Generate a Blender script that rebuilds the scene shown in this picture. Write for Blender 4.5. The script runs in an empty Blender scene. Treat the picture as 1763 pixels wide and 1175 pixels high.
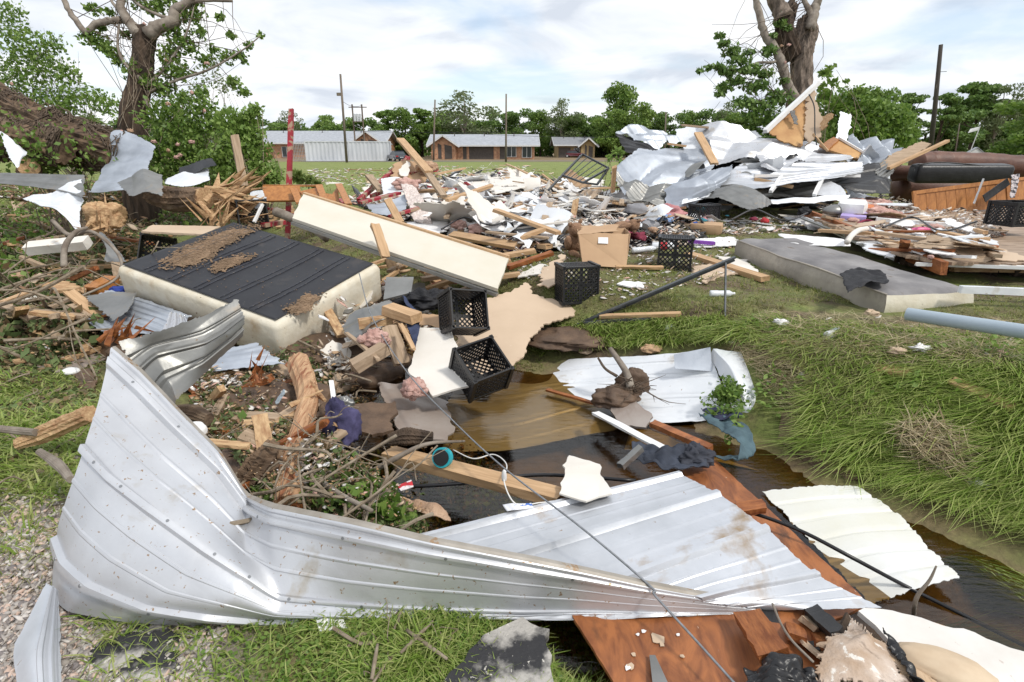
import bpy, math, random
import numpy as np
from mathutils import Vector, Matrix, Euler

SC = bpy.context.scene
COL = SC.collection
R_ = math.radians

# ------------------------------------------------------------------ camera
FPX, HOR, EYE = 979.0, 256.0, 1.2          # focal length in photo pixels, horizon row, eye height
PCX, PCY = 881.5, 587.5
PITCH = math.atan((PCY - HOR) / FPX)
cd = bpy.data.cameras.new('camera')
cam = bpy.data.objects.new('camera', cd)
COL.objects.link(cam)
cam.location = (0, 0, EYE)
cam.rotation_euler = (math.pi / 2 - PITCH, 0, 0)
cd.sensor_width = 36.0
cd.lens = 36.0 * FPX / 1763.0
cd.clip_start, cd.clip_end = 0.05, 3000
SC.camera = cam

# ------------------------------------------------------------------ sky
SUN_EL, SUN_AZ = R_(52), R_(128)           # azimuth clockwise from +Y: behind the camera on the right
w = bpy.data.worlds.new('World')
SC.world = w
w.use_nodes = True
nt = w.node_tree
nt.nodes.clear()
out = nt.nodes.new('ShaderNodeOutputWorld')
sky = nt.nodes.new('ShaderNodeTexSky')
sky.sky_type = 'NISHITA'
sky.sun_disc = False
sky.sun_elevation = SUN_EL
sky.sun_rotation = SUN_AZ
bg1 = nt.nodes.new('ShaderNodeBackground')
bg1.inputs['Strength'].default_value = 0.15
nt.links.new(sky.outputs[0], bg1.inputs['Color'])
tc = nt.nodes.new('ShaderNodeTexCoord')
sep = nt.nodes.new('ShaderNodeSeparateXYZ')
nt.links.new(tc.outputs['Generated'], sep.inputs[0])
mz = nt.nodes.new('ShaderNodeMath'); mz.operation = 'MAXIMUM'; mz.inputs[1].default_value = 0.0
nt.links.new(sep.outputs['Z'], mz.inputs[0])
az = nt.nodes.new('ShaderNodeMath'); az.operation = 'ADD'; az.inputs[1].default_value = 0.16
nt.links.new(mz.outputs[0], az.inputs[0])
comb = nt.nodes.new('ShaderNodeCombineXYZ')
for i, ax in enumerate('XY'):
    dv = nt.nodes.new('ShaderNodeMath'); dv.operation = 'DIVIDE'
    nt.links.new(sep.outputs[ax], dv.inputs[0]); nt.links.new(az.outputs[0], dv.inputs[1])
    nt.links.new(dv.outputs[0], comb.inputs[i])
def wnoise(scale, detail, dist, off):
    mp = nt.nodes.new('ShaderNodeMapping'); mp.inputs['Location'].default_value = off
    nt.links.new(comb.outputs[0], mp.inputs[0])
    n = nt.nodes.new('ShaderNodeTexNoise')
    n.inputs['Scale'].default_value = scale; n.inputs['Detail'].default_value = detail
    n.inputs['Distortion'].default_value = dist
    nt.links.new(mp.outputs[0], n.inputs['Vector'])
    return n.outputs['Fac']
def wramp(fac, stops):
    r = nt.nodes.new('ShaderNodeValToRGB')
    el = r.color_ramp.elements
    while len(el) < len(stops): el.new(0.5)
    for e, (p, c) in zip(el, stops):
        e.position = p; e.color = (*c, 1) if len(c) == 3 else c
    nt.links.new(fac, r.inputs[0])
    return r.outputs[0]
cover = wramp(wnoise(0.8, 7, 0.35, (3.1, 0.4, 0)), [(0.34, (0.35,)*3), (0.47, (1,)*3)])
tone = wramp(wnoise(1.5, 8, 0.5, (7.7, 2.2, 0)), [(0.35, (0.60, 0.65, 0.73)), (0.45, (0.76, 0.80, 0.855)), (0.58, (0.92, 0.93, 0.945))])
bg2 = nt.nodes.new('ShaderNodeBackground')
bg2.inputs['Strength'].default_value = 1.0
nt.links.new(tone, bg2.inputs['Color'])
mx = nt.nodes.new('ShaderNodeMixShader')
nt.links.new(cover, mx.inputs[0]); nt.links.new(bg1.outputs[0], mx.inputs[1]); nt.links.new(bg2.outputs[0], mx.inputs[2])
nt.links.new(mx.outputs[0], out.inputs[0])

# ------------------------------------------------------------------ sun and exposure
sd = bpy.data.lights.new('sun', 'SUN')
sd.energy = 2.1; sd.angle = R_(7); sd.color = (1.0, 0.95, 0.87)
sun = bpy.data.objects.new('sun', sd)
COL.objects.link(sun)
sdir = Vector((math.sin(SUN_AZ) * math.cos(SUN_EL), math.cos(SUN_AZ) * math.cos(SUN_EL), math.sin(SUN_EL)))
sun.rotation_euler = (-sdir).to_track_quat('-Z', 'Y').to_euler()
sun.location = (0, 0, 30)
SC.view_settings.view_transform = 'Standard'
SC.view_settings.look = 'None'
SC.view_settings.exposure = 0.27
SC.view_settings.gamma = 1.0
SC.render.engine = 'CYCLES'
SC.cycles.max_bounces = 7
SC.cycles.transparent_max_bounces = 12
SC.cycles.caustics_reflective = False
SC.cycles.caustics_refractive = False

# ------------------------------------------------------------------ helpers
def A(*p): return np.array(p, float)
def sstep(a, b, x):
    t = np.clip((x - a) / (b - a), 0, 1)
    return t * t * (3 - 2 * t)
def snoise(P, scale, seed=0, octv=3):
    """cheap smooth noise: sums of randomly directed sines, about -1..1"""
    rg = np.random.RandomState(seed)
    P = np.asarray(P, float) * scale
    o = 0; amp = 1.0; tot = 0
    for k in range(octv):
        s = 0
        for j in range(5):
            d = rg.randn(P.shape[-1]); d /= np.linalg.norm(d)
            s = s + np.sin(P @ d * (1.0 + rg.rand()) * 2 ** k * 2 + rg.rand() * 6.3)
        o = o + amp * s / 3.0; tot += amp; amp *= 0.55
    return o / tot
def ridge(P, scale, seed=0, n=3):
    """sharp creases: triangular waves in random directions, about -1..1"""
    rg = np.random.RandomState(seed)
    P = np.asarray(P, float) * scale
    o = 0
    for j in range(n):
        d = rg.randn(P.shape[-1]); d /= np.linalg.norm(d)
        ph = P @ d * (0.6 + rg.rand()) + rg.rand() * 7 + 0.13 * np.sin(P @ rg.randn(P.shape[-1]) + rg.rand() * 6)
        o = o + np.abs((ph % 1.0) * 2 - 1) * 2 - 1
    return o / n
WATER = -0.56
def gz(x, y):
    """ground height"""
    x = np.asarray(x, float); y = np.asarray(y, float)
    s = (x + 0.1) * 0.737 + (y - 4.6) * 0.676 + 0.05 * np.sin(3.1 * x + 1) + 0.04 * np.sin(2.3 * y)
    hi = 0.0 - 0.6 * sstep(22, 95, y)
    bank = WATER + (hi - WATER) * sstep(0.1, 1.25, s)
    near = -0.42 + 0.02 * np.sin(1.7 * x + y) - 0.07 * sstep(0.05, 0.5, x)
    e = -1.55 + 0.9 * sstep(0.1, 1.3, x)
    inn = WATER - 0.22
    left = sstep(-2.0, -0.9, x)                       # the ditch is filled in on the left
    bed = inn * left + (-0.42) * (1 - left)
    z = np.where(s > 0.1, bank, bed + (bank * 0 + WATER - bed) * sstep(-0.35, 0.1, s))
    # near bank
    t = sstep(e - 0.05, e - 0.45, s)
    z = np.where(s < 0.0, z * (1 - t) + near * t, z)
    # left side: a gentle slope in place of the ditch
    lf = -0.42 + 0.42 * sstep(-0.6, 1.6, s)
    lf = np.where(y > 15, hi, lf)
    z = z * left + lf * (1 - left)
    nz = 0.012 * np.sin(5 * x + 2 * y) + 0.012 * np.sin(7 * y - 3 * x + 1) + 0.02 * np.sin(1.3 * x - .9 * y) + .008 * np.sin(17 * x) * np.sin(15 * y + 2)
    return z + nz * sstep(0.2, 1.0, y) * (1 - sstep(30, 90, y))
_c, _s = math.cos(PITCH), math.sin(PITCH)
def ray(px, py):
    u = (px - PCX) / FPX; v = -(py - PCY) / FPX
    return A(u, _c + v * _s, -_s + v * _c)
def W(px, py, d):
    """world point seen at photo pixel (px,py), d metres deep along the camera axis"""
    return A(0, 0, EYE) + ray(px, py) * d
def Z(px, py, z):
    r = ray(px, py)
    return A(0, 0, EYE) + r * ((z - EYE) / r[2])
def S(px, py, h=0.0):
    """point h above the ground at photo pixel"""
    r = ray(px, py); t = 1.0; o = A(0, 0, EYE)
    if r[2] > -0.004: r = r.copy(); r[2] = -0.004
    t0, t1 = 0.3, 400.0
    ts = np.geomspace(t0, t1, 500)
    p = o + ts[:, None] * r
    below = p[:, 2] < gz(p[:, 0], p[:, 1]) + h
    if not below.any(): return p[-1]
    i = int(np.argmax(below)); a, b = ts[max(i - 1, 0)], ts[i]
    for _ in range(14):
        m = (a + b) / 2; q = o + m * r
        if q[2] < gz(q[0], q[1]) + h: b = m
        else: a = m
    return o + b * r
def SV(px, py, h=0.0):
    """vectorised S for arrays"""
    u = (px - PCX) / FPX; v = -(py - PCY) / FPX
    r = np.stack([u, _c + v * _s, -_s + v * _c], 1)
    a = np.full(len(px), 0.3); b = np.full(len(px), np.nan)
    ts = np.geomspace(0.3, 400, 260); prev = ts[0]
    done = np.zeros(len(px), bool)
    for t in ts[1:]:
        q = r * t; q[:, 2] += EYE
        hit = (~done) & (q[:, 2] < gz(q[:, 0], q[:, 1]) + h)
        a[hit] = prev; b[hit] = t; done |= hit; prev = t
    ok = done; a = a[ok]; b = b[ok]; r = r[ok]
    for _ in range(12):
        m = (a + b) / 2; q = r * m[:, None]; q[:, 2] += EYE
        lo = q[:, 2] < gz(q[:, 0], q[:, 1]) + h
        b = np.where(lo, m, b); a = np.where(lo, a, m)
    q = r * b[:, None]; q[:, 2] += EYE
    return q, b

def nrm(v):
    v = np.asarray(v, float); return v / (np.linalg.norm(v) + 1e-12)

class MB:
    def __init__(s): s.v = []; s.f = []; s.n = 0
    def add(s, V, F):
        V = np.asarray(V, float).reshape(-1, 3)
        s.v.append(V)
        for f in F: s.f.append([int(i) + s.n for i in f])
        s.n += len(V); return s
    def box(s, c, size, rot=None, taper=1.0):
        x, y, z = [k / 2 for k in size]
        V = np.array([(-x, -y, -z), (x, -y, -z), (x, y, -z), (-x, y, -z), (-x*taper, -y*taper, z), (x*taper, -y*taper, z), (x*taper, y*taper, z), (-x*taper, y*taper, z)])
        if rot is not None: V = V @ np.array(rot).T
        return s.add(V + np.array(c), [(3, 2, 1, 0), (4, 5, 6, 7), (0, 1, 5, 4), (1, 2, 6, 5), (2, 3, 7, 6), (3, 0, 4, 7)])
    def prism(s, P, vec):
        P = np.asarray(P, float); n = len(P); Q = P + np.asarray(vec)
        F = [list(range(n))[::-1], list(range(n, 2 * n))] + [(i, (i + 1) % n, n + (i + 1) % n, n + i) for i in range(n)]
        return s.add(np.vstack([P, Q]), F)
    def bar(s, a, b, w, t, up=(0, 0, 1)):
        a = np.asarray(a, float); b = np.asarray(b, float)
        d = nrm(b - a); u = nrm(np.cross(np.cross(d, up), d)) if np.linalg.norm(np.cross(d, up)) > 1e-4 else A(1, 0, 0)
        r = np.cross(d, u)
        V = [p + sx * r * w / 2 + sz * u * t / 2 for p in (a, b) for sx, sz in ((-1, -1), (1, -1), (1, 1), (-1, 1))]
        return s.add(V, [(3, 2, 1, 0), (4, 5, 6, 7), (0, 1, 5, 4), (1, 2, 6, 5), (2, 3, 7, 6), (3, 0, 4, 7)])
    def tube(s, pts, rad, seg=8, cap=True, rough=0, seed=0, ridges=0):
        pts = np.asarray(pts, float); n = len(pts)
        if np.isscalar(rad): rad = np.full(n, rad)
        rad = np.asarray(rad, float)
        T = np.gradient(pts, axis=0); T /= np.linalg.norm(T, axis=1)[:, None] + 1e-12
        u = np.cross(T[0], A(0.31, 0.17, 0.93)); u = nrm(u)
        rg = np.random.RandomState(seed)
        ph = rg.rand(seg) * 6.3
        V = []
        for i in range(n):
            u = nrm(u - T[i] * (u @ T[i])); w_ = np.cross(T[i], u)
            an = np.arange(seg) * 2 * math.pi / seg
            k = np.ones(seg)
            if rough: k = k + rough * rg.randn(seg)
            if ridges: k = k + ridges * np.sin(ph + i * 0.05 + 0.5 * np.sin(i * .9 + ph * 2))
            V.append(pts[i] + (np.cos(an) * k)[:, None] * u * rad[i] + (np.sin(an) * k)[:, None] * w_ * rad[i])
        V = np.vstack(V)
        F = [(i * seg + j, i * seg + (j + 1) % seg, (i + 1) * seg + (j + 1) % seg, (i + 1) * seg + j) for i in range(n - 1) for j in range(seg)]
        if cap: F += [list(range(seg))[::-1], [(n - 1) * seg + j for j in range(seg)]]
        return s.add(V, F)
    def grid(s, P, thick=0.0, N=None):
        P = np.asarray(P, float); nu, nv = P.shape[:2]
        def idx(i, j): return i * nv + j
        F = [(idx(i, j), idx(i + 1, j), idx(i + 1, j + 1), idx(i, j + 1)) for i in range(nu - 1) for j in range(nv - 1)]
        if thick == 0: return s.add(P, F)
        if N is None: N = gnorm(P)
        k = nu * nv
        B = [(d + k, c + k, b + k, a + k) for a, b, c, d in F]
        ring = [idx(i, 0) for i in range(nu)] + [idx(nu - 1, j) for j in range(1, nv)] + [idx(i, nv - 1) for i in range(nu - 2, -1, -1)] + [idx(0, j) for j in range(nv - 2, 0, -1)]
        E = [(ring[i + 1 - len(ring)], ring[i], ring[i] + k, ring[i + 1 - len(ring)] + k) for i in range(len(ring))]
        return s.add(np.vstack([P.reshape(-1, 3), (P - N * thick).reshape(-1, 3)]), F + B + E)
    def ball(s, c, r, nu=10, nv=14, fn=None):
        th = np.linspace(0.12, math.pi - 0.12, nu); ph = np.arange(nv) * 2 * math.pi / nv
        D = np.stack([np.sin(th)[:, None] * np.cos(ph), np.sin(th)[:, None] * np.sin(ph), np.cos(th)[:, None] + 0 * ph], 2).reshape(-1, 3)
        k = np.ones(len(D)) if fn is None else fn(D)
        V = D * np.asarray(r) * k[:, None] + np.asarray(c)
        F = [(i * nv + j, (i + 1) * nv + j, (i + 1) * nv + (j + 1) % nv, i * nv + (j + 1) % nv) for i in range(nu - 1) for j in range(nv)]
        F += [list(range(nv)), [(nu - 1) * nv + j for j in range(nv)][::-1]]
        return s.add(V, F)
    def build(s, name, mat, parent=None, smooth=False, world=None, base=True):
        V = np.vstack(s.v)
        off = np.zeros(3)
        if parent is None and world is None and base:
            off = A((V[:, 0].min() + V[:, 0].max()) / 2, (V[:, 1].min() + V[:, 1].max()) / 2, V[:, 2].min())
        me = bpy.data.meshes.new(name)
        me.from_pydata((V - off).tolist(), [], s.f)
        if mat is not None: me.materials.append(mat)
        if smooth: me.polygons.foreach_set('use_smooth', [True] * len(me.polygons))
        me.update()
        o = bpy.data.objects.new(name, me)
        COL.objects.link(o)
        if world is not None: o.matrix_world = world
        else: o.location = off
        if parent is not None: o.parent = parent
        return o
def gnorm(P):
    du = np.gradient(P, axis=0); dv = np.gradient(P, axis=1)
    N = np.cross(du, dv); return N / (np.linalg.norm(N, axis=2, keepdims=True) + 1e-12)
def npmesh(name, V, F, mat, smooth=False, col=None):
    V = np.asarray(V, np.float32); F = np.asarray(F, np.int32); k = F.shape[1]
    off = A((V[:, 0].min() + V[:, 0].max()) / 2, (V[:, 1].min() + V[:, 1].max()) / 2, V[:, 2].min()).astype(np.float32)
    me = bpy.data.meshes.new(name)
    me.vertices.add(len(V)); me.vertices.foreach_set('co', (V - off).ravel())
    me.loops.add(F.size); me.loops.foreach_set('vertex_index', F.ravel())
    me.polygons.add(len(F)); me.polygons.foreach_set('loop_start', np.arange(len(F), dtype=np.int32) * k)
    me.update(calc_edges=True)
    if smooth: me.polygons.foreach_set('use_smooth', np.ones(len(F), bool))
    me.materials.append(mat)
    o = bpy.data.objects.new(name, me); COL.objects.link(o); o.location = off.tolist()
    return o
def T(o, label=None, cat=None, group=None, kind=None):
    if label: o['label'] = label
    if cat: o['category'] = cat
    if group: o['group'] = group
    if kind: o['kind'] = kind
    return o
def empty(name, loc, rot=(0, 0, 0)):
    o = bpy.data.objects.new(name, None); COL.objects.link(o)
    o.location = tuple(float(k) for k in loc); o.rotation_euler = rot; o.empty_display_size = 0.2
    return o
def copytree(o, parent=None):
    c = o.copy(); COL.objects.link(c); c.parent = parent
    for ch in list(o.children): copytree(ch, c)
    return c

# ------------------------------------------------------------------ materials
def mat(name, c1, c2=None, scale=4, rough=0.7, metal=0.0, bump=0.0, bscale=30, spots=None, stretch=(1, 1, 1),
        island=None, detail=6, trans=0.0, spec=0.4, patch=None, coat=0.0, dist=0.0, rvar=0.0, spots2=None, ramp=(0.35, 0.65)):
    m = bpy.data.materials.new(name); m.use_nodes = True
    n = m.node_tree.nodes; l = m.node_tree.links
    b = n['Principled BSDF']
    b.inputs['Roughness'].default_value = rough; b.inputs['Metallic'].default_value = metal
    b.inputs['Specular IOR Level'].default_value = spec
    b.inputs['Coat Weight'].default_value = coat
    tcn = n.new('ShaderNodeTexCoord'); mp = n.new('ShaderNodeMapping')
    mp.inputs['Scale'].default_value = stretch
    l.new(tcn.outputs['Object'], mp.inputs[0])
    def noise(sc, det=detail, d=0.0, rg=0.6):
        x = n.new('ShaderNodeTexNoise'); x.inputs['Scale'].default_value = sc; x.inputs['Detail'].default_value = det
        x.inputs['Roughness'].default_value = rg; x.inputs['Distortion'].default_value = d
        l.new(mp.outputs[0], x.inputs['Vector']); return x.outputs['Fac']
    def ramp_(f, stops, ip='LINEAR'):
        r = n.new('ShaderNodeValToRGB'); r.color_ramp.interpolation = ip
        el = r.color_ramp.elements
        while len(el) < len(stops): el.new(0.5)
        for e, (p, c) in zip(el, stops): e.position = p; e.color = (*c, 1)
        l.new(f, r.inputs[0]); return r.outputs[0]
    def mixc(f, a, bb, mode='MIX'):
        x = n.new('ShaderNodeMix'); x.data_type = 'RGBA'; x.blend_type = mode
        if isinstance(f, float): x.inputs[0].default_value = f
        else: l.new(f, x.inputs[0])
        for k, v in ((6, a), (7, bb)):
            if isinstance(v, tuple): x.inputs[k].default_value = (*v, 1)
            else: l.new(v, x.inputs[k])
        return x.outputs[2]
    if c2 is None: c2 = tuple(k * 0.82 for k in c1)
    colr = ramp_(noise(scale, d=dist), [(ramp[0], c2), (ramp[1], c1)])
    if island:
        g = n.new('ShaderNodeNewGeometry')
        st = [((i + 0.0) / len(island), c) for i, c in enumerate(island)]
        ic = ramp_(g.outputs['Random Per Island'], st, 'CONSTANT' if len(island) > 3 else 'LINEAR')
        colr = mixc(0.25, ic, colr)
    if patch:
        g2 = n.new('ShaderNodeNewGeometry'); pn = n.new('ShaderNodeTexNoise'); pn.inputs['Scale'].default_value = patch[0]; pn.inputs['Detail'].default_value = 5; l.new(g2.outputs['Position'], pn.inputs['Vector'])
        colr = mixc(ramp_(pn.outputs['Fac'], [(patch[1], (0, 0, 0)), (patch[1] + .14, (1, 1, 1))]), colr, patch[2])
    for sp in (spots, spots2):
        if sp:
            sc_, th, cc = sp[:3]; soft = sp[3] if len(sp) > 3 else 0.04
            f = ramp_(noise(sc_, 8, 0.3), [(th, (0, 0, 0)), (th + soft, (1, 1, 1))])
            colr = mixc(f, colr, cc)
    l.new(colr, b.inputs['Base Color'])
    if rvar:
        mr = n.new('ShaderNodeMapRange'); l.new(noise(scale * 2.3), mr.inputs[0])
        mr.inputs[3].default_value = max(0.03, rough - rvar); mr.inputs[4].default_value = min(1, rough + rvar)
        l.new(mr.outputs[0], b.inputs['Roughness'])
    if bump:
        bp = n.new('ShaderNodeBump'); bp.inputs['Strength'].default_value = bump; bp.inputs['Distance'].default_value = 0.02
        l.new(noise(bscale, 8), bp.inputs['Height']); l.new(bp.outputs[0], b.inputs['Normal'])
    if trans:
        tr = n.new('ShaderNodeBsdfTranslucent'); l.new(colr, tr.inputs[0])
        ms = n.new('ShaderNodeMixShader'); ms.inputs[0].default_value = trans
        l.new(b.outputs[0], ms.inputs[1]); l.new(tr.outputs[0], ms.inputs[2])
        l.new(ms.outputs[0], n['Material Output'].inputs[0])
    return m
BROWN = (0.22, 0.12, 0.055)
M = {}
M['metal'] = mat('galvanised_sheet', (0.64, 0.655, 0.685), (0.53, 0.54, 0.565), scale=3, rough=0.44, metal=0.62, bump=0.05, bscale=35, spots=(5, 0.60, (0.46, 0.42, 0.36), .14), spots2=(48, 0.635, (0.33, 0.22, 0.13)), rvar=0.12)
M['metal_dirty'] = mat('dirty_galvanised_sheet', (0.64, 0.66, 0.70), (0.50, 0.52, 0.55), scale=3, rough=0.42, metal=0.6, bump=0.05, bscale=60, spots=(3.0, 0.60, (0.40, 0.30, 0.20), 0.12), spots2=(26, 0.68, (0.30, 0.20, 0.12)), rvar=0.1)
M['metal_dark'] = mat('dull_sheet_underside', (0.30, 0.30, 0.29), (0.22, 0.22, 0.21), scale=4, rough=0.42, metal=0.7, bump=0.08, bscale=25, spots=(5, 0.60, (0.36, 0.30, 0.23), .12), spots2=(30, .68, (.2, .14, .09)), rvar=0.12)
M['metal_blue'] = mat('blue_grey_roofing', (0.48, 0.52, 0.58), (0.33, 0.36, 0.41), scale=2.5, rough=0.48, metal=0.45, bump=0.06, bscale=30, spots=(6, 0.66, (0.36, 0.31, 0.26), 0.1), rvar=0.12)
M['metal_white'] = mat('white_painted_sheet', (0.78, 0.80, 0.83), (0.66, 0.69, 0.73), scale=3, rough=0.4, metal=0.15, bump=0.04, bscale=40, spots=(6, 0.62, (0.52, 0.47, 0.40), 0.14), spots2=(34, .68, (.32, .25, .18)))
M['yellowed'] = mat('yellowed_panel', (0.66, 0.55, 0.22), (0.48, 0.37, 0.12), scale=2.5, rough=0.5, spots=(5, 0.6, (0.28, 0.18, 0.07), 0.15))
M['white_yellow'] = mat('white_panel_yellow_stain', (0.72, 0.73, 0.72), (0.66, 0.65, 0.56), scale=1.6, rough=0.42, spec=0.5, bump=0.05, spots=(2.4, .60, (.56, .52, .30), .2), spots2=(40, .7, (.3, .25, .18)))
M['drywall_tan'] = mat('tan_wallboard', (0.56, 0.43, 0.31), (0.50, 0.38, 0.27), scale=2, rough=0.75, bump=0.05, bscale=50, spots=(7, 0.68, (0.36, 0.25, 0.17), 0.08), spots2=(45, 0.70, (0.75, 0.68, 0.6)))
M['drywall_white'] = mat('white_wallboard', (0.74, 0.71, 0.66), (0.66, 0.62, 0.56), scale=2, rough=0.8, bump=0.05, bscale=50, spots=(5, 0.66, (0.50, 0.38, 0.28), 0.1), spots2=(40, 0.7, (0.35, 0.27, 0.2)))
M['drywall_edge'] = mat('torn_paper_edge', (0.80, 0.74, 0.68), (0.62, 0.48, 0.38), scale=14, rough=0.9, bump=0.3, bscale=60)
M['wet_board'] = mat('wet_grey_board', (0.33, 0.29, 0.26), (0.25, 0.2, 0.17), scale=3, rough=0.12, spec=0.5, spots=(12, 0.66, BROWN, 0.08))
M['door_cream'] = mat('cream_door_skin', (0.60, 0.56, 0.465), (0.65, 0.615, 0.535), scale=2.5, rough=0.55, spots=(6, 0.70, (0.62, 0.5, 0.34), 0.08), bump=0.02)
M['white'] = mat('white_plastic', (0.80, 0.80, 0.80), (0.74, 0.74, 0.73), scale=6, rough=0.4)
M['paper'] = mat('paper', (0.84, 0.84, 0.86), (0.72, 0.71, 0.70), scale=5, rough=0.85, spots=(14, 0.68, (0.5, 0.42, 0.34), 0.08))
M['pine'] = mat('sawn_pine', (0.56, 0.37, 0.21), (0.40, 0.25, 0.13), scale=3, rough=0.65, spots=(7, .64, (.28, .19, .12), .1), stretch=(1.2, 16, 16), bump=0.15, bscale=14, dist=0.4)
M['pine_old'] = mat('weathered_lumber', (0.44, 0.33, 0.23), (0.28, 0.20, 0.13), scale=3, rough=0.8, stretch=(1.2, 16, 16), bump=0.2, bscale=14, dist=0.4)
M['splinter'] = mat('splintered_wood', (0.58, 0.40, 0.22), (0.33, 0.18, 0.09), scale=5, rough=0.75, stretch=(2, 9, 9), bump=0.4, bscale=18)
M['splinter_x'] = mat('debarked_wood', (0.58, 0.38, 0.22), (0.36, 0.19, 0.10), scale=4, rough=0.75, stretch=(14, 1.6, 1.6), bump=0.5, bscale=9, spots=(3.2, .54, (.26, .10, .045), .08), spots2=(7, .60, (.33, .14, .06), .1))
M['redwood'] = mat('red_splinter_wood', (0.36, 0.13, 0.04), (0.17, 0.05, 0.015), scale=5, rough=0.6, stretch=(2, 10, 10), bump=0.3, bscale=14)
M['ply'] = mat('red_brown_plywood', (0.36, 0.13, 0.042), (0.15, 0.048, 0.018), scale=3.6, rough=0.5, spec=0.5, stretch=(2.6, 1.0, 1), bump=0.08, bscale=30, dist=1.6, spots=(26, 0.69, (0.50, 0.40, 0.32)), spots2=(2.5, .62, (.09, .04, .02), .1), ramp=(0.34, 0.6))
M['cabinet'] = mat('varnished_wood', (0.46, 0.20, 0.06), (0.30, 0.12, 0.035), scale=3, rough=0.4, stretch=(8, 8, 1.2), bump=0.05, bscale=12, spots=(9, 0.72, (0.5, 0.4, 0.3)))
M['red_paint'] = mat('worn_red_paint', (0.34, 0.025, 0.04), (0.26, 0.02, 0.03), scale=5, rough=0.6, spots=(7, 0.52, (0.36, 0.25, 0.17), 0.05), stretch=(1, 1, 0.3), bump=0.1)
M['bark'] = mat('bark', (0.095, 0.065, 0.045), (0.025, 0.018, 0.013), scale=9, rough=0.95, bump=1.0, bscale=14, stretch=(1, 1, 0.25))
M['bark_x'] = mat('bark_of_fallen_trunk', (0.21, 0.14, 0.09), (0.05, 0.032, 0.02), scale=9, rough=0.95, bump=1.0, bscale=12, stretch=(0.3, 1, 1), spots=(3, 0.6, (0.30, 0.24, 0.16), 0.15))
M['bark_grey'] = mat('grey_ridged_bark', (0.26, 0.205, 0.165), (0.055, 0.043, 0.033), scale=9, rough=0.95, bump=1.0, bscale=13, stretch=(1, 1, 0.22), spots=(3.2, 0.64, (0.42, 0.20, 0.09), 0.1))
M['limb'] = mat('smooth_limb_bark', (0.31, 0.27, 0.225), (0.15, 0.12, 0.095), scale=6, rough=0.9, bump=0.3, bscale=25)
M['twig'] = mat('twig_bark', (0.30, 0.25, 0.19), (0.16, 0.12, 0.08), scale=20, rough=0.9, bump=0.3, bscale=60)
M['twig_dark'] = mat('dark_twig_bark', (0.15, 0.11, 0.08), (0.07, 0.05, 0.035), scale=20, rough=0.9, bump=0.3, bscale=60)
M['leaf'] = mat('leaves', (0.075, 0.145, 0.03), scale=2, rough=0.5, island=[(0.10, 0.18, 0.03), (0.16, 0.27, 0.05), (0.25, 0.36, 0.08)], trans=0.35)
M['leaf_dark'] = mat('dark_leaves', (0.045, 0.10, 0.025), scale=0.4, rough=0.5, island=[(0.095, 0.175, 0.04), (0.155, 0.26, 0.06), (0.22, 0.33, 0.085)], trans=0.3)
M['leaf_light'] = mat('light_leaves', (0.12, 0.20, 0.05), scale=0.4, rough=0.5, island=[(0.13, 0.22, 0.04), (0.20, 0.32, 0.06), (0.29, 0.41, 0.10)], trans=0.35)
M['leaf_pale'] = mat('pale_spring_leaves', (0.17, 0.22, 0.09), scale=0.4, rough=0.6, island=[(0.11, 0.15, 0.06), (0.17, 0.21, 0.09), (0.20, 0.24, 0.12)], trans=0.35)
M['grass'] = mat('field_grass', (0.14, 0.17, 0.04), scale=1.3, rough=0.6, island=[(0.14, 0.20, 0.035), (0.23, 0.27, 0.07), (0.36, 0.34, 0.14)], trans=0.35, patch=(1.7, 0.54, (0.27, 0.23, 0.12)))
M['grass_tall'] = mat('ditch_grass', (0.11, 0.20, 0.04), scale=1.6, rough=0.5, island=[(0.20, 0.31, 0.045), (0.34, 0.48, 0.09), (0.56, 0.60, 0.22)], trans=0.45, patch=(2.1, 0.60, (0.34, 0.32, 0.14)))
M['grass_far'] = mat('lawn_blades', (0.12, 0.17, 0.035), scale=0.5, rough=0.7, island=[(0.09, 0.14, 0.03), (0.13, 0.19, 0.04), (0.18, 0.23, 0.06)], trans=0.3)
M['straw'] = mat('dry_straw', (0.36, 0.29, 0.17), scale=3, rough=0.8, island=[(0.22, 0.16, 0.09), (0.36, 0.29, 0.17), (0.48, 0.41, 0.27)])
M['litter'] = mat('leaf_litter', (0.2, 0.2, 0.1), scale=3, rough=0.7, island=[(0.10, 0.17, 0.05), (0.20, 0.12, 0.06), (0.13, 0.20, 0.06), (0.30, 0.22, 0.13), (0.08, 0.13, 0.035), (0.16, 0.22, 0.08), (0.10, 0.065, 0.04)], trans=0.15)
M['crumbs'] = mat('debris_crumbs', (0.5, 0.4, 0.3), scale=3, rough=0.8, island=[(0.74, 0.72, 0.68), (0.78, 0.77, 0.75), (0.52, 0.38, 0.26), (0.8, 0.78, 0.76), (0.80, 0.79, 0.78), (0.44, 0.28, 0.15), (0.58, 0.34, 0.28), (0.30, 0.28, 0.26), (0.78, 0.76, 0.72), (0.07, 0.07, 0.08), (0.66, 0.56, 0.45), (0.80, 0.80, 0.81), (0.42, 0.42, 0.44), (0.18, 0.11, 0.07)])
M['gravel'] = mat('road_gravel', (0.5, 0.4, 0.35), scale=30, rough=0.85, island=[(0.56, 0.41, 0.33), (0.26, 0.25, 0.23), (0.60, 0.46, 0.38), (0.46, 0.44, 0.41), (0.12, 0.12, 0.13), (0.36, 0.35, 0.33), (0.40, 0.37, 0.32), (0.64, 0.62, 0.59), (0.20, 0.19, 0.18)])
M['pink'] = mat('pink_insulation', (0.70, 0.47, 0.41), (0.46, 0.27, 0.23), scale=9, rough=1.0, bump=1.0, bscale=50, detail=10)
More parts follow.
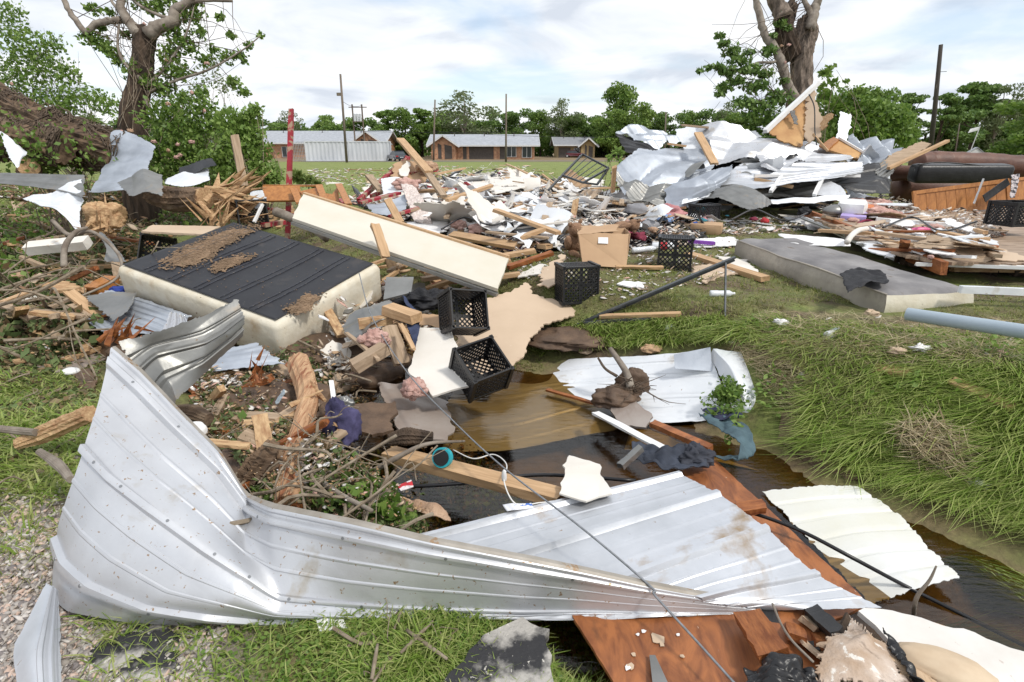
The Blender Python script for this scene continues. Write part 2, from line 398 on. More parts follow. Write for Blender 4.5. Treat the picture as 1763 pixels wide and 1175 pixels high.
M['tanfluff'] = mat('tan_insulation', (0.55, 0.38, 0.26), (0.36, 0.22, 0.14), scale=9, rough=1.0, bump=1.0, bscale=50)
M['black'] = mat('black_plastic', (0.018, 0.018, 0.02), (0.012, 0.012, 0.013), scale=8, rough=0.42, spots=(40, 0.66, (0.22, 0.19, 0.15), 0.05))
M['black_cloth'] = mat('black_cloth', (0.018, 0.018, 0.022), (0.01, 0.01, 0.012), rough=0.7, bump=0.3, bscale=50)
M['steel_dark'] = mat('dark_steel', (0.10, 0.11, 0.12), (0.06, 0.065, 0.07), scale=12, rough=0.45, metal=0.5, spots=(12, 0.66, (0.2, 0.15, 0.1)))
M['cardboard'] = mat('cardboard', (0.48, 0.32, 0.19), (0.42, 0.27, 0.16), scale=3, rough=0.8, bump=0.05, bscale=20)
M['mud'] = mat('mud', (0.15, 0.095, 0.06), (0.08, 0.05, 0.033), scale=9, rough=0.6, bump=0.6, bscale=25)
M['brick'] = None
M['concrete'] = mat('broken_concrete', (0.42, 0.40, 0.37), (0.035, 0.035, 0.038), scale=4.5, ramp=(.46, .56), rough=0.9, bump=0.6, bscale=30, spots=(30, 0.62, (0.6, 0.57, 0.52)))
M['cable'] = mat('black_cable', (0.015, 0.015, 0.017), rough=0.35)
M['wire'] = mat('steel_cable', (0.34, 0.35, 0.37), (0.22, 0.23, 0.24), scale=60, rough=0.4, metal=0.7)
M['whitecord'] = mat('white_cord', (0.78, 0.77, 0.74), rough=0.4)
M['pvc'] = mat('grey_pvc', (0.36, 0.43, 0.49), (0.32, 0.39, 0.45), scale=3, rough=0.35, spots=(20, 0.7, (0.3, 0.25, 0.2)))
M['pvc_in'] = mat('pipe_bore', (0.02, 0.022, 0.025), rough=0.6)
M['sofa'] = mat('brown_leather', (0.16, 0.075, 0.05), (0.09, 0.04, 0.028), scale=3, rough=0.5, bump=0.3, bscale=18, spots=(6, 0.66, (0.28, 0.2, 0.15), 0.1))
M['char'] = mat('black_vinyl', (0.03, 0.03, 0.032), (0.016, 0.016, 0.017), scale=6, rough=0.38, bump=0.2, bscale=25, spots=(6, 0.68, (0.25, 0.24, 0.23), 0.06))
def cloth(name, c, c2=None): return mat(name, c, c2, scale=5, rough=0.85, bump=0.3, bscale=60)
# ================================================================== THE SETTING
def graded(lo, hi, flo, fhi, step, grow=1.16):
    a = list(np.arange(flo, fhi + 1e-6, step)); s = step
    while a[-1] < hi: s *= grow; a.append(min(a[-1] + s, hi))
    s = step; b = [flo]
    while b[-1] > lo: s *= grow; b.append(max(b[-1] - s, lo))
    return np.array(b[:0:-1] + a)
gx = graded(-700, 700, -4.5, 4.5, 0.06); gy = graded(-6, 900, 0.4, 8.0, 0.06)
X, Y = np.meshgrid(gx, gy, indexing='ij')
Zg = gz(X, Y)
V = np.stack([X, Y, Zg], 2).reshape(-1, 3); nv_ = len(gy)
i, j = np.meshgrid(np.arange(len(gx) - 1), np.arange(nv_ - 1), indexing='ij'); a = (i * nv_ + j).ravel()
m = bpy.data.materials.new('ground_soil'); m.use_nodes = True
def ground_mat(m):
    n = m.node_tree.nodes; l = m.node_tree.links; b = n['Principled BSDF']
    g = n.new('ShaderNodeNewGeometry'); sp = n.new('ShaderNodeSeparateXYZ'); l.new(g.outputs['Position'], sp.inputs[0])
    def noise(sc, det=8, rg=0.6):
        x = n.new('ShaderNodeTexNoise'); x.inputs['Scale'].default_value = sc; x.inputs['Detail'].default_value = det; x.inputs['Roughness'].default_value = rg
        l.new(g.outputs['Position'], x.inputs['Vector']); return x.outputs['Fac']
    def ramp_(f, stops):
        r = n.new('ShaderNodeValToRGB'); el = r.color_ramp.elements
        while len(el) < len(stops): el.new(.5)
        for e, (p, c) in zip(el, stops): e.position = p; e.color = (*c, 1)
        l.new(f, r.inputs[0]); return r.outputs[0]
    def mix(f, a_, b_):
        x = n.new('ShaderNodeMix'); x.data_type = 'RGBA'; l.new(f, x.inputs[0]); l.new(a_, x.inputs[6]); l.new(b_, x.inputs[7]); return x.outputs[2]
    grass = ramp_(noise(1.6), [(0.3, (0.13, 0.165, 0.035)), (0.5, (0.185, 0.225, 0.05)), (0.68, (0.24, 0.265, 0.075))])
    soil = ramp_(noise(6), [(0.3, (0.07, 0.05, 0.03)), (0.6, (0.14, 0.10, 0.06)), (0.75, (0.20, 0.15, 0.10))])
    turf = ramp_(noise(3.1), [(0.3, (0.095, 0.11, 0.03)), (0.5, (0.145, 0.175, 0.045)), (0.68, (0.23, 0.235, 0.08))])
    near = ramp_(noise(2.2), [(0.40, (0, 0, 0)), (0.60, (1, 1, 1))])
    mr = n.new('ShaderNodeMapRange'); mr.inputs[1].default_value = 9; mr.inputs[2].default_value = 18; l.new(sp.outputs['Y'], mr.inputs[0])
    mxm = n.new('ShaderNodeMath'); mxm.operation = 'MAXIMUM'; l.new(near, mxm.inputs[0]); l.new(mr.outputs[0], mxm.inputs[1])
    c = mix(mxm.outputs[0], soil, mix(mr.outputs[0], turf, grass))
    fine = ramp_(noise(45), [(0.3, (0.65,) * 3), (0.7, (1.25,) * 3)])
    mu = n.new('ShaderNodeMix'); mu.data_type = 'RGBA'; mu.blend_type = 'MULTIPLY'; mu.inputs[0].default_value = 1; l.new(c, mu.inputs[6]); l.new(fine, mu.inputs[7])
    # pale gravel of the road shoulder, nearest the camera on the left
    ad = n.new('ShaderNodeMath'); ad.operation = 'MULTIPLY_ADD'; l.new(sp.outputs['X'], ad.inputs[0]); ad.inputs[1].default_value = 1.25; l.new(sp.outputs['Y'], ad.inputs[2])
    fy = n.new('ShaderNodeMath'); fy.operation = 'SUBTRACT'; l.new(sp.outputs['Y'], fy.inputs[0]); fy.inputs[1].default_value = 1.9
    mm = n.new('ShaderNodeMath'); mm.operation = 'MAXIMUM'; l.new(ad.outputs[0], mm.inputs[0]); l.new(fy.outputs[0], mm.inputs[1]); ad = mm
    nz = n.new('ShaderNodeMath'); nz.operation = 'MULTIPLY_ADD'; l.new(noise(2.5), nz.inputs[0]); nz.inputs[1].default_value = 0.9; l.new(ad.outputs[0], nz.inputs[2])
    gm = ramp_(nz.outputs[0], [(0.75, (1, 1, 1)), (0.95, (0, 0, 0))])
    grav = ramp_(noise(55), [(0.35, (0.10, 0.09, 0.08)), (0.5, (0.26, 0.22, 0.19)), (0.65, (0.45, 0.38, 0.33))])
    c2 = mix(gm, mu.outputs[2], grav)
    zr = n.new('ShaderNodeMapRange'); zr.inputs[1].default_value = WATER + .05; zr.inputs[2].default_value = WATER - .03; l.new(sp.outputs['Z'], zr.inputs[0])
    c2 = mix(zr.outputs[0], c2, ramp_(noise(5), [(0.3, (0.11, 0.08, 0.045)), (0.6, (0.25, 0.18, 0.10))]))
    l.new(c2, b.inputs['Base Color']); b.inputs['Roughness'].default_value = 0.95
    bp = n.new('ShaderNodeBump'); bp.inputs['Strength'].default_value = 0.6; bp.inputs['Distance'].default_value = 0.02
    l.new(noise(30, 10), bp.inputs['Height']); l.new(bp.outputs[0], b.inputs['Normal'])
ground_mat(m)
me = bpy.data.meshes.new('ground')
F = np.stack([a, a + nv_, a + nv_ + 1, a + 1], 1).astype(np.int32)
me.vertices.add(len(V)); me.vertices.foreach_set('co', V.astype(np.float32).ravel())
me.loops.add(F.size); me.loops.foreach_set('vertex_index', F.ravel())
me.polygons.add(len(F)); me.polygons.foreach_set('loop_start', np.arange(len(F), dtype=np.int32) * 4)
me.update(calc_edges=True); me.polygons.foreach_set('use_smooth', np.ones(len(F), bool)); me.materials.append(m)
ground = bpy.data.objects.new('ground', me); COL.objects.link(ground); T(ground, kind='structure')

# water in the ditch
wm = bpy.data.materials.new('ditch_water'); wm.use_nodes = True
n = wm.node_tree.nodes; l = wm.node_tree.links; n.remove(n['Principled BSDF'])
fr = n.new('ShaderNodeFresnel'); fr.inputs[0].default_value = 1.55
gl = n.new('ShaderNodeBsdfGlossy'); gl.inputs['Roughness'].default_value = 0.06
tr = n.new('ShaderNodeBsdfTransparent'); tr.inputs[0].default_value = (0.68, 0.53, 0.30, 1)
ms = n.new('ShaderNodeMixShader'); bp = n.new('ShaderNodeBump'); bp.inputs['Strength'].default_value = 0.14; bp.inputs['Distance'].default_value = 0.02
tcn = n.new('ShaderNodeTexCoord'); mp = n.new('ShaderNodeMapping'); mp.inputs['Rotation'].default_value = (0, 0, R_(47)); mp.inputs['Scale'].default_value = (2.0, 9, 1)
nz = n.new('ShaderNodeTexNoise'); nz.inputs['Scale'].default_value = 4; nz.inputs['Detail'].default_value = 5
l.new(tcn.outputs['Object'], mp.inputs[0]); l.new(mp.outputs[0], nz.inputs['Vector']); l.new(nz.outputs['Fac'], bp.inputs['Height'])
l.new(bp.outputs[0], fr.inputs[1]); l.new(bp.outputs[0], gl.inputs['Normal'])
l.new(fr.outputs[0], ms.inputs[0]); l.new(tr.outputs[0], ms.inputs[1]); l.new(gl.outputs[0], ms.inputs[2]); l.new(ms.outputs[0], n['Material Output'].inputs[0])
b = MB()
wx = np.linspace(-1.6, 3.6, 27); wy = np.linspace(0.4, 5.2, 25)
P = np.array([[(x, y, WATER) for y in wy] for x in wx])
o = b.grid(P).build('water', wm); T(o, kind='structure')

# ------------------------------------------------------------------ blades, leaves, stones in bulk
def inpoly(px, py, poly):
    poly = np.asarray(poly, float); c = np.zeros(len(px), bool); j_ = len(poly) - 1
    for i_ in range(len(poly)):
        xi, yi = poly[i_]; xj, yj = poly[j_]
        hit = ((yi > py) != (yj > py)) & (px < (xj - xi) * (py - yi) / (yj - yi + 1e-12) + xi)
        c ^= hit; j_ = i_
    return c
FLAT = [[(1330, 765), (1480, 838), (1600, 905), (1780, 985), (1950, 1060), (1950, 1300), (1500, 1060)], [(940, 605), (1290, 585), (1395, 640), (1400, 760), (1250, 775), (930, 720)], [(1300, 835), (1480, 828), (1600, 915), (1670, 1000), (1500, 1045)], [(1262, 440), (1420, 395), (1680, 478), (1672, 525), (1520, 540)], [(1290, 350), (1780, 330), (1780, 500), (1600, 470)],
        [(150, 640), (420, 600), (620, 560), (850, 640), (780, 760), (850, 900), (440, 860), (360, 760)]]
def blades(name, px, py, hmin, hmax, wpx, mt, lean=0.35, ldir=None, seg=2, seed=0, keepout=True, h0=0.0):
    rg = np.random.RandomState(seed)
    if keepout:
        k = np.ones(len(px), bool)
        for q in FLAT: k &= ~inpoly(px, py, q)
        px, py = px[k], py[k]
    P, d = SV(px, py)
    k = (P[:, 2] > WATER + (0.06 if ldir is not None else -0.01)) & ((P[:, 1] > 2.4) | (P[:, 0] * 1.25 + P[:, 1] + 0.25 * np.sin(3 * P[:, 0] + 5 * P[:, 1]) > 0.55) | (rg.rand(len(P)) < 0.12))
    P, d = P[k], d[k]; n_ = len(P)
    H = hmin + (hmax - hmin) * rg.rand(n_) ** 1.5
    H *= 0.8 + 0.5 * (snoise(P, 1.3, seed) > 0)
    wd = wpx * d / FPX * (0.6 + 0.8 * rg.rand(n_))
    an = rg.rand(n_) * 6.283
    side = np.stack([np.cos(an), np.sin(an), 0 * an], 1)
    la = rg.rand(n_) * 6.283
    L = np.stack([np.cos(la), np.sin(la), 0 * la], 1)
    if ldir is not None:
        fl = snoise(P[:, :2], 1.1, seed + 5)
        base = math.atan2(ldir[1], ldir[0]); an2 = base + fl * 1.3 + .8 * snoise(P[:, :2], 4.0, seed + 6) + rg.randn(n_) * 0.5
        L = 0.25 * L + np.stack([np.cos(an2), np.sin(an2), 0 * an2], 1)
    lean_ = lean * (0.4 + rg.rand(n_))
    rows = []
    for s_ in range(seg + 1):
        t = s_ / seg
        c = P + L * (H * lean_ * t ** 1.7)[:, None] + np.array([0, 0, 1]) * (H * np.maximum(0.12, (1 - 0.5 * lean_ * t)) * t * (1 - 0.25 * lean_ * t))[:, None]
        c[:, 2] += h0 - 0.005
        ww = wd * (1 - t ** 2 * 0.85) / 2
        rows += [c - side * ww[:, None], c + side * ww[:, None]]
    V = np.stack(rows, 1).reshape(-1, 3); k = 2 * (seg + 1)
    b0 = np.arange(n_)[:, None] * k
    F = np.concatenate([b0 + np.array([2 * s_, 2 * s_ + 1, 2 * s_ + 3, 2 * s_ + 2]) for s_ in range(seg)], 0)
    return T(npmesh(name, V, F, mt), kind='stuff')
def leafquads(C, size, rg, up=0.0, long=1.5, flat=None):
    """quads (bent diamonds) centred on C"""
    n_ = len(C); D = rg.randn(n_, 3); D[:, 2] -= up; D /= np.linalg.norm(D, axis=1)[:, None]
    if flat is not None: D[:, 2] *= flat; D /= np.linalg.norm(D, axis=1)[:, None]
    E_ = rg.randn(n_, 3)
    if flat is not None: E_[:, 2] *= flat
    E_ -= D * (E_ * D).sum(1)[:, None]; E_ /= np.linalg.norm(E_, axis=1)[:, None] + 1e-9
    s_ = (size * (0.55 + 0.9 * rg.rand(n_)))[:, None]
    V = np.stack([C - D * s_ * long / 2, C + E_ * s_ * 0.45, C + D * s_ * long / 2, C - E_ * s_ * 0.45], 1).reshape(-1, 3)
    F = np.arange(n_ * 4).reshape(-1, 4)
    return V, F
def leafobj(name, C, size, mt, seed=0, parent=None, **k):
    V, F = leafquads(np.asarray(C), size, np.random.RandomState(seed), **k)
    o = npmesh(name, V, F, mt)
    if parent is not None:
        o.parent = parent; o.location = Vector(o.location) - Vector(parent.location)
    return o
STONE = None
def stones(name, P, size, mt, seed=0, flat=0.6, ang=1.0):
    rg = np.random.RandomState(seed); n_ = len(P)
    t = (1 + 5 ** .5) / 2
    I = np.array([(-1, t, 0), (1, t, 0), (-1, -t, 0), (1, -t, 0), (0, -1, t), (0, 1, t), (0, -1, -t), (0, 1, -t), (t, 0, -1), (t, 0, 1), (-t, 0, -1), (-t, 0, 1)]) / 1.9
    IF = np.array([(0, 11, 5), (0, 5, 1), (0, 1, 7), (0, 7, 10), (0, 10, 11), (1, 5, 9), (5, 11, 4), (11, 10, 2), (10, 7, 6), (7, 1, 8), (3, 9, 4), (3, 4, 2), (3, 2, 6), (3, 6, 8), (3, 8, 9), (4, 9, 5), (2, 4, 11), (6, 2, 10), (8, 6, 7), (9, 8, 1)])
    V = I[None] * (1 + 0.35 * ang * rg.randn(n_, 12, 1)).clip(0.4, 1.8)
    V = V * np.stack([0.7 + 0.7 * rg.rand(n_), 0.6 + 0.5 * rg.rand(n_), flat * (0.5 + 0.8 * rg.rand(n_))], 1)[:, None, :]
    an = rg.rand(n_) * 6.283; c, s_ = np.cos(an)[:, None], np.sin(an)[:, None]
    x = V[:, :, 0] * c - V[:, :, 1] * s_; y = V[:, :, 0] * s_ + V[:, :, 1] * c; z = V[:, :, 2]
    tl = 0.5 * rg.randn(n_, 1) * ang; z = z + x * tl
    V = np.stack([x, y, z], 2) * np.asarray(size)[:, None, None] / 2 + P[:, None, :]
    F = (np.arange(n_)[:, None, None] * 12 + IF[None]).reshape(-1, 3)
    return T(npmesh(name, V.reshape(-1, 3), F, mt), kind='stuff')

rg = np.random.RandomState(3)
# field grass: short, yellow green, gets finer with distance
N_ = 300000
px = rg.uniform(-150, 1920, N_); py = 262 + (1175 - 262) * rg.rand(N_) ** 1.5
k = ~inpoly(px, py, [(1225, 560), (1420, 520), (1920, 590), (1920, 1200), (1750, 1130), (1480, 850), (1330, 720)]); px, py = px[k], py[k]
k = (py > 290) & (py < 640) | (py > 290) & ((px < 450) & (py < 1030)) | (px > 1500); blades('grass', px[k], py[k], 0.02, 0.07, 1.7, M['grass'], lean=0.9, seed=1)
# long wet grass combed down the ditch bank
N_ = 75000
pl = [(1225, 575), (1330, 545), (1500, 560), (1950, 600), (1950, 1240), (1740, 1110), (1700, 960), (1480, 850), (1345, 735), (1300, 640)]
px = rg.uniform(1200, 1950, N_ * 2); py = rg.uniform(540, 1240, N_ * 2); k = inpoly(px, py, pl); px, py = px[k][:N_], py[k][:N_]
blades('ditch_grass', px, py, 0.04, 0.165, 2.3, M['grass_tall'], lean=1.4, ldir=(-0.75, -0.65), seg=4, seed=2)
pl = [(900, 560), (1240, 545), (1330, 600), (1300, 640), (960, 625), (860, 640)]
px = rg.uniform(850, 1340, 26000); py = rg.uniform(540, 640, 26000); k = inpoly(px, py, pl)
blades('bank_grass', px[k], py[k], 0.03, 0.10, 2.2, M['grass_tall'], lean=1.2, ldir=(-0.3, -0.6), seg=3, seed=7)
px = rg.uniform(1240, 1900, 9000); py = rg.uniform(560, 1000, 9000); P, d = SV(px, py); k = (P[:, 2] > WATER + .1) & (snoise(P[:, :2], 2.6, 12) + .5 * snoise(P[:, :2], 9, 13) > .35); P, d = P[k], d[k]; P[:, 2] += .03 + .07 * rg.rand(len(P))
T(leafobj('broadleaf_weeds', P, .026, M['leaf_light'], 15, flat=.5, long=1.5), kind='stuff')
# lush grass and clover at the near bank
px = np.concatenate([rg.uniform(150, 1050, 30000), rg.uniform(-100, 300, 14000)]); py = np.concatenate([rg.uniform(1030, 1260, 30000), rg.uniform(640, 960, 14000)])
blades('near_grass', px, py, 0.03, 0.13, 3.6, M['grass_tall'], lean=1.0, seg=3, seed=4)
px = rg.uniform(330, 1040, 9000); py = rg.uniform(1040, 1230, 9000); P, d = SV(px, py)
k = rg.rand(len(P)) < np.clip(0.3 + P[:, 0] + 0.9, 0.05, 1); P, d = P[k], d[k]
P[:, 2] += 0.005 + 0.03 * rg.rand(len(P))
T(leafobj('clover', P, 7.5 * d / FPX, M['leaf'], 5, flat=0.45, long=1.0), kind='stuff')
# weeds under water
px = rg.uniform(1480, 1900, 9000); py = rg.uniform(960, 1160, 9000); P, d = SV(px, py); k = (P[:, 2] < WATER + .02) & (snoise(P[:, :2], 2.0, 8) > -0.1); P, d = P[k], d[k]
n_ = len(P); an = math.atan2(-0.74, 0.67) + 0.25 * rg.randn(n_); Lv = np.stack([np.cos(an), np.sin(an), 0 * an], 1); H = 0.12 + 0.2 * rg.rand(n_)
sd_ = np.stack([-np.sin(an), np.cos(an), 0 * an], 1) * 0.003
rows = []
for t in (0, .35, .7, 1.0):
    c = P + Lv * (H * t)[:, None]; c[:, 2] = np.minimum(P[:, 2] + 0.16 * t, WATER + 0.004 * (rg.rand(n_) - 0.8)); rows += [c - sd_ * (1.05 - t), c + sd_ * (1.05 - t)]
V = np.stack(rows, 1).reshape(-1, 3); b0 = np.arange(n_)[:, None] * 8
T(npmesh('water_weeds', V, np.concatenate([b0 + np.array([2*s, 2*s+1, 2*s+3, 2*s+2]) for s in range(3)], 0), M['grass_tall']), kind='stuff')
# gravel
px = np.concatenate([rg.uniform(-200, 480, 20000), rg.uniform(-100, 160, 3500), rg.uniform(350, 480, 300)]); py = np.concatenate([1175 + 120 - 400 * rg.rand(20000), rg.uniform(700, 950, 3500), rg.uniform(1090, 1175, 300)])
k = (px + 0.35 * (py - 1000) < 420) & (px - (py - 700) * 1.3 < 90 + 60 * np.sin(py / 40)); px, py = px[k], py[k]
P, d = SV(px, py); k = snoise(P[:, :2], 3.0, 3) > -0.35 - 0.3 * rg.rand(len(P)); P = P[k]
stones('gravel', P + A(0, 0, .004), 0.008 + 0.024 * rg.rand(len(P)) ** 3.0, M['gravel'], 6)
# lawn streaks are the ground itself; driveway across the far lawn
dm = mat('far_asphalt', (0.20, 0.20, 0.205), scale=0.5, rough=0.9)
def sheet_on_ground(name, pts, h, mt):
    b = MB(); b.add(pts, [list(range(len(pts)))]); return b.build(name, mt, base=False)
b = MB()
xs = np.linspace(-30, 40, 30)
P = np.array([[(x, y0 + 2.0 * math.sin(x / 17), float(gz(x, y0 + 2.0 * math.sin(x / 17))) + 0.03) for y0 in (86, 90)] for x in xs])
T(b.grid(P).build('driveway', dm), kind='structure')
b = MB(); P = np.array([[(x, y0, float(gz(x, y0)) + 0.03) for y0 in (75, 80)] for x in np.linspace(38, 110, 20)])
T(b.grid(P).build('road', mat('far_road', (0.30, 0.28, 0.26), rough=0.9)), kind='structure')
# ================================================================== FAR BACKGROUND
def gp(px, depth):
    """ground point in photo column px at camera depth"""
    x = (px - PCX) / FPX * depth
    y = depth * 0.9475 + 0.0                       # close to the horizon the depth is measured along the pitched axis
    y = (depth - (EYE - float(gz(x, depth))) * _s) / _c
    return A(x, y, float(gz(x, y)))
def top_z(py, P):
    """height of something over ground point P whose top shows at photo row py"""
    r = ray(PCX, py); return EYE + r[2] / r[1] * P[1]
bm_ = bpy.data.materials.new('brick_wall'); bm_.use_nodes = True
n = bm_.node_tree.nodes; l = bm_.node_tree.links
tcn = n.new('ShaderNodeTexCoord'); sp = n.new('ShaderNodeSeparateXYZ'); cb = n.new('ShaderNodeCombineXYZ'); ad = n.new('ShaderNodeMath')
l.new(tcn.outputs['Object'], sp.inputs[0]); l.new(sp.outputs['X'], ad.inputs[0]); l.new(sp.outputs['Y'], ad.inputs[1]); l.new(ad.outputs[0], cb.inputs[0]); l.new(sp.outputs['Z'], cb.inputs[1])
bt = n.new('ShaderNodeTexBrick'); bt.inputs['Scale'].default_value = 2.2; bt.inputs['Color1'].default_value = (0.44, 0.20, 0.11, 1); bt.inputs['Color2'].default_value = (0.50, 0.29, 0.17, 1); bt.inputs['Mortar'].default_value = (0.4, 0.33, 0.27, 1); bt.inputs['Mortar Size'].default_value = 0.015
nz = n.new('ShaderNodeTexNoise'); nz.inputs['Scale'].default_value = 2.2; nz.inputs['Detail'].default_value = 7
mxx = n.new('ShaderNodeMix'); mxx.data_type = 'RGBA'; mxx.blend_type = 'MULTIPLY'; mxx.inputs[0].default_value = 0.7
rr = n.new('ShaderNodeValToRGB'); rr.color_ramp.elements[0].position = .35; rr.color_ramp.elements[0].color = (.55, .5, .45, 1); rr.color_ramp.elements[1].position = .65; rr.color_ramp.elements[1].color = (1.35, 1.3, 1.2, 1)
l.new(cb.outputs[0], bt.inputs['Vector']); l.new(tcn.outputs['Object'], nz.inputs['Vector']); l.new(nz.outputs['Fac'], rr.inputs[0]); l.new(bt.outputs[0], mxx.inputs[6]); l.new(rr.outputs[0], mxx.inputs[7]); l.new(mxx.outputs[2], n['Principled BSDF'].inputs['Base Color'])
shingle = mat('grey_shingles', (0.40, 0.42, 0.46), (0.30, 0.32, 0.35), scale=2, rough=0.85, bump=0.2, bscale=12)
dshing = mat('darker_shingles', (0.26, 0.27, 0.29), (0.20, 0.205, 0.22), scale=2, rough=0.85, bump=0.2, bscale=12)
glass = mat('dark_window_glass', (0.05, 0.06, 0.07), rough=0.1, spec=0.6)
trimw = mat('white_trim', (0.72, 0.73, 0.74), rough=0.5)
dpanel = mat('dark_wall_panel', (0.10, 0.085, 0.075), (0.07, 0.06, 0.055), rough=0.7)
tanwall = mat('tan_siding', (0.40, 0.30, 0.16), (0.34, 0.25, 0.13), rough=0.8)

def house(x0, x1, xr, depth, ybase, yeave, yridge, label, ngable, wallm, roofm, wins, gdepth=11.0, wing=None, rname='brick_house'):
    """low gabled house: long front between columns x0..x1, gable end turned to the camera between x1..xr (or xr..x0)"""
    a = gp(x0, depth); bpt = gp(x1, depth); z0 = min(a[2], bpt[2]) - 0.1
    ze = top_z(yeave, a); zr = top_z(yridge, a) + 0.4
    d = nrm(bpt - a); d[2] = 0; L = np.linalg.norm((bpt - a)[:2]); q = A(-d[1], d[0], 0)
    root = empty(rname, (*(a + bpt)[:2] / 2, z0)); T(root, label, 'house', 'low brick houses across the far lawn')
    o_ = A(a[0], a[1], z0)
    def pt(u, v, z): return A(o_[0], o_[1], 0) + d * u + q * v + A(0, 0, z)
    def kid(b, name, mt): o = b.build(name, mt, base=False); o.parent = root; o.location = -Vector(root.location); return o
    b = MB(); Dp = gdepth
    V = [pt(0, 0, z0), pt(L, 0, z0), pt(L, Dp, z0), pt(0, Dp, z0), pt(0, 0, ze), pt(L, 0, ze), pt(L, Dp, ze), pt(0, Dp, ze), pt(0, Dp / 2, zr - .1), pt(L, Dp / 2, zr - .1)]
    b.add(V, [(0, 1, 5, 4), (1, 2, 6, 9, 5), (3, 0, 4, 8, 7), (2, 3, 7, 6)]); kid(b, 'wall', wallm)
    b = MB(); ov = 0.9; t = 0.14
    for s1 in (0, 1):
        va, vb = (-ov, Dp / 2) if s1 == 0 else (Dp + ov, Dp / 2)
        zz = ze - (zr - ze) * ov / (Dp / 2)
        Pq = [pt(-ov, va, zz), pt(L + ov, va, zz), pt(L + ov, vb, zr), pt(-ov, vb, zr)]
        if s1: Pq = Pq[::-1]
        b.prism(Pq, (0, 0, t))
    rf = kid(b, 'roof', roofm)
    b = MB(); zz = ze - (zr - ze) * ov / (Dp / 2)
    b.bar(pt(-ov, -ov - .03, zz + .04), pt(L + ov, -ov - .03, zz + .04), 0.05, 0.24)
    for u in (-ov - .03, L + ov + .03):
        b.bar(pt(u, -ov, zz + .04), pt(u, Dp / 2, zr + .04), 0.05, 0.24); b.bar(pt(u, Dp + ov, zz + .04), pt(u, Dp / 2, zr + .04), 0.05, 0.24)
    kid(b, 'fascia', trimw)
    for k_ in range(3):
        b = MB(); u = L * (0.2 + 0.3 * k_); b.tube([pt(u, Dp / 2 - 1.2, zr - .5), pt(u, Dp / 2 - 1.2, zr + .35)], 0.08, 6); kid(b, 'roof_vent', dpanel)
    for (u0, u1, w0, w1, mt, nm) in wins:
        b = MB(); h0, h1 = z0 + w0, z0 + w1
        b.prism([pt(L * u0, -.06, h0), pt(L * u1, -.06, h0), pt(L * u1, -.06, h1), pt(L * u0, -.06, h1)], -q * 0.02 * -1); fr_ = kid(b, nm, mt)
        if nm == 'window':
            b = MB()
            for uu in (u0, (u0 + u1) / 2, u1): b.bar(pt(L * uu, -.1, h0), pt(L * uu, -.1, h1), .09, .05, up=q)
            for hh in (h0, h1): b.bar(pt(L * u0, -.1, hh), pt(L * u1, -.1, hh), .09, .05)
            sf = b.build('frame', trimw, base=False); sf.parent = fr_
    if wing:
        u0, u1 = wing[0] * L, wing[1] * L; um = (u0 + u1) / 2; vf = -1.4; zw = zr - .25; o2 = .7; sl = (zw - ze) / (um - u0)
        b = MB(); b.add([pt(u0, 2, z0), pt(u0, vf, z0), pt(u0, vf, ze), pt(um, vf, zw - .1), pt(u1, vf, ze), pt(u1, vf, z0), pt(u1, 2, z0), pt(u1, 2, ze), pt(u0, 2, ze)], [(1, 5, 4, 3, 2), (0, 1, 2, 8), (5, 6, 7, 4)]); kid(b, 'gable_wall', wallm)
        b = MB(); bb_ = MB()
        for sg, ue in ((-1, u0 - o2), (1, u1 + o2)):
            Pq = [pt(ue, vf - .8, ze - sl * o2), pt(um, vf - .8, zw), pt(um, Dp / 2, zw), pt(ue, Dp / 2, ze - sl * o2)]
            b.prism(Pq if sg < 0 else Pq[::-1], (0, 0, .12)); bb_.bar(pt(ue, vf - .84, ze - sl * o2 + .05), pt(um, vf - .84, zw + .05), .05, .26)
        kid(b, 'gable_roof', roofm); kid(bb_, 'gable_trim', trimw)
        for f0, f1, hh in ((.28, .42, zw - z0 - 1.2), (.55, .85, zw - z0 - 1.4)):
            b = MB(); ua, ub = u0 + (u1 - u0) * f0, u0 + (u1 - u0) * f1
            b.prism([pt(ua, vf - .04, z0 + .2), pt(ub, vf - .04, z0 + .2), pt(ub, vf - .04, z0 + hh - .3), pt(ua, vf - .04, z0 + hh)], q * .02); kid(b, 'tall_window', dpanel)
    for side in ngable:
        u = L + 0.06 if side > 0 else -0.06
        for (v0, v1, w0, w1) in ((2.0, 3.6, 0.3, 2.9), (6.4, 8.0, 0.3, 2.9)):
            b = MB(); b.prism([pt(u, v0, z0 + w0), pt(u, v1, z0 + w0), pt(u, v1, z0 + w1), pt(u, v0, z0 + w1)], d * 0.02 * side); kid(b, 'window', dpanel)
    return root
house(745, 920, 953, 100, 272, 249, 236, 'nearest brick house with pale grey roof and open dark porch, mid lawn', (1, -1), bm_, shingle,
      [(0.03, .09, .2, 2.5, dpanel, 'wall_panel'), (.30, .335, 0.1, 2.2, dpanel, 'door'), (.36, .60, 0.1, 2.25, dpanel, 'porch_opening'), (.66, .72, .1, 2.2, dpanel, 'door'), (.73, .82, .5, 2.2, glass, 'window'), (.88, .97, .4, 2.2, glass, 'window')], wing=(.0, .235))
house(430, 660, 700, 112, 270, 245, 229, 'long low house with pale roof behind the white container', (1, -1), bm_, shingle,
      [(.05, .12, .3, 2.2, glass, 'window'), (.25, .32, .3, 2.2, glass, 'window'), ], gdepth=13, wing=(.80, 1.0))
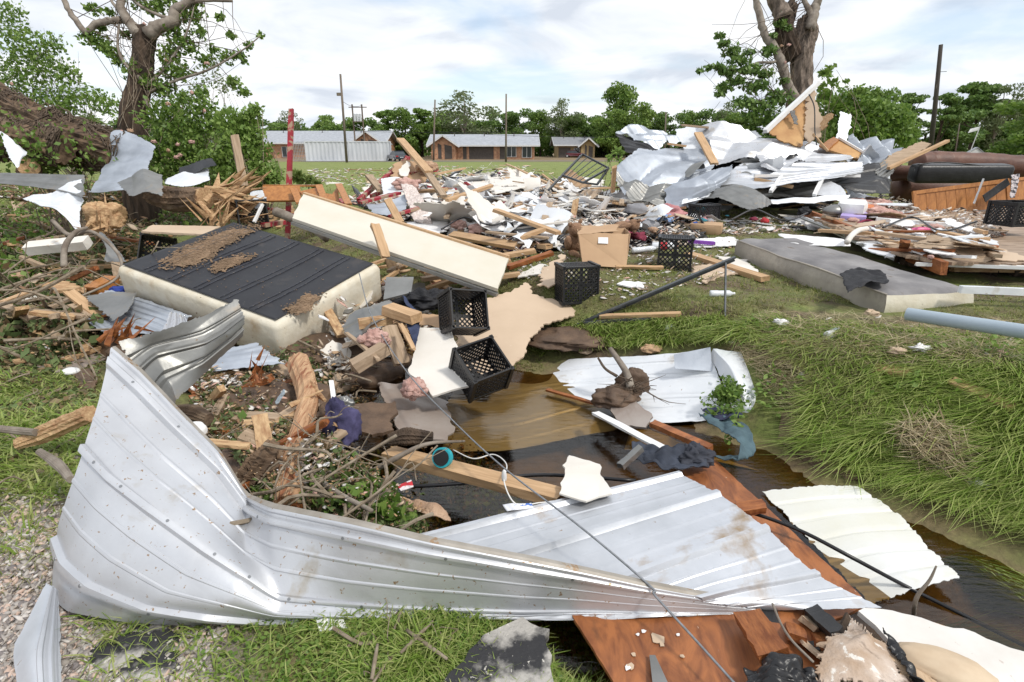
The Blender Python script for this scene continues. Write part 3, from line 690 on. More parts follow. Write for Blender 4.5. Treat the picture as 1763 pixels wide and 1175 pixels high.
house(960, 1022, 1036, 118, 266, 249, 240, 'small tan and dark house to the right of the nearest brick house', (1,), tanwall, dshing,
      [(.02, .35, .1, 2.1, dpanel, 'porch_opening'), (.45, .6, .4, 2.0, glass, 'window')], rname='tan_house', wing=(.62, 1.0))
house(1030, 1100, 1110, 128, 264, 250, 241, 'dim grey house half hidden behind the crumpled metal heap', (-1,), dpanel, dshing,
      [(.1, .2, .4, 2.0, glass, 'window')], rname='grey_house')
house(1738, 1800, 1830, 120, 246, 238, 232, 'distant tan house with a blue tarp on its roof by the road', (-1,), tanwall, shingle, [(.3, .5, .5, 2.2, glass, 'window')], rname='tan_house')
a = gp(1752, 116); b = MB(); zt = top_z(235, a)
b.add([(a[0] - 2, a[1] + 2.5, zt - .6), (a[0] + 3, a[1] + 2.5, zt - .6), (a[0] + 2.6, a[1] + 6, zt + .5), (a[0] - 1.8, a[1] + 6, zt + .5)], [(0, 1, 2, 3)])
T(b.build('tarp', mat('blue_tarp', (0.05, 0.16, 0.5), rough=0.5)), 'bright blue tarp spread over the distant roof at right', 'tarp')

# shipping container
ctm = mat('white_container_paint', (0.62, 0.64, 0.67), (0.50, 0.52, 0.55), scale=1.2, rough=0.6, spots=(3, 0.64, (0.36, 0.34, 0.32), 0.1), stretch=(1, 1, .25))
a = gp(528, 83); bb = gp(674, 86); z0 = float(a[2]); zt = top_z(243.5, a); d = nrm(bb - a); d[2] = 0; q = A(-d[1], d[0], 0); L = np.linalg.norm((bb - a)[:2])
ct = empty('shipping_container', (*(a + bb)[:2] / 2, z0)); T(ct, 'long white corrugated container standing on the far lawn', 'container')
def kid(root, b, name, mt, smooth=False):
    o = b.build(name, mt, base=False, smooth=smooth); o.parent = root; o.location = -Vector(root.location); return o
def wallgrid(p0, dr, L_, out_):
    nn = int(L_ / 0.07); P = []
    for i_ in range(nn + 1):
        u = L_ * i_ / nn; ph = (u / 0.56) % 1; o_ = 0.07 * np.clip(4 * abs(ph - .5) - 0.5, 0, 1)
        P.append([p0 + dr * u + out_ * o_ + A(0, 0, zz - z0) for zz in (z0 + .15, zt - .1)])
    return np.array(P)
b = MB(); b.grid(wallgrid(A(a[0], a[1], z0), d, L, -q)); b.grid(wallgrid(A(a[0], a[1], z0) + q * 2.4 + d * 0, -q * -1 * -1, 2.4, -d))
P0 = A(a[0], a[1], z0); kid(ct, b, 'side_wall', ctm)
b = MB(); b.add([P0 + A(0, 0, zt - z0), P0 + d * L + A(0, 0, zt - z0), P0 + d * L + q * 2.4 + A(0, 0, zt - z0), P0 + q * 2.4 + A(0, 0, zt - z0)], [(0, 1, 2, 3)]); kid(ct, b, 'roof', ctm)
b = MB()
for (p_, r_) in ((P0, P0 + d * L), (P0, P0 + q * 2.4)):
    for hz in (0.07, zt - z0 - .05): b.bar(p_ + A(0, 0, hz) - q * .03, r_ + A(0, 0, hz) - q * .03, .14, .16)
for p_ in (P0, P0 + d * L, P0 + q * 2.4, P0 + d * L / 2): b.bar(p_ - q * .04, p_ - q * .04 + A(0, 0, zt - z0), .16, .14, up=q)
kid(ct, b, 'corner_frame', ctm)
# chain link panel left of it
b = MB(); fa = gp(506, 83)
for i_ in range(9): p_ = fa + (a - fa) * i_ / 8; b.bar(A(p_[0], p_[1], p_[2]), A(p_[0], p_[1], zt - .1), .06, .06, up=q)
for hz in np.linspace(.1, zt - z0 - .1, 7): b.bar(fa + A(0, 0, hz), a + A(0, 0, hz), .03, .04)
T(b.build('wire_fence', mat('fence_wire', (0.35, 0.36, 0.37), rough=.6)), 'grey wire fence panel standing at the left end of the container', 'fence')

# vehicles
def car(px, depth, rot, colr, label, kind='car', L=4.5, Wd=1.8, Ht=1.45, suv=False, name='parked_car'):
    g = gp(px, depth); root = empty(name, g, (0, 0, rot)); T(root, label, kind)
    pm = mat('car_paint', colr, tuple(k * .9 for k in colr), rough=0.25, coat=1.0, spec=0.5)
    def kd(b, nm, mt, sm=False, par=root): o = b.build(nm, mt, base=False, smooth=sm); o.parent = par; return o
    hl = L / 2; bh = Ht * 0.60
    prof = [(-hl, .35), (-hl, bh * .85), (-hl * .93, bh), (-hl * .45, bh * 1.04), (hl * .55, bh * 1.04), (hl * .96, bh * .95), (hl, bh * .8), (hl, .35)] if not suv else \
           [(-hl, .35), (-hl, bh * .85), (-hl * .93, bh), (-hl * .4, bh * 1.04), (hl * .96, bh * 1.04), (hl, bh * .9), (hl, .35)]
    P = np.array([[(x, sx * Wd / 2 * (1 if z < bh * .9 else .94), z) for x, z in prof] for sx in (-1, 1)])
    b = MB(); n_ = len(prof); b.add(P.reshape(-1, 3), [list(range(n_)), list(range(2 * n_ - 1, n_ - 1, -1))] + [(i_, (i_ + 1) % n_, n_ + (i_ + 1) % n_, n_ + i_)[::-1] for i_ in range(n_)])
    body = kd(b, 'body', pm)
    top = [(-hl * .45, bh * 1.03), (-hl * .15, Ht - .05), (hl * (.45 if not suv else .82), Ht - .05), (hl * (.78 if not suv else .95), bh * 1.03)]
    b = MB(); P = np.array([[(x, sx * Wd / 2 * (.90 if z < Ht - .1 else .74), z) for x, z in top] for sx in (-1, 1)])
    b.add(P.reshape(-1, 3), [(0, 1, 2, 3), (7, 6, 5, 4), (0, 4, 5, 1), (2, 6, 7, 3)]); kd(b, 'window', glass)
    b = MB(); b.box(((top[1][0] + top[2][0]) / 2, 0, Ht - .02), (top[2][0] - top[1][0] + .12, Wd * .77, .06)); kd(b, 'roof', pm)
    for x in (-hl * .62, hl * .62):
        for sy in (-1, 1):
            b = MB(); b.tube([(x, sy * (Wd / 2 - .2), .33), (x, sy * (Wd / 2 + .02), .33)], .33, 14); wh = kd(b, 'wheel', M['black'])
            b = MB(); b.tube([(x, sy * (Wd / 2 + .01), .33), (x, sy * (Wd / 2 + .04), .33)], .19, 10); kd(b, 'rim', trimw, par=wh)
    for sy in (-1, 1):
        b = MB(); b.box((hl + .01, sy * Wd * .38, bh * .82), (.04, .36, .16)); kd(b, 'tail_light', mat('tail_light_glass', (.45, .02, .02), rough=.3))
        b = MB(); b.box((-hl - .01, sy * Wd * .36, bh * .72), (.04, .36, .14)); kd(b, 'headlight', trimw)
    b = MB(); b.box((hl + .015, 0, bh * .62), (.03, .5, .14)); kd(b, 'number_plate', trimw)
    b = MB(); b.box((hl, 0, .42), (.1, Wd * .96, .22)); kd(b, 'bumper', pm)
    return root
car(684, 84.5, R_(-62), (0.012, 0.018, 0.04), 'dark blue sedan parked at the right end of the container')
car(990, 118, R_(155), (0.16, 0.012, 0.025), 'dark red hatchback parked in front of the tan house', suv=True)
car(1725, 92, R_(8), (0.02, 0.03, 0.028), 'dark SUV on the road at far right', kind='suv', L=5.0, Ht=1.8, suv=True)

# utility poles
polem = mat('weathered_pole', (0.20, 0.16, 0.13), (0.12, 0.10, 0.085), scale=2, rough=.9, stretch=(1, 1, .2))
poled = mat('dark_wet_pole', (0.07, 0.055, 0.045), (0.035, 0.03, 0.027), scale=2, rough=.8, stretch=(1, 1, .2), spots=(6, .62, (.16, .14, .12)))
def pole(px, ptop, pxtop, depth, r, label, mt=polem, group='utility poles across the field'):
    g = gp(px, depth); zt_ = top_z(ptop, g); t_ = A((pxtop - PCX) / FPX * (g[1] * _c + (EYE - zt_) * _s) , g[1], zt_)
    root = empty('utility_pole', g); T(root, label, 'utility pole', group)
    b = MB(); b.tube([g - A(0, 0, .5), g + (t_ - g) * .5, t_], [r, r * .85, r * .7], 10); kid(root, b, 'post', mt, True)
    return root, g, t_
rt, g, t_ = pole(597, 128, 586, 72, .17, 'tall thin wooden pole with a lamp arm rising behind the white container')
b = MB(); m_ = t_ - (t_ - g) * .22; b.box(m_ + A(-.35, 0, 0), (.5, .3, .35)); b.bar(m_, m_ + A(-.35, 0, .1), .06, .06); kid(rt, b, 'lamp', polem)
rt, g, t_ = pole(871, 162, 871.5, 76, .14, 'grey wooden pole standing in front of the nearest brick house')
b = MB(); b.bar(t_ - A(.3, 0, 3.2), t_ - A(0, 0, 2.9), .06, .06); kid(rt, b, 'bracket', polem)
pole(746, 172, 749, 90, .16, 'brown wooden pole at the left corner of the nearest brick house')
pole(1144, 193, 1146.5, 100, .16, 'short leaning pole before the treeline, left of the metal heap')
rt, g, t_ = pole(1600, 77, 1620, 40, .17, 'dark broken pole leaning strongly to the right, no wires on top', poled)
b = MB(); m_ = g + (t_ - g) * .79; b.bar(m_, m_ + A(.55, 0, .02), .03, .03); kid(rt, b, 'bracket', M['steel_dark'])
pole(1643, 213, 1652, 88, .10, 'thin grey street pole far right beside the trees')
g = gp(1664, 84); zt_ = top_z(217, g); fp = empty('flagpole', g); T(fp, 'thin white slanting pole with a small banner near the shed', 'flagpole')
b = MB(); b.tube([g, (g[0] + .75, g[1], zt_)], .06, 6); kid(fp, b, 'pole', trimw); b = MB(); b.add([(g[0] + .7, g[1], zt_ - .1), (g[0] - .8, g[1], zt_ - 1.0), (g[0] - .5, g[1] + .1, zt_ - .4), (g[0] + .6, g[1], zt_ - .6)], [(0, 2, 1, 3)]); kid(fp, b, 'banner', trimw)
# H frame with transformers
hf = empty('transformer_frame', gp(622, 95)); T(hf, 'twin pole frame carrying pale grey transformers above the long roof', 'transformer')
g0, g1 = gp(614, 95), gp(630, 95); zt_ = top_z(180, g0)
for g_ in (g0, g1): b = MB(); b.tube([g_, A(g_[0] , g_[1], zt_)], .13, 8); kid(hf, b, 'post', polem)
b = MB(); b.bar(A(g0[0] - .6, g0[1], top_z(185, g0)), A(g1[0] + .8, g0[1], top_z(185, g0)), .12, .14); kid(hf, b, 'crossbeam', polem)
b = MB(); b.bar(A(g0[0], g0[1] - .3, top_z(210, g0)), A(g1[0], g0[1] - .3, top_z(210, g0)), .9, .1); kid(hf, b, 'platform', polem)
for k_ in range(3):
    c = A(g0[0] + .35 + .45 * k_, g0[1] - .3, top_z(210, g0)); b = MB(); b.tube([c + A(0, 0, .06), c + A(0, 0, 1.2)], .2, 10); kid(hf, b, 'transformer_can', ctm)
for (x0, y0, x1, y1, dp, lb) in ((460, 219, 890, 228, 96, 'lower thin power line crossing over the two long roofs'), (590, 175, 622, 182, 88, 'short slack wire between the tall pole and the transformers'), (745, 226, 1100, 236, 100, 'thin power line passing above the nearest brick house'), (1180, 220, 1240, 175, 40, 'loose wire hanging over the metal heap to the broken tree')):
    p0, p1 = W(x0, y0, dp), W(x1, y1, dp); ts = np.linspace(0, 1, 14); P = p0 + (p1 - p0) * ts[:, None]; P[:, 2] -= 4 * ts * (1 - ts) * .4
    b = MB(); b.tube(P, .025 * dp / 90, 4); T(b.build('power_line', M['cable']), lb, 'wire')
# small white shed sign
g = gp(1675, 86); sh = empty('small_shed', g); T(sh, 'tiny white peaked sign shed on the grass at far right', 'shed')
b = MB(); b.box(g + A(0, 0, .9), (3.6, .5, 1.8)); b.prism([g + A(-2, -.3, 1.8), g + A(2, -.3, 1.8), g + A(0, -.3, 3.0)], (0, .7, 0)); kid(sh, b, 'wall', trimw)
b = MB(); b.bar(g + A(-2.2, -.05, 1.75), g + A(0, -.05, 3.15), .9, .1, up=(0, 0, 1)); b.bar(g + A(2.2, -.05, 1.75), g + A(0, -.05, 3.15), .9, .1); kid(sh, b, 'roof', shingle)
b = MB(); b.box(g + A(0, -.27, 1.1), (2.6, .03, .9)); kid(sh, b, 'sign_board', ctm); sh.scale = (.62,) * 3

# ------------------------------------------------------------------ treeline
def crown_pts(rg, n_, blobs, shell=0.5):
    w_ = np.array([bl[3] * bl[4] * bl[5] for bl in blobs]) ** .67; w_ /= w_.sum()
    k_ = rg.choice(len(blobs), n_, p=w_); B = np.array(blobs)[k_]
    D = rg.randn(n_, 3); D /= np.linalg.norm(D, axis=1)[:, None]
    return B[:, :3] + D * B[:, 3:] * (rg.rand(n_) ** shell)[:, None]
def proto_tree(style, seed, H=10.0, Wd=8.0):
    rg = np.random.RandomState(seed); root = empty('tree', (0, 0, 0))
    nb = {'round': 26, 'airy': 20, 'pine': 16, 'column': 18}[style]
    blobs = []
    for i_ in range(nb):
        t = rg.rand()
        if style == 'round': z = H * (0.12 + 0.80 * t); r_ = Wd / 2 * math.sqrt(max(0.06, 1 - ((z / H - .48) / .56) ** 2))
        elif style == 'airy': z = H * (0.2 + 0.74 * t); r_ = Wd / 2 * math.sqrt(max(0.06, 1 - ((z / H - .6) / .42) ** 2))
        elif style == 'pine': z = H * (0.55 + 0.42 * t); r_ = Wd / 2 * (1.1 - t * .6)
        else: z = H * (0.08 + .88 * t); r_ = Wd / 2 * (1 - .55 * t)
        an = rg.rand() * 6.283; rr_ = r_ * rg.rand() ** .5 * .85; s_ = Wd * (.11 + .09 * rg.rand())
        blobs.append((math.cos(an) * rr_, math.sin(an) * rr_, z, s_ * 1.15, s_ * 1.15, s_ * (.8 if style != 'pine' else .4)))
    nl = {'round': 5200, 'airy': 2600, 'pine': 2600, 'column': 4200}[style]
    C = crown_pts(rg, nl, blobs, .38); C[:, 2] = np.maximum(C[:, 2], .1)
    mt = {'round': ('leaf_dark', 'leaf', 'leaf_light')[seed % 3], 'airy': 'leaf_pale', 'pine': 'leaf_dark', 'column': 'leaf'}[style]
    V, F = leafquads(C, .34 if style != 'airy' else .26, rg, long=1.3); cr = npmesh('crown', V, F, M[mt]); cr.parent = root
    b = MB(); b.tube([(0, 0, -.3), (.1, 0, H * .3), (-.1, .1, H * .65)], [.28, .2, .08], 8)
    for i_ in range(9 if style in ('airy', 'pine') else 6):
        z = H * (.22 + .5 * rg.rand()); bl = blobs[rg.randint(nb)]
        b.tube([(0, 0, z), ((bl[0]) * .5, bl[1] * .5, (z + bl[2]) / 2 + .3), bl[:3]], [.12, .07, .02], 5)
    tk = b.build('trunk', M['limb'] if style == 'airy' else M['bark'], base=False); tk.parent = root
    return root
PROT = {'dark': proto_tree('round', 3), 'mid': proto_tree('round', 1), 'light': proto_tree('round', 2), 'airy': proto_tree('airy', 5, 10, 7), 'pine': proto_tree('pine', 6, 10, 6), 'col': proto_tree('column', 7, 10, 5)}
PNAME = {'dark': 'dark dense leafy tree', 'mid': 'mid green leafy tree', 'light': 'light green leafy tree', 'airy': 'pale thin crowned tree', 'pine': 'dark bare-trunked pine', 'col': 'narrow upright green tree'}
TL = [(470, 206, 70, 'dark', 140), (512, 193, 46, 'airy', 135), (480, 213, 60, 'mid', 128), (560, 198, 60, 'light', 138), (610, 203, 60, 'mid', 134), (648, 204, 50, 'dark', 140), (585, 215, 60, 'mid', 127),
      (667, 190, 50, 'col', 126), (700, 188, 60, 'mid', 124), (727, 187, 50, 'col', 130), (755, 200, 50, 'mid', 122), (802, 160, 100, 'airy', 118), (778, 190, 70, 'light', 126), (835, 205, 60, 'dark', 140),
      (862, 190, 60, 'dark', 138), (895, 189, 58, 'dark', 134), (930, 192, 50, 'mid', 136), (966, 172, 56, 'airy', 130), (975, 200, 70, 'mid', 132), (1010, 196, 56, 'dark', 136), (1040, 205, 70, 'mid', 122),
      (1068, 146, 74, 'mid', 126), (1052, 190, 60, 'light', 118), (1096, 178, 58, 'light', 114), (1080, 200, 80, 'mid', 120), (1122, 190, 50, 'dark', 132), (1150, 196, 56, 'dark', 134), (1185, 192, 60, 'mid', 138), (1220, 188, 70, 'dark', 134),
      (1242, 176, 40, 'airy', 128), (1255, 195, 70, 'mid', 120), (1300, 200, 80, 'dark', 124), (1345, 205, 80, 'mid', 120), (1395, 196, 80, 'mid', 100), (1490, 152, 64, 'mid', 78), (1530, 175, 70, 'light', 70),
      (1551, 160, 56, 'pine', 96), (1607, 161, 56, 'pine', 92), (1585, 205, 90, 'dark', 100), (1640, 190, 80, 'dark', 98), (1666, 141, 84, 'pine', 104), (1702, 146, 60, 'airy', 100), (1690, 170, 100, 'dark', 106), (1745, 188, 60, 'dark', 110),
      (1763, 170, 120, 'mid', 66), (1860, 160, 150, 'dark', 80), (250, 205, 90, 'dark', 120), (330, 208, 90, 'mid', 118), (410, 206, 80, 'dark', 125), (-60, 190, 120, 'mid', 90), (60, 200, 120, 'dark', 100), (150, 200, 90, 'mid', 110), (-180, 180, 120, 'dark', 100)]
rg = np.random.RandomState(11); used = set(); seen = {}
LBL = {'left': 'left of the container', 'a': 'above the long roof', 'b': 'over the nearest brick house', 'c': 'behind the tan house', 'd': 'behind the metal heap', 'e': 'right of the broken tree', 'f': 'at the far right'}
for (px, yt, wpx, st, dp) in TL:
    g = gp(px, dp); H = (top_z(yt, g) - g[2]) * 1.03; Wm = wpx * dp / FPX * 1.12
    o = PROT[st] if st not in used else copytree(PROT[st]); used.add(st)
    w0 = {'airy': 7, 'pine': 6, 'col': 5}.get(st, 8)
    o.location = g - A(0, 0, .1); o.scale = (Wm / w0, Wm / w0, H / 10); o.rotation_euler = (0, 0, rg.rand() * 6.28)
    zn = 'left' if px < 500 else 'a' if px < 735 else 'b' if px < 945 else 'c' if px < 1060 else 'd' if px < 1420 else 'e' if px < 1600 else 'f'
    key = (st, zn); seen[key] = seen.get(key, 0) + 1
    tall = 'tallest' if yt < 165 else 'tall' if yt < 190 else 'low'
    ordn = ['', ', second from left', ', third from left', ', fourth from left', ', fifth from left', ', last']
    T(o, f"{tall} {PNAME[st]} {LBL[zn]}" + ordn[min(seen[key] - 1, 5)], 'tree', 'trees along the far treeline')
# low undergrowth closing the foot of the treeline
C = []
for px in np.arange(-300, 2050, 5.0):
    g = gp(px, 142 + 8 * math.sin(px / 60)); h_ = 3.6 + 2.0 * math.sin(px / 37) + 1.0 * math.sin(px / 13)
    m_ = 75; C.append(np.stack([g[0] + rg.randn(m_) * .8, g[1] + rg.randn(m_) * 1.5, g[2] + rg.rand(m_) ** .8 * h_ * 1.25], 1))
T(leafobj('undergrowth', np.vstack(C), .75, M['leaf_dark'], 9), kind='stuff')
# ================================================================== BROKEN TREES AND BUSHES
def spline(pts, n_):
    pts = np.asarray(pts, float); k = len(pts)
    if k == 2: t = np.linspace(0, 1, n_)[:, None]; return pts[0] + (pts[1] - pts[0]) * t
    Pp = np.vstack([2 * pts[0] - pts[1], pts, 2 * pts[-1] - pts[-2]]); t = np.linspace(0, k - 1 - 1e-6, n_); i_ = t.astype(int); f = (t - i_)[:, None] if pts.ndim == 2 else (t - i_)
    p0, p1, p2, p3 = Pp[i_], Pp[i_ + 1], Pp[i_ + 2], Pp[i_ + 3]
    return 0.5 * (2 * p1 + (p2 - p0) * f + (2 * p0 - 5 * p1 + 4 * p2 - p3) * f * f + (3 * p1 - p0 - 3 * p2 + p3) * f ** 3)
def trunkmesh(b, pts, rad, n_=50, seg=36, ridge_=0.07, seed=0, lump=0.06, nr=11, jag=0.0):
    P = spline(pts, n_); r = np.interp(np.linspace(0, 1, n_), np.linspace(0, 1, len(rad)), rad)
    Tn = np.gradient(P, axis=0); Tn /= np.linalg.norm(Tn, axis=1)[:, None]; u = nrm(np.cross(Tn[0], A(.3, .2, .9)))
    rg = np.random.RandomState(seed); an = np.arange(seg) * 2 * math.pi / seg; V = []; ln = 0
    for i_ in range(n_):
        u = nrm(u - Tn[i_] * (u @ Tn[i_])); w_ = np.cross(Tn[i_], u)
        if i_: ln += np.linalg.norm(P[i_] - P[i_ - 1])
        tw = an * nr + 1.2 * np.sin(ln * 2.2 + an * 2 + seed) + .8 * np.sin(ln * 6 + an * 3)
        k = 1 + ridge_ * (1 - 2 * np.abs(np.sin(tw / 2))) + lump * np.sin(an * 2 + ln * 3 + seed) + lump * .7 * np.sin(an * 3 - ln * 5) + ridge_ * .3 * rg.randn(seg)
        c = P[i_]
        V.append(c + (np.cos(an) * k)[:, None] * u * r[i_] + (np.sin(an) * k)[:, None] * w_ * r[i_])
    V = np.array(V)
    if jag: V[-1] += Tn[-1] * (rg.rand(seg, 1) * jag); V[-2] += Tn[-1] * (rg.rand(seg, 1) * jag * .3)
    F = [(i_ * seg + j_, i_ * seg + (j_ + 1) % seg, (i_ + 1) * seg + (j_ + 1) % seg, (i_ + 1) * seg + j_) for i_ in range(n_ - 1) for j_ in range(seg)] + [list(range(seg))[::-1], [(n_ - 1) * seg + j_ for j_ in range(seg)]]
    b.add(V.reshape(-1, 3), F)
def Wl(L_, d): return [W(*p[:2], d if len(p) < 3 else p[2]) for p in L_]
def clumps(L_, d, n_per, rg, ddep=0.25, sq=.9):
    """leaf centres round pixel clumps (px, py, radius px[, depth])"""
    out_ = []
    for c in L_:
        dd = c[3] if len(c) > 3 else d; r = c[2] * dd / FPX; m_ = int(n_per * (c[2] / 20) ** 1.6)
        D = rg.randn(m_, 3); D /= np.linalg.norm(D, axis=1)[:, None]; D *= (rg.rand(m_, 1) ** .42)
        D *= (1 + .55 * snoise(D * 1.5, 1.5, int(c[0]))).reshape(-1, 1)
        out_.append(W(c[0], c[1], dd) + D * r * A(1.05, 1.3, sq))
    return np.vstack(out_)
def limbs(b, L_, d, r0, r1, seed=0, seg=7):
    P = spline(Wl(L_, d), 4 * len(L_)); P += np.random.RandomState(seed).randn(*P.shape) * r1 * .12
    b.tube(P, np.linspace(r0, r1, len(P)), seg, rough=.06, seed=seed)
def twigs_to(b, root_pts, targets, rg, r=.012):
    for t_ in targets:
        p0 = root_pts[rg.randint(len(root_pts))]; mid = (p0 + t_) / 2 + rg.randn(3) * np.linalg.norm(t_ - p0) * .13
        P = spline([p0, mid, t_], 7); b.tube(P, np.linspace(r, r * .3, 7), 4)
def kidp(root, o): o.parent = root; o.location = Vector(o.location) - Vector(root.location); return o

# left broken tree
d = 12.0; rg = np.random.RandomState(21)
base = W(226, 245, d); base[2] = float(gz(base[0], base[1])); base[0] -= .05
tr1 = empty('broken_tree', base); T(tr1, 'dark broken tree trunk with torn grey limbs and hanging leaves, standing on the left', 'tree')
b = MB(); trunkmesh(b, [base - A(0, 0, .2), W(229, 225, d), W(240, 150, d), W(246, 95, d), W(250, 52, d)], [.36, .27, .215, .20, .24], 46, 40, seed=1, lump=.05); kidp(tr1, b.build('trunk', M['bark'], base=False))
LMB = [[(238, 60), (222, 38), (210, 18), (205, -30)], [(207, 34), (185, 37), (165, 42), (148, 56), (133, 38), (118, 18), (104, -20)], [(256, 58), (275, 47), (297, 36), (302, 20), (318, 8), (350, -12)], [(318, 8), (345, 1), (400, 1)], [(300, 34), (270, 25), (235, 5), (215, -30)], [(215, 25), (196, 8), (183, -20)], [(246, 140), (215, 110), (203, 80), (205, 40)], [(252, 150), (290, 110), (320, 60), (335, 10)], [(255, 160), (300, 140), (360, 120), (420, 85), (448, 62)], [(225, 150), (210, 185), (215, 225)], [(250, 170), (262, 200), (255, 225)]]
RR = [(.12, .07), (.075, .05), (.15, .07), (.06, .03), (.04, .02), (.04, .02), (.04, .02), (.035, .012), (.035, .01), (.05, .03), (.04, .02)]
rootp = []
for k_, (q_, r_) in enumerate(zip(LMB, RR)):
    b = MB(); limbs(b, q_, d - .15, r_[0], r_[1], k_, 9); kidp(tr1, b.build('limb', M['limb'], base=False, smooth=True)); rootp += list(spline(Wl(q_, d - .15), 8))
CL = [(165, 68, 20), (186, 84, 14), (150, 62, 10), (175, 48, 10), (240, 118, 22), (256, 145, 18), (228, 135, 12), (300, 58, 20), (290, 92, 20), (322, 78, 18), (332, 28, 18), (345, 55, 13), (398, 62, 9), (430, 78, 8), (448, 62, 7), (390, 98, 15), (352, 102, 14), (268, 14, 16), (242, 8, 14), (160, 15, 12), (302, 122, 24), (282, 152, 24), (402, 142, 13), (420, 160, 11), (310, 30, 14), (196, 96, 12), (205, 108, 9), (218, 60, 9), (365, 85, 9), (415, 96, 10), (378, 30, 8), (420, 105, 6), (330, 5, 15), (285, 0, 16), (188, 20, 9)]
C = clumps(CL, d, 230, rg, sq=.8); kidp(tr1, leafobj('foliage', C, .06, M['leaf'], 3))
b = MB(); twigs_to(b, rootp, [W(c[0], c[1], d) for c in CL for _ in range(2)], rg, .009); kidp(tr1, b.build('twig', M['twig_dark'], base=False))
b = MB()
for k_ in range(9):   # vines and roots hanging about the trunk
    x = 232 + rg.randn() * 14; y0 = rg.uniform(60, 160); P = spline([W(x, y0, d - .3), W(x + rg.randn() * 8, y0 + 40, d - .33), W(x + rg.randn() * 14, min(y0 + 85, 245), d - .36)], 8); b.tube(P, .006, 4)
kidp(tr1, b.build('vine', M['twig'], base=False))

# right broken tree
d = 15.0
base = W(1378, 255, d); base[2] = float(gz(base[0], base[1]))
tr2 = empty('broken_tree', base); T(tr2, 'thick grey trunk snapped off at the top, rising behind the crumpled metal heap', 'tree')
b = MB(); trunkmesh(b, [base - A(0, 0, .2), W(1378, 215, d), W(1379, 150, d), W(1381, 95, d), W(1386, 60, d), W(1389, 36, d)], [.42, .34, .26, .29, .28, .20], 56, 44, ridge_=.09, seed=5, lump=.10, jag=.12); kidp(tr2, b.build('trunk', M['bark_grey'], base=False))
b = MB(); trunkmesh(b, [W(1368, 100, d - .05), W(1352, 66, d - .1), W(1350, 40, d - .1), W(1362, 12, d)], [.26, .26, .24, .15], 24, 30, ridge_=.09, seed=6, lump=.12, jag=.15); kidp(tr2, b.build('broken_fork', M['bark'], base=False))
LMB = [[(1395, 50), (1402, 25), (1408, 2), (1414, -30)], [(1399, 30), (1390, 12), (1378, -12)], [(1350, 30), (1338, 8), (1325, -20)], [(1372, 175), (1358, 150), (1348, 118), (1335, 85), (1318, 62), (1310, 35), (1300, -10)], [(1344, 100), (1330, 108), (1305, 108), (1288, 118)], [(1352, 160), (1330, 178), (1310, 186), (1290, 205)], [(1375, 190), (1390, 215), (1400, 235)]]
RR = [(.13, .09), (.09, .05), (.24, .15), (.13, .08), (.04, .02), (.05, .02), (.08, .05)]
rootp = []
for k_, (q_, r_) in enumerate(zip(LMB, RR)):
    b = MB(); limbs(b, q_, d - .35, r_[0], r_[1], k_ + 30, 10); kidp(tr2, b.build('limb', M['limb'] if k_ != 2 else M['bark_grey'], base=False, smooth=True)); rootp += list(spline(Wl(q_, d - .35), 8))
CL = [(1238, 62, 9), (1246, 76, 10), (1262, 88, 16), (1272, 104, 18), (1205, 122, 7), (1220, 117, 8), (1236, 116, 10), (1252, 124, 15), (1288, 120, 19), (1248, 150, 15), (1238, 162, 8), (1300, 148, 20), (1325, 88, 13), (1280, 178, 19), (1312, 186, 22), (1330, 62, 8), (1340, 168, 22), (1268, 140, 14), (1290, 90, 9), (1345, 40, 9), (1356, 48, 7), (1318, 128, 15), (1296, 200, 20), (1330, 205, 20), (1360, 215, 16), (1350, 140, 10)]
C = clumps(CL, d - .4, 250, rg, sq=.6); kidp(tr2, leafobj('foliage', C, .078, M['leaf_dark'], 8, up=.6))
b = MB(); twigs_to(b, rootp, [W(c[0] + rg.randn() * 8, c[1] + rg.randn() * 8, d - .4) for c in CL for _ in range(2)], rg, .010); kidp(tr2, b.build('twig', M['twig_dark'], base=False))

def bush(name, label, d, CL, mt, seed, size=.12, n_per=90, cat='bush', stems=8, group=None, twm='twig'):
    rg = np.random.RandomState(seed); c0 = np.mean([W(c[0], c[1], c[3] if len(c) > 3 else d) for c in CL], 0); c0[2] = float(gz(c0[0], c0[1]))
    r_ = empty(name, c0); T(r_, label, cat, group)
    kidp(r_, leafobj('foliage', clumps(CL, d, int(n_per * 2.6), rg), size * .6, M[mt], seed))
    b = MB(); rp = [c0 + A(rg.randn() * .25, rg.randn() * .15, 0) for _ in range(3)]
    twigs_to(b, rp, [W(c[0] + rg.randn() * c[2] * .7, c[1] + rg.randn() * c[2] * .7, c[3] if len(c) > 3 else d) for c in CL for _ in range(max(2, stems // 2))], rg, .012)
    kidp(r_, b.build('stem', M[twm], base=False)); return r_
bush('leafy_bush', 'dense green bush with pink tufts caught in it, right of the broken tree', 11.0, [(275, 205, 32), (300, 190, 30), (330, 225, 38), (300, 250, 36), (350, 190, 26), (265, 262, 30), (330, 272, 34), (345, 160, 14), (318, 168, 14), (370, 215, 20), (290, 300, 30), (340, 305, 30), (385, 295, 28)], 'leaf', 31, .085, 120)
bush('leafy_bush', 'bright green bush at the edge of the lawn beside the red post', 10.0, [(395, 215, 28), (425, 205, 20), (440, 190, 12), (410, 250, 36), (440, 262, 26), (380, 275, 30), (448, 290, 26), (405, 305, 26), (435, 232, 20), (470, 305, 18), (430, 320, 22)], 'leaf_light', 32, .085, 150)
bush('leafy_bush', 'dim foliage under the fallen trunk at far left', 9.0, [(20, 250, 22), (60, 262, 20), (110, 270, 22), (80, 285, 20), (30, 210, 14), (150, 285, 18)], 'leaf', 33, .1, 55)
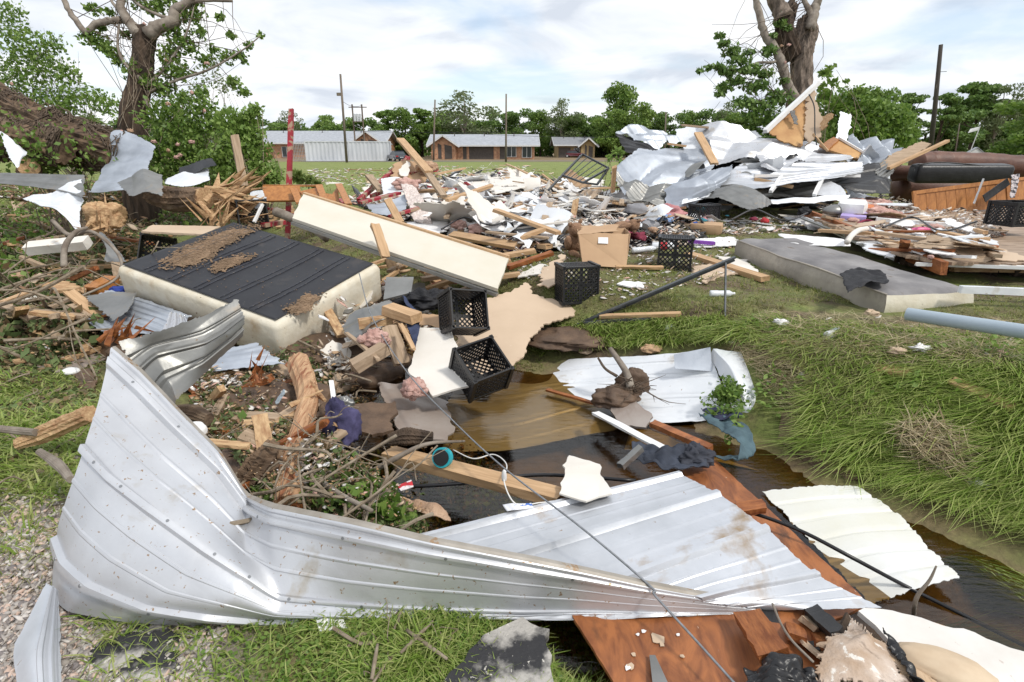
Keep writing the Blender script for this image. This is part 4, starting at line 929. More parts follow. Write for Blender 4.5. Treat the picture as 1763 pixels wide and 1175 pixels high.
bush('young_tree', 'airy light tree with fine branches at upper left', 20.0, [(18, 50, 26), (45, 70, 30), (70, 95, 28), (30, 105, 30), (100, 118, 24), (60, 130, 30), (10, 135, 30), (120, 130, 18), (92, 75, 18), (125, 165, 30), (75, 170, 34), (20, 170, 34), (165, 172, 26), (20, 20, 20), (190, 185, 24), (110, 190, 30)], 'leaf', 34, .14, 80, cat='tree', stems=9, twm='limb')
bush('young_tree', 'thin pale sapling crown showing right of the left broken tree', 22.0, [(362, 128, 20), (345, 150, 18), (385, 150, 18), (372, 110, 12)], 'leaf_pale', 35, .14, 34, cat='tree', stems=10, twm='limb')
bush('leafy_bush', 'mid green thicket between the right broken trunk and the leaning pole', 30.0, [(1430, 190, 30), (1460, 175, 26), (1500, 195, 34), (1540, 205, 26), (1450, 220, 30), (1500, 232, 30), (1550, 235, 22), (1420, 165, 12), (1480, 160, 14), (1475, 205, 26)], 'leaf', 36, .26, 150)
bush('leafy_bush', 'loose fresh shoots just right of the snapped grey trunk', 15.2, [(1420, 128, 11), (1436, 143, 9), (1412, 150, 10), (1428, 118, 8), (1455, 140, 5)], 'leaf_light', 37, .15, 60, stems=4)
bush('leafy_bush', 'small green shrub poking from the debris left of the metal heap', 11.5, [(1062, 262, 9), (1050, 272, 8), (1068, 275, 8)], 'leaf_light', 38, .1, 60, stems=4)
bush('grass_tuft', 'tall grass tuft behind the wooden dresser', 14.0, [(512, 305, 12), (530, 312, 11), (545, 318, 10)], 'grass_far', 39, .14, 90, cat='grass tuft', stems=3)

# fallen trunks
def log(name, label, pts, rad, mt, d=9, seed=0, endm=None, cat='log', **k):
    b = MB(); trunkmesh(b, Wl(pts, d), rad, 50, 40, seed=seed, **k)
    P0 = np.mean(np.array(Wl(pts, d)), 0); P0[2] = float(gz(P0[0], P0[1])); r_ = empty(name, P0); T(r_, label, cat)
    kidp(r_, b.build('bark', mt, base=False))
    if cat == 'log' and rad[0] > .25:
        W_ = spline(Wl(pts, d), 60); b = MB(); rg_ = np.random.RandomState(seed + 3)
        for k_ in range(150):
            i_ = rg_.randint(8, 58); P_ = []; a0 = rg_.rand() * 6.3; n_ = rg_.randint(5, 9)
            for q in range(n_): t = min(59, i_ + q * rg_.randint(0, 3)); an = a0 + q * .35 * rg_.randn(); rr = np.interp(t / 59, np.linspace(0, 1, len(rad)), rad) * (1.04 + .22 * rg_.rand()); P_.append(W_[t] + A(.4 * math.sin(an), -abs(math.cos(an)) * .8, math.sin(an)) * rr)
            b.tube(spline(P_, 14), .005 + .006 * rg_.rand(), 4)
        kidp(r_, b.build('vine', M['twig_dark'], base=False)); C = W_[rg_.randint(0, 60, 650)] + rg_.randn(650, 3) * .16 + A(0, -.3, -.05); kidp(r_, leafobj('leaves', C, .05, M['leaf'], seed))
    if endm is not None:
        b = MB(); W_ = Wl(pts, d); dr = nrm(W_[-1] - W_[-2]); c = W_[-1] + dr * .01; rg_ = np.random.RandomState(seed)
        b.tube([c - dr * .05, c + dr * .02], rad[-1] * .88, 20, rough=.06, seed=seed); kidp(r_, b.build('cut_face', endm, base=False))
    return r_
log('felled_tree', 'huge fallen trunk with deep ridged bark lying across the far left', [(-120, 95, 10), (0, 186, 9.6), (70, 220, 9.2), (140, 246, 8.8), (212, 266, 8.4)], [.40, .34, .32, .30, .25], M['bark_x'], seed=8, ridge_=.085, nr=15)
log('felled_tree', 'lower shaggy trunk tangled with roots below the huge fallen trunk', [(-120, 215, 8.8), (-20, 235, 8.6), (60, 246, 8.4), (105, 255, 8.2)], [.26, .27, .25, .22], M['bark_x'], seed=9, ridge_=.10, nr=13)
log('fallen_log', 'short bark covered log with a shattered end behind the mattress', [(262, 335, 7.6), (300, 343, 7.4), (352, 342, 7.2)], [.13, .15, .15], M['bark_x'], seed=10, endm=M['splinter'])
r_ = log('cut_stump', 'pale sawn log end half buried in leaves at far left', [(52, 300, 8.4), (50, 290, 8.2)], [.15, .15], M['bark_x'], seed=11, endm=M['splinter'])
# ================================================================== SHEETS, BOARDS, LUMPS: the makers
def cr(Pm, n_, axis):
    Pm = np.moveaxis(Pm, axis, 0); k = Pm.shape[0]
    Q = np.concatenate([2 * Pm[:1] - Pm[1:2], Pm, 2 * Pm[-1:] - Pm[-2:-1]]); t = np.linspace(0, k - 1 - 1e-6, n_); i_ = t.astype(int); f = (t - i_).reshape((-1,) + (1,) * (Pm.ndim - 1))
    p0, p1, p2, p3 = Q[i_], Q[i_ + 1], Q[i_ + 2], Q[i_ + 3]
    return np.moveaxis(0.5 * (2 * p1 + (p2 - p0) * f + (2 * p0 - 5 * p1 + 4 * p2 - p3) * f * f + (3 * p1 - p0 - 3 * p2 + p3) * f ** 3), 0, axis)
def lerpg(Pm, n_, axis):
    Pm = np.moveaxis(Pm, axis, 0); k = Pm.shape[0]; t = np.linspace(0, k - 1 - 1e-6, n_); i_ = t.astype(int); f = (t - i_).reshape((-1,) + (1,) * (Pm.ndim - 1))
    return np.moveaxis(Pm[i_] * (1 - f) + Pm[i_ + 1] * f, 0, axis)
def sheet(name, C, mt, n_=(50, 50), ribs=(), thick=.003, crum=(0, 1), seed=0, jag=0, label=None, cat='metal sheet', group=None, smooth=True, parent=None, linu=False, linv=False, crease=(0, 1), flip=False, axis='v', fold=0):
    """C[u][v] control points. ribs: (v, half width, height) raised lines along u"""
    P = np.array(C, float); P = (lerpg if linu else cr)(P, n_[0], 0) if not fold else cr(P, n_[0], 0) * (1 - fold) + lerpg(P, n_[0], 0) * fold; P = (lerpg if linv else cr)(P, n_[1], 1)
    N = gnorm(P)
    if flip: N = -N
    if crum[0]: P = P + N * (crum[0] * snoise(P, crum[1], seed, 3))[..., None]
    if crease[0]: P = P + N * (crease[0] * ridge(P, crease[1], seed + 50, 2))[..., None]
    v = np.linspace(0, 1, n_[1])[None, :]; u = np.linspace(0, 1, n_[0])[:, None]; c_ = v if axis == 'v' else u
    wl = np.linalg.norm(np.gradient(P, axis=1 if axis == 'v' else 0), axis=2); wl = np.clip(wl / np.percentile(wl, 80) * 1.15, .08, 1)
    for rb in ribs:
        P = P + N * (rb[2] * np.clip(2.2 * (1 - np.abs(c_ - rb[0]) / rb[1]), 0, 1) * wl)[..., None]
    if jag:
        rg_ = np.random.RandomState(seed)
        for sl, ax in (((0, slice(None)), 0), ((-1, slice(None)), 0), ((slice(None), 0), 1), ((slice(None), -1), 1)):
            nn = n_[1] if ax == 0 else n_[0]; j_ = np.convolve(rg_.randn(nn + 8), np.ones(3) / 3, 'same')[4:-4] * jag + rg_.randn(nn) * jag * .35
            dirv = np.gradient(P, axis=ax)[sl]; dirv /= np.linalg.norm(dirv, axis=1)[:, None] + 1e-9; P[sl] = P[sl] + dirv * j_[:, None]
    LAST[0] = P; b = MB(); b.grid(P, thick, gnorm(P)); o = b.build(name, mt, smooth=smooth, parent=None)
    if smooth and hasattr(o.data, 'set_sharp_from_angle'): o.data.set_sharp_from_angle(angle=R_(24))
    if parent is not None: kidp(parent, o)
    if label: T(o, label, cat, group)
    return o
LAST = [None]
def jagline(p, q, amp, rg, step=.03):
    n_ = max(2, int(np.linalg.norm(q - p) / step)); t = np.linspace(0, 1, n_ + 1)[:-1]
    j_ = np.convolve(rg.randn(n_ + 6), np.ones(4) / 4, 'same')[3:-3] * amp * 1.6 + rg.randn(n_) * amp * .3; j_[0] = 0
    d_ = q - p; up = A(0, 0, 1) if abs(nrm(d_)[2]) < .9 else A(1, 0, 0); s_ = nrm(np.cross(d_, up)) if amp else 0 * d_
    return [p + d_ * a_ + s_ * k_ for a_, k_ in zip(t, j_)]
def board(name, pts, thick, mt, jag=.0, jedges=None, label=None, cat='board', group=None, seed=0, parent=None, bend=0, nosplit=False):
    """flat broken board from a world outline (3+ points, roughly planar)"""
    rg_ = np.random.RandomState(seed); pts = [np.asarray(p, float) for p in pts]; c = np.mean(pts, 0)
    U, s_, Vt = np.linalg.svd(np.array(pts) - c); nn = Vt[2]; nn = nn if nn[2] > 0 else -nn
    O = []
    for i_ in range(len(pts)):
        p, q = pts[i_], pts[(i_ + 1) % len(pts)]
        am = jag if (jedges is None or i_ in jedges) else 0
        O += jagline(p, q, am, rg_) if am else [p]
    O = np.array(O); O -= ((O - c) @ nn)[:, None] * nn
    if bend: O += nn * (bend * snoise(O, 2.0, seed))[:, None]
    # order so that the face normal is +nn
    ar = sum(np.cross(O[i_] - c, O[(i_ + 1) % len(O)] - c) @ nn for i_ in range(len(O)))
    if ar < 0: O = O[::-1]
    b = MB(); n_ = len(O); Q = O - nn * thick
    b.add(np.vstack([O, Q]), [list(range(n_)), list(range(2 * n_ - 1, n_ - 1, -1))] + [(i_, n_ + i_, n_ + (i_ + 1) % n_, (i_ + 1) % n_) for i_ in range(n_)])
    o = b.build(name, mt, parent=None)
    if parent is not None: kidp(parent, o)
    if label: T(o, label, cat, group)
    return o
def lumber(name, p, q, w_, t_, mt, label=None, cat='plank', group=None, roll=0.0, seed=0, jag=.02, parent=None):
    """sawn board in its own frame, so that the grain runs along it"""
    p = np.asarray(p, float); q = np.asarray(q, float); L = np.linalg.norm(q - p); x = (q - p) / L
    up = A(0, 0, 1) if abs(x[2]) < .95 else A(0, 1, 0); y = nrm(np.cross(up, x)); z = np.cross(x, y)
    c, s_ = math.cos(roll), math.sin(roll); y, z = y * c + z * s_, z * c - y * s_
    rg_ = np.random.RandomState(seed); n_ = 7; V = []; m_ = 6
    prof = [(-.5, -.5), (.0, -.5), (.5, -.5), (.5, .5), (.0, .5), (-.5, .5)]
    for i_ in range(n_):
        u = L * i_ / (n_ - 1)
        for (a_, b_) in prof:
            e = (rg_.rand() * jag if i_ in (0, n_ - 1) else 0) * (1 if i_ else -1)
            V.append((u + e, a_ * w_ + .002 * rg_.randn(), b_ * t_ + .05 * L * .02 * math.sin(i_)))
    F = [(i_ * m_ + j_, i_ * m_ + (j_ + 1) % m_, (i_ + 1) * m_ + (j_ + 1) % m_, (i_ + 1) * m_ + j_)[::-1] for i_ in range(n_ - 1) for j_ in range(m_)] + [list(range(m_)), [(n_ - 1) * m_ + j_ for j_ in range(m_)][::-1]]
    F = [f[::-1] for f in F]
    b = MB(); b.add(V, F)
    Mw = Matrix(((x[0], y[0], z[0], p[0]), (x[1], y[1], z[1], p[1]), (x[2], y[2], z[2], p[2]), (0, 0, 0, 1)))
    o = b.build(name, mt, world=Mw)
    if parent is not None: o.parent = parent; o.matrix_parent_inverse = Matrix.Translation(parent.location).inverted()
    if label: T(o, label, cat, group)
    return o
def lump(name, c, size, mt, seed=0, label=None, cat=None, group=None, amp=.35, sc=3.0, crease=0.0, n_=(22, 30), rot=0, parent=None, smooth=True):
    rs = np.random.RandomState(seed).rand(3) * 9
    if crease and n_ == (22, 30): n_ = (36, 48)
    def fn(D):
        k = 1 + amp * snoise(D + rs, sc, seed, 4)
        if crease: k = k + crease * ridge(D + rs, 1.6, seed, 4) - crease * .9 * np.abs(snoise((D + rs) * A(1, 1, .6), 4.5, seed + 3, 3))
        return np.clip(k, .25, 2.2)
    b = MB(); b.ball((0, 0, 0), (1, 1, 1), n_[0], n_[1], fn); V = b.v[0]; V[:, 2] = np.where(V[:, 2] < -.35, -.35 + (V[:, 2] + .35) * .25, V[:, 2])
    if mt.name.endswith('insulation'):
        rg_ = np.random.RandomState(seed)
        for k_ in range(26 if n_[0] > 12 else 7): D_ = nrm(rg_.randn(3)); r_ = .16 + .22 * rg_.rand(); b.ball(D_ * A(.85, .85, .7) * (.55 + .4 * rg_.rand()), (r_, r_ * (.6 + .5 * rg_.rand()), r_ * .8), 8, 10, lambda D: 1 + .35 * snoise(D + k_, 3.5, k_, 3))
        b.v[0] *= .72; V = np.vstack(b.v); b.v = [V]
    cr_, sr = math.cos(rot), math.sin(rot); V = V * (np.array(size) / 2); V = np.stack([V[:, 0] * cr_ - V[:, 1] * sr, V[:, 0] * sr + V[:, 1] * cr_, V[:, 2]], 1) + np.asarray(c); b.v[0] = V
    o = b.build(name, mt, smooth=smooth)
    if parent is not None: kidp(parent, o)
    if label: T(o, label, cat, group)
    return o
def drape(name, pts, mt, amp, seed=0, n_=(40, 40), sc=6, label=None, cat='cloth', group=None, parent=None, thick=.004, jag=.02):
    """cloth lying over C[u][v] control points, with folds"""
    P = np.array(pts, float); P = cr(P, n_[0], 0); P = cr(P, n_[1], 1)
    N = gnorm(P); N = np.where(N[..., 2:] < 0, -N, N)
    P = P + N * (amp * (np.abs(snoise(P, sc, seed, 3)) * 2 + ridge(P, sc * .35, seed, 3) * .5))[..., None]
    rg_ = np.random.RandomState(seed); t_ = snoise(P, sc * 1.3, seed + 1, 2) * jag
    c = P.mean((0, 1)); R2 = P - c; P = c + R2 * (1 + (t_ / (np.linalg.norm(R2, axis=2) + .05)))[..., None]
    b = MB(); b.grid(P, thick); o = b.build(name, mt, smooth=True)
    if parent is not None: kidp(parent, o)
    if label: T(o, label, cat, group)
    return o
def tube(name, pts, r, mt, label=None, cat=None, n_=30, seg=8, group=None, parent=None):
    b = MB(); P = spline(pts, n_); b.tube(P, r if np.isscalar(r) else np.interp(np.linspace(0, 1, n_), np.linspace(0, 1, len(r)), r), seg); o = b.build(name, mt, smooth=True)
    if parent is not None: kidp(parent, o)
    if label: T(o, label, cat, group)
    return o

# ================================================================== FOREGROUND SHEETS
# the big bent roofing sheet
br = W(300, 1060, 2.05); br[2] = -.42
big = empty('bent_roof_sheet', br); T(big, 'huge ribbed silver roofing sheet bent and curled across the foreground', 'metal sheet')
C = [[W(192, 600, 2.62), W(170, 690, 2.42), W(142, 773, 2.26), (W(112, 880, 2.2)), W(92, 985, 2.22)],
     [W(238, 640, 2.58), W(218, 740, 2.36), W(190, 825, 2.17), W(140, 920, 2.1), W(92, 1030, 2.14)],
     [W(300, 706, 2.53), W(278, 800, 2.30), W(258, 880, 2.10), W(190, 965, 2.02), W(120, 1053, 2.06)],
     [W(372, 778, 2.48), W(362, 870, 2.26), W(350, 948, 2.05), W(285, 1020, 1.98), W(205, 1068, 2.02)],
     [W(424, 856, 2.42), W(420, 925, 2.22), W(415, 992, 2.02), W(385, 1045, 1.97), W(310, 1076, 2.04)],
     [W(470, 876, 2.18), W(470, 950, 2.12), W(480, 1030, 2.05), W(470, 1064, 2.02), W(440, 1077, 2.12)],
     [W(600, 902, 2.03), W(600, 975, 2.04), W(600, 1041, 2.05), W(600, 1066, 2.03), W(590, 1066, 2.14)],
     [W(740, 936, 1.98), W(740, 996, 2.01), W(740, 1050, 2.05), W(740, 1065, 2.04), W(740, 1062, 2.13)],
     [W(900, 968, 1.97), W(900, 1015, 2.01), W(900, 1056, 2.05), W(900, 1064, 2.04), W(900, 1060, 2.10)],
     [W(1120, 1013, 2.0), W(1120, 1036, 2.01), W(1120, 1057, 2.02), W(1120, 1060, 2.02), W(1120, 1058, 2.08)],
     [W(1310, 1047, 2.07), W(1310, 1051, 2.06), W(1310, 1055, 2.06), W(1310, 1056, 2.06), W(1310, 1056, 2.08)]]
ribsA = [(.012, .012, .008), (.075, .026, .024), (.22, .010, .004), (.34, .010, .004), (.50, .024, .022), (.63, .010, .004), (.74, .010, .004), (.87, .024, .02)]
sheet('front_sheet', C, M['metal'], (150, 190), [(r[0], r[1], -r[2]) for r in ribsA], .002, (.008, 1.3), 3, parent=big, crease=(.009, 1.6), flip=False, fold=.75)
PA = LAST[0]; NA = gnorm(PA)
for v_, us in ((.075, (.1, .22, .34, .47, .6, .72, .84)), (.50, (.06, .14, .24, .33, .42, .52, .62, .75)), (.87, (.08, .2, .32))):
    for u_ in us:
        i_, j_ = int(u_ * (PA.shape[0] - 1)), int(v_ * (PA.shape[1] - 1)); q = PA[i_, j_]; n_ = NA[i_, j_]; n_ = n_ if n_[1] < 0 else -n_
        b = MB(); b.tube([q, q + n_ * .004], .006, 7); kidp(big, b.build('screw', M['wire']))
rimm = mat('dirty_sheet_edge', (.40, .37, .33), (.28, .25, .21), scale=9, rough=.6, metal=.3, spots=(14, .6, (.3, .2, .12)))
E_ = PA[::3, 0]; E2 = PA[::3, 3]; out_ = E_ - E2; out_ /= np.linalg.norm(out_, axis=1)[:, None] + 1e-9
sheet('edge_flange', [[q - o_ * .004, q + o_ * .008 + A(0, .006, 0), q + o_ * .012 + A(0, .022, -.004)] for q, o_ in zip(E_, out_)], rimm, (140, 5), [], .0015, (.002, 6), 9, parent=big)
C = [[W(203, 588, 2.66), W(238, 640, 2.64), W(300, 706, 2.60)],
     [W(262, 574, 2.72), W(270, 612, 2.74), W(300, 690, 2.72)],
     [W(340, 548, 2.85), W(352, 590, 2.86), W(345, 650, 2.86)],
     [W(412, 515, 3.00), W(420, 545, 3.02), W(415, 580, 3.04)]]
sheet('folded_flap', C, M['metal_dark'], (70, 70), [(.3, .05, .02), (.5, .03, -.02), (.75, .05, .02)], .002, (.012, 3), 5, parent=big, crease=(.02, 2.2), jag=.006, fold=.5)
C = [[Z(690, 932, -.40), Z(872, 963, -.37), Z(1060, 1004, -.33), Z(1200, 1034, -.33), W(1330, 1052, 2.06)],
     [Z(850, 894, -.37), Z(990, 927, -.34), Z(1150, 970, -.31), Z(1270, 1016, -.33), Z(1390, 1050, -.36)],
     [Z(1010, 855, -.35), Z(1110, 889, -.32), Z(1235, 941, -.30), Z(1340, 1002, -.33), Z(1450, 1048, -.36)],
     [Z(1168, 815, -.33), Z(1236, 851, -.30), Z(1320, 911, -.29), Z(1405, 988, -.33), Z(1518, 1046, -.37)]]
ribsC = [(.015, .018, .02), (.11, .008, .003), (.17, .008, .003), (.25, .020, .024), (.35, .008, .003), (.42, .008, .003), (.50, .020, .024), (.60, .008, .003), (.67, .008, .003), (.75, .020, .024), (.85, .008, .003), (.92, .008, .003)]
sheet('lying_sheet', C, M['metal_dirty'], (80, 170), [(r[0], r[1], -r[2]) for r in ribsC], .002, (.004, 2), 7, parent=big, crease=(.003, 1.5), jag=.002)
# screws along the ribs
b = MB(); rg = np.random.RandomState(5)
# torn vertical strip at the corner of the frame
C = [[W(80, 1004, 2.12), W(90, 1010, 2.10), W(100, 1016, 2.10)], [W(40, 1080, 1.95), W(72, 1085, 1.90), W(104, 1090, 1.93)], [W(22, 1125, 1.87), W(64, 1135, 1.80), W(105, 1140, 1.84)], [W(36, 1230, 1.70), W(72, 1235, 1.65), W(108, 1235, 1.68)]]
sheet('metal_strip', C, M['metal_dirty'], (40, 50), [(.55, .08, .012), (.8, .05, .01), (.92, .04, -.01)], .002, (.003, 3), 6, label='narrow torn metal strip hanging down at the bottom left corner', crease=(.003, 2), jag=.003)
# white siding sheet half sunk in the ditch, its far end curled up
sr = empty('white_siding', Z(1100, 680, WATER)); T(sr, 'white ribbed siding half sunk in brown water with its right end curled up', 'siding')
C = [[Z(800, 640, -.67), Z(772, 690, -.67), Z(745, 742, -.67), Z(720, 780, -.68)], [Z(900, 626, -.62), Z(890, 680, -.62), Z(880, 735, -.62), Z(870, 775, -.64)],
     [S(1000, 618, .03), Z(1000, 660, -.54), Z(1000, 705, -.575), Z(1010, 750, -.64)], [S(1100, 614, .04), S(1110, 650, .03), Z(1120, 690, -.52), Z(1130, 730, -.56)], [S(1222, 604, .05), S(1236, 645, .04), S(1250, 685, .04), Z(1262, 722, -.50)]]
sheet('panel', C, M['metal_white'], (60, 90), [(.12, .02, .012), (.3, .02, .012), (.36, .02, .012), (.6, .02, .012), (.66, .02, .012), (.88, .02, .012)], .002, (.006, 2), 8, parent=sr, crease=(.004, 1.6), jag=.004)
def dep(P): return float((np.asarray(P) - A(0, 0, EYE)) @ A(0, _c, -_s))
q0, q1, q2 = S(1222, 612, .05), S(1245, 660, .04), Z(1266, 722, -.50)
d0, d1, d2 = dep(q0), dep(q1), dep(q2)
C = [[q0, q1, q2], [W(1228, 600, d0 - .05), W(1262, 640, d1 - .06), W(1296, 740, d2 - .08)], [W(1276, 607, d0 - .06), W(1302, 662, d1 - .08), W(1332, 728, d2 - .10)], [W(1290, 640, d0 + .02), W(1310, 700, d1 + .0), W(1333, 738, d2 - .05)]]
sheet('curled_end', C, M['metal_white'], (30, 40), [], .002, (.01, 3), 9, parent=sr, linu=True, crease=(.012, 2.5), jag=.004)
b = MB(); P_ = [Z(1226, 618, -.49), Z(1268, 628, -.49), Z(1290, 700, -.49), Z(1262, 712, -.49)]
sheet('end_cap', [[W(1160, 611, d0 - .02), W(1162, 635, d0 - .06)], [W(1223, 598, d0 - .05), W(1226, 640, d0 - .09)]], M['metal_blue'], (12, 12), [], .002, (.003, 3), 12, parent=sr)
C = [[Z(1090, 728, -.62), Z(1075, 775, -.64)], [Z(1180, 728, -.60), Z(1170, 782, -.62)], [Z(1275, 745, -.60), Z(1330, 815, -.60)]]
sheet('sunken_panel', C, M['yellowed'], (20, 20), [], .003, (.01, 3), 12, label='yellow sunken panel under the water below the white siding', cat='panel')
C = [[Z(1310, 845, -.545), Z(1370, 905, -.555), Z(1430, 970, -.57), Z(1500, 1040, -.59)], [Z(1400, 838, -.515), Z(1455, 890, -.515), Z(1510, 950, -.52), Z(1570, 1018, -.535)], [Z(1476, 838, -.50), Z(1545, 885, -.50), Z(1600, 945, -.50), Z(1655, 997, -.50)]]
sheet('yellowed_sheet', C, M['white_yellow'], (50, 70), [(.14, .02, .008), (.3, .03, .012), (.48, .02, .008), (.66, .03, .012), (.84, .02, .008)], .003, (.006, 2.4), 13, label='pale yellow stained ribbed panel floating at the grassy ditch edge', cat='panel', jag=.006)
# red brown plywood
board('plywood_sheet', [Z(1085, 838, -.43), Z(1232, 792, -.44), Z(1498, 1040, -.43), Z(1390, 1085, -.43), Z(1180, 940, -.43)], .014, M['ply'], .003, label='long red brown plywood strip under the ribbed sheet beside the black cable', cat='plywood', seed=2)
board('plywood_sheet', [Z(985, 1060, -.385), Z(1200, 1020, -.385), Z(1400, 1040, -.39), Z(1430, 1260, -.39), Z(1110, 1260, -.385)], .014, M['ply'], .002, label='wide red brown plywood with paint flecks at the bottom edge', cat='plywood', seed=3)
for k_, (x, y, s_) in enumerate(((1130, 1100, .03), (1098, 1093, .008), (1140, 1110, .012), (1080, 1150, .012), (1092, 1127, .010), (1168, 1093, .009), (1086, 1148, .014), (1108, 1087, .01), (1175, 1130, .01))):
    p = Z(x, y, -.382); an = rg.rand(6) + np.arange(6); board('paint_flake', [p + A(math.cos(a_) * s_, math.sin(a_) * s_, .002) * (.6 + .5 * rg.rand()) for a_ in an], .002, M['drywall_tan'] if k_ % 2 == 0 else M['paper'], label='small loose flake lying on the wide plywood', cat='flake', group='flakes on the plywood')
# cables
tube('black_cable', [Z(1235, 868, -.38), Z(1300, 885, -.37), Z(1380, 915, -.38), Z(1470, 962, -.42), Z(1560, 1010, -.53), Z(1660, 1060, -.56), Z(1800, 1130, -.60)], .0085, M['cable'], 'thick black cable running from the plywood down into the ditch water', 'cable')
tube('black_cable', [Z(610, 835, -.45), Z(700, 838, -.43), Z(800, 832, -.42), Z(930, 818, -.42), Z(1095, 828, -.40)], .010, M['cable'], 'black cable lying behind the orange plank near the water', 'cable')
tube('steel_cable', [W(618, 470, 4.9), W(640, 545, 4.4), W(700, 640, 3.7), W(780, 725, 3.1), W(870, 808, 2.62), W(1000, 908, 2.2), W(1118, 1008, 2.0), W(1128, 1026, 1.96), W(1200, 1105, 1.82), W(1290, 1205, 1.65)], .0042, M['wire'], 'thin taut steel cable slanting across the whole foreground', 'cable', n_=60)
tube('metal_rod', [Z(1030, 1060, -.39), Z(1042, 1078, -.40)], .003, M['wire'], 'short bright nail under the bent sheet on the plywood', 'nail', n_=4)
sheet('putty_knife', [[Z(1118, 1128, -.37), Z(1128, 1128, -.37)], [Z(1124, 1180, -.36), Z(1152, 1180, -.36)]], M['metal_dark'], (6, 6), [], .003, label='flat grey pointed metal blade on the plywood at the bottom edge', cat='metal piece')
# ================================================================== MATTRESSES, DOOR, CRATES
def Sd(px, py, h=0): return S(px, py, h)
gauze = mat('black_gauze', (0.020, 0.021, 0.026), (0.012, 0.012, 0.016), scale=2.5, rough=0.5, bump=0.08, bscale=8, spots=(44, 0.70, (0.32, 0.30, 0.26)), spots2=(3.5, .60, (.07, .06, .055), .2))
mfab = mat('dirty_cream_fabric', (0.70, 0.66, 0.56), (0.60, 0.54, 0.42), scale=5, rough=0.85, bump=0.35, bscale=16, spots=(2.2, 0.56, (0.40, 0.27, 0.14), 0.16), spots2=(24, .68, (.2, .12, .06)))
muds = mat('dried_mud', (0.30, 0.20, 0.125), (0.15, 0.10, 0.06), scale=12, rough=0.95, bump=1.0, bscale=50, spots=(20, .66, (.1, .1, .04)))
def rbox(o0, ux, uy, uz, L, Wd, H, r, nx=24, ny=18):
    """soft edged slab from corner o0, as one closed grid of rings"""
    b = MB(); ring = []
    prof = [(r, 0), (r * .3, r * .3), (0, r), (0, H * .5), (0, H - r), (r * .3, H - r * .3), (r, H)]
    def loop(ins, z):
        x0, x1, y0, y1 = ins, L - ins, ins, Wd - ins; c_ = .06; P = []
        for (cx_, cy_, a0) in ((x1 - c_, y1 - c_, 0), (x0 + c_, y1 - c_, 90), (x0 + c_, y0 + c_, 180), (x1 - c_, y0 + c_, 270)):
            for k_ in range(5):
                a_ = R_(a0 + k_ * 22.5); P.append((cx_ + c_ * math.cos(a_), cy_ + c_ * math.sin(a_), z))
        Q = []
        for i_ in range(len(P)):
            p, q = A(*P[i_]), A(*P[(i_ + 1) % len(P)]); m_ = max(1, int(np.linalg.norm(q - p) / .12))
            Q += [p + (q - p) * k_ / m_ for k_ in range(m_)]
        return Q
    n_ = None; rows = [loop(i_, z) for i_, z in prof]; n_ = min(len(k) for k in rows); rows = [np.array(k)[np.linspace(0, len(k) - 1, n_).round().astype(int)] for k in rows]
    V = np.array(rows); V[2:5] += .008 * snoise(V[2:5], 5, 4)[..., None] * A(1, 1, 0)
    V = V.reshape(-1, 3); V = o0 + V[:, :1] * ux + V[:, 1:2] * uy + V[:, 2:] * uz
    F = [(i_ * n_ + j_, i_ * n_ + (j_ + 1) % n_, (i_ + 1) * n_ + (j_ + 1) % n_, (i_ + 1) * n_ + j_) for i_ in range(len(prof) - 1) for j_ in range(n_)] + [list(range(n_))[::-1], [(len(prof) - 1) * n_ + j_ for j_ in range(n_)]]
    b.add(V, F); return b
# box spring: solved pose of a 1.9 x 1.35 m slab
c0, c1, c2, c3 = A(-3.631, 5.168, .118), A(-1.914, 4.433, -.231), A(-1.339, 5.588, .166), A(-3.056, 6.323, .515)
c0, c1, c2, c3 = W(208, 459, 5.20), W(478, 584, 4.50), W(655, 437, 5.50), W(392, 381, 6.20)
ux = nrm(c1 - c0 + c2 - c3); uy = nrm(c3 - c0); uy = nrm(uy - ux * (uy @ ux)); uz = np.cross(ux, uy)
Lm, Wm_ = np.linalg.norm((c1 - c0 + c2 - c3) / 2), np.linalg.norm((c3 - c0 + c2 - c1) / 2); cc_ = (c0 + c1 + c2 + c3) / 4
o0 = cc_ - ux * Lm / 2 - uy * Wm_ / 2 - uz * .39
mt_ = empty('box_spring', tuple(cc_ - uz * .34)); T(mt_, 'cream box spring mattress with black gauze top smeared with mud, tilted on the debris', 'mattress')
kidp(mt_, rbox(o0, ux, uy, uz, Lm, Wm_, .39, .05).build('padding', mfab, smooth=True))
ng, mg = 60, 46; uu = np.linspace(.055, Lm - .055, ng); vv = np.linspace(.055, Wm_ - .055, mg); U, V_ = np.meshgrid(uu, vv, indexing='ij')
sag = -.010 * (np.abs(np.sin(U / Lm * math.pi * 6.0)) ** .35) * sstep(0, .1, V_) * sstep(0, .1, Wm_ - V_) + .004
PG = o0 + U[..., None] * ux + V_[..., None] * uy + (0.407 + sag + .002 * snoise(np.stack([U, V_], 2), 9, 2))[..., None] * uz
b = MB(); b.grid(PG, 0.003); kidp(mt_, b.build('gauze_cover', gauze, smooth=True))
def onm(px, py):   # point of the mattress top under a photo pixel
    r = ray(px, py); o_ = A(0, 0, EYE); return o_ + r * (((o0 + uz * .4105 - o_) @ uz) / (r @ uz))
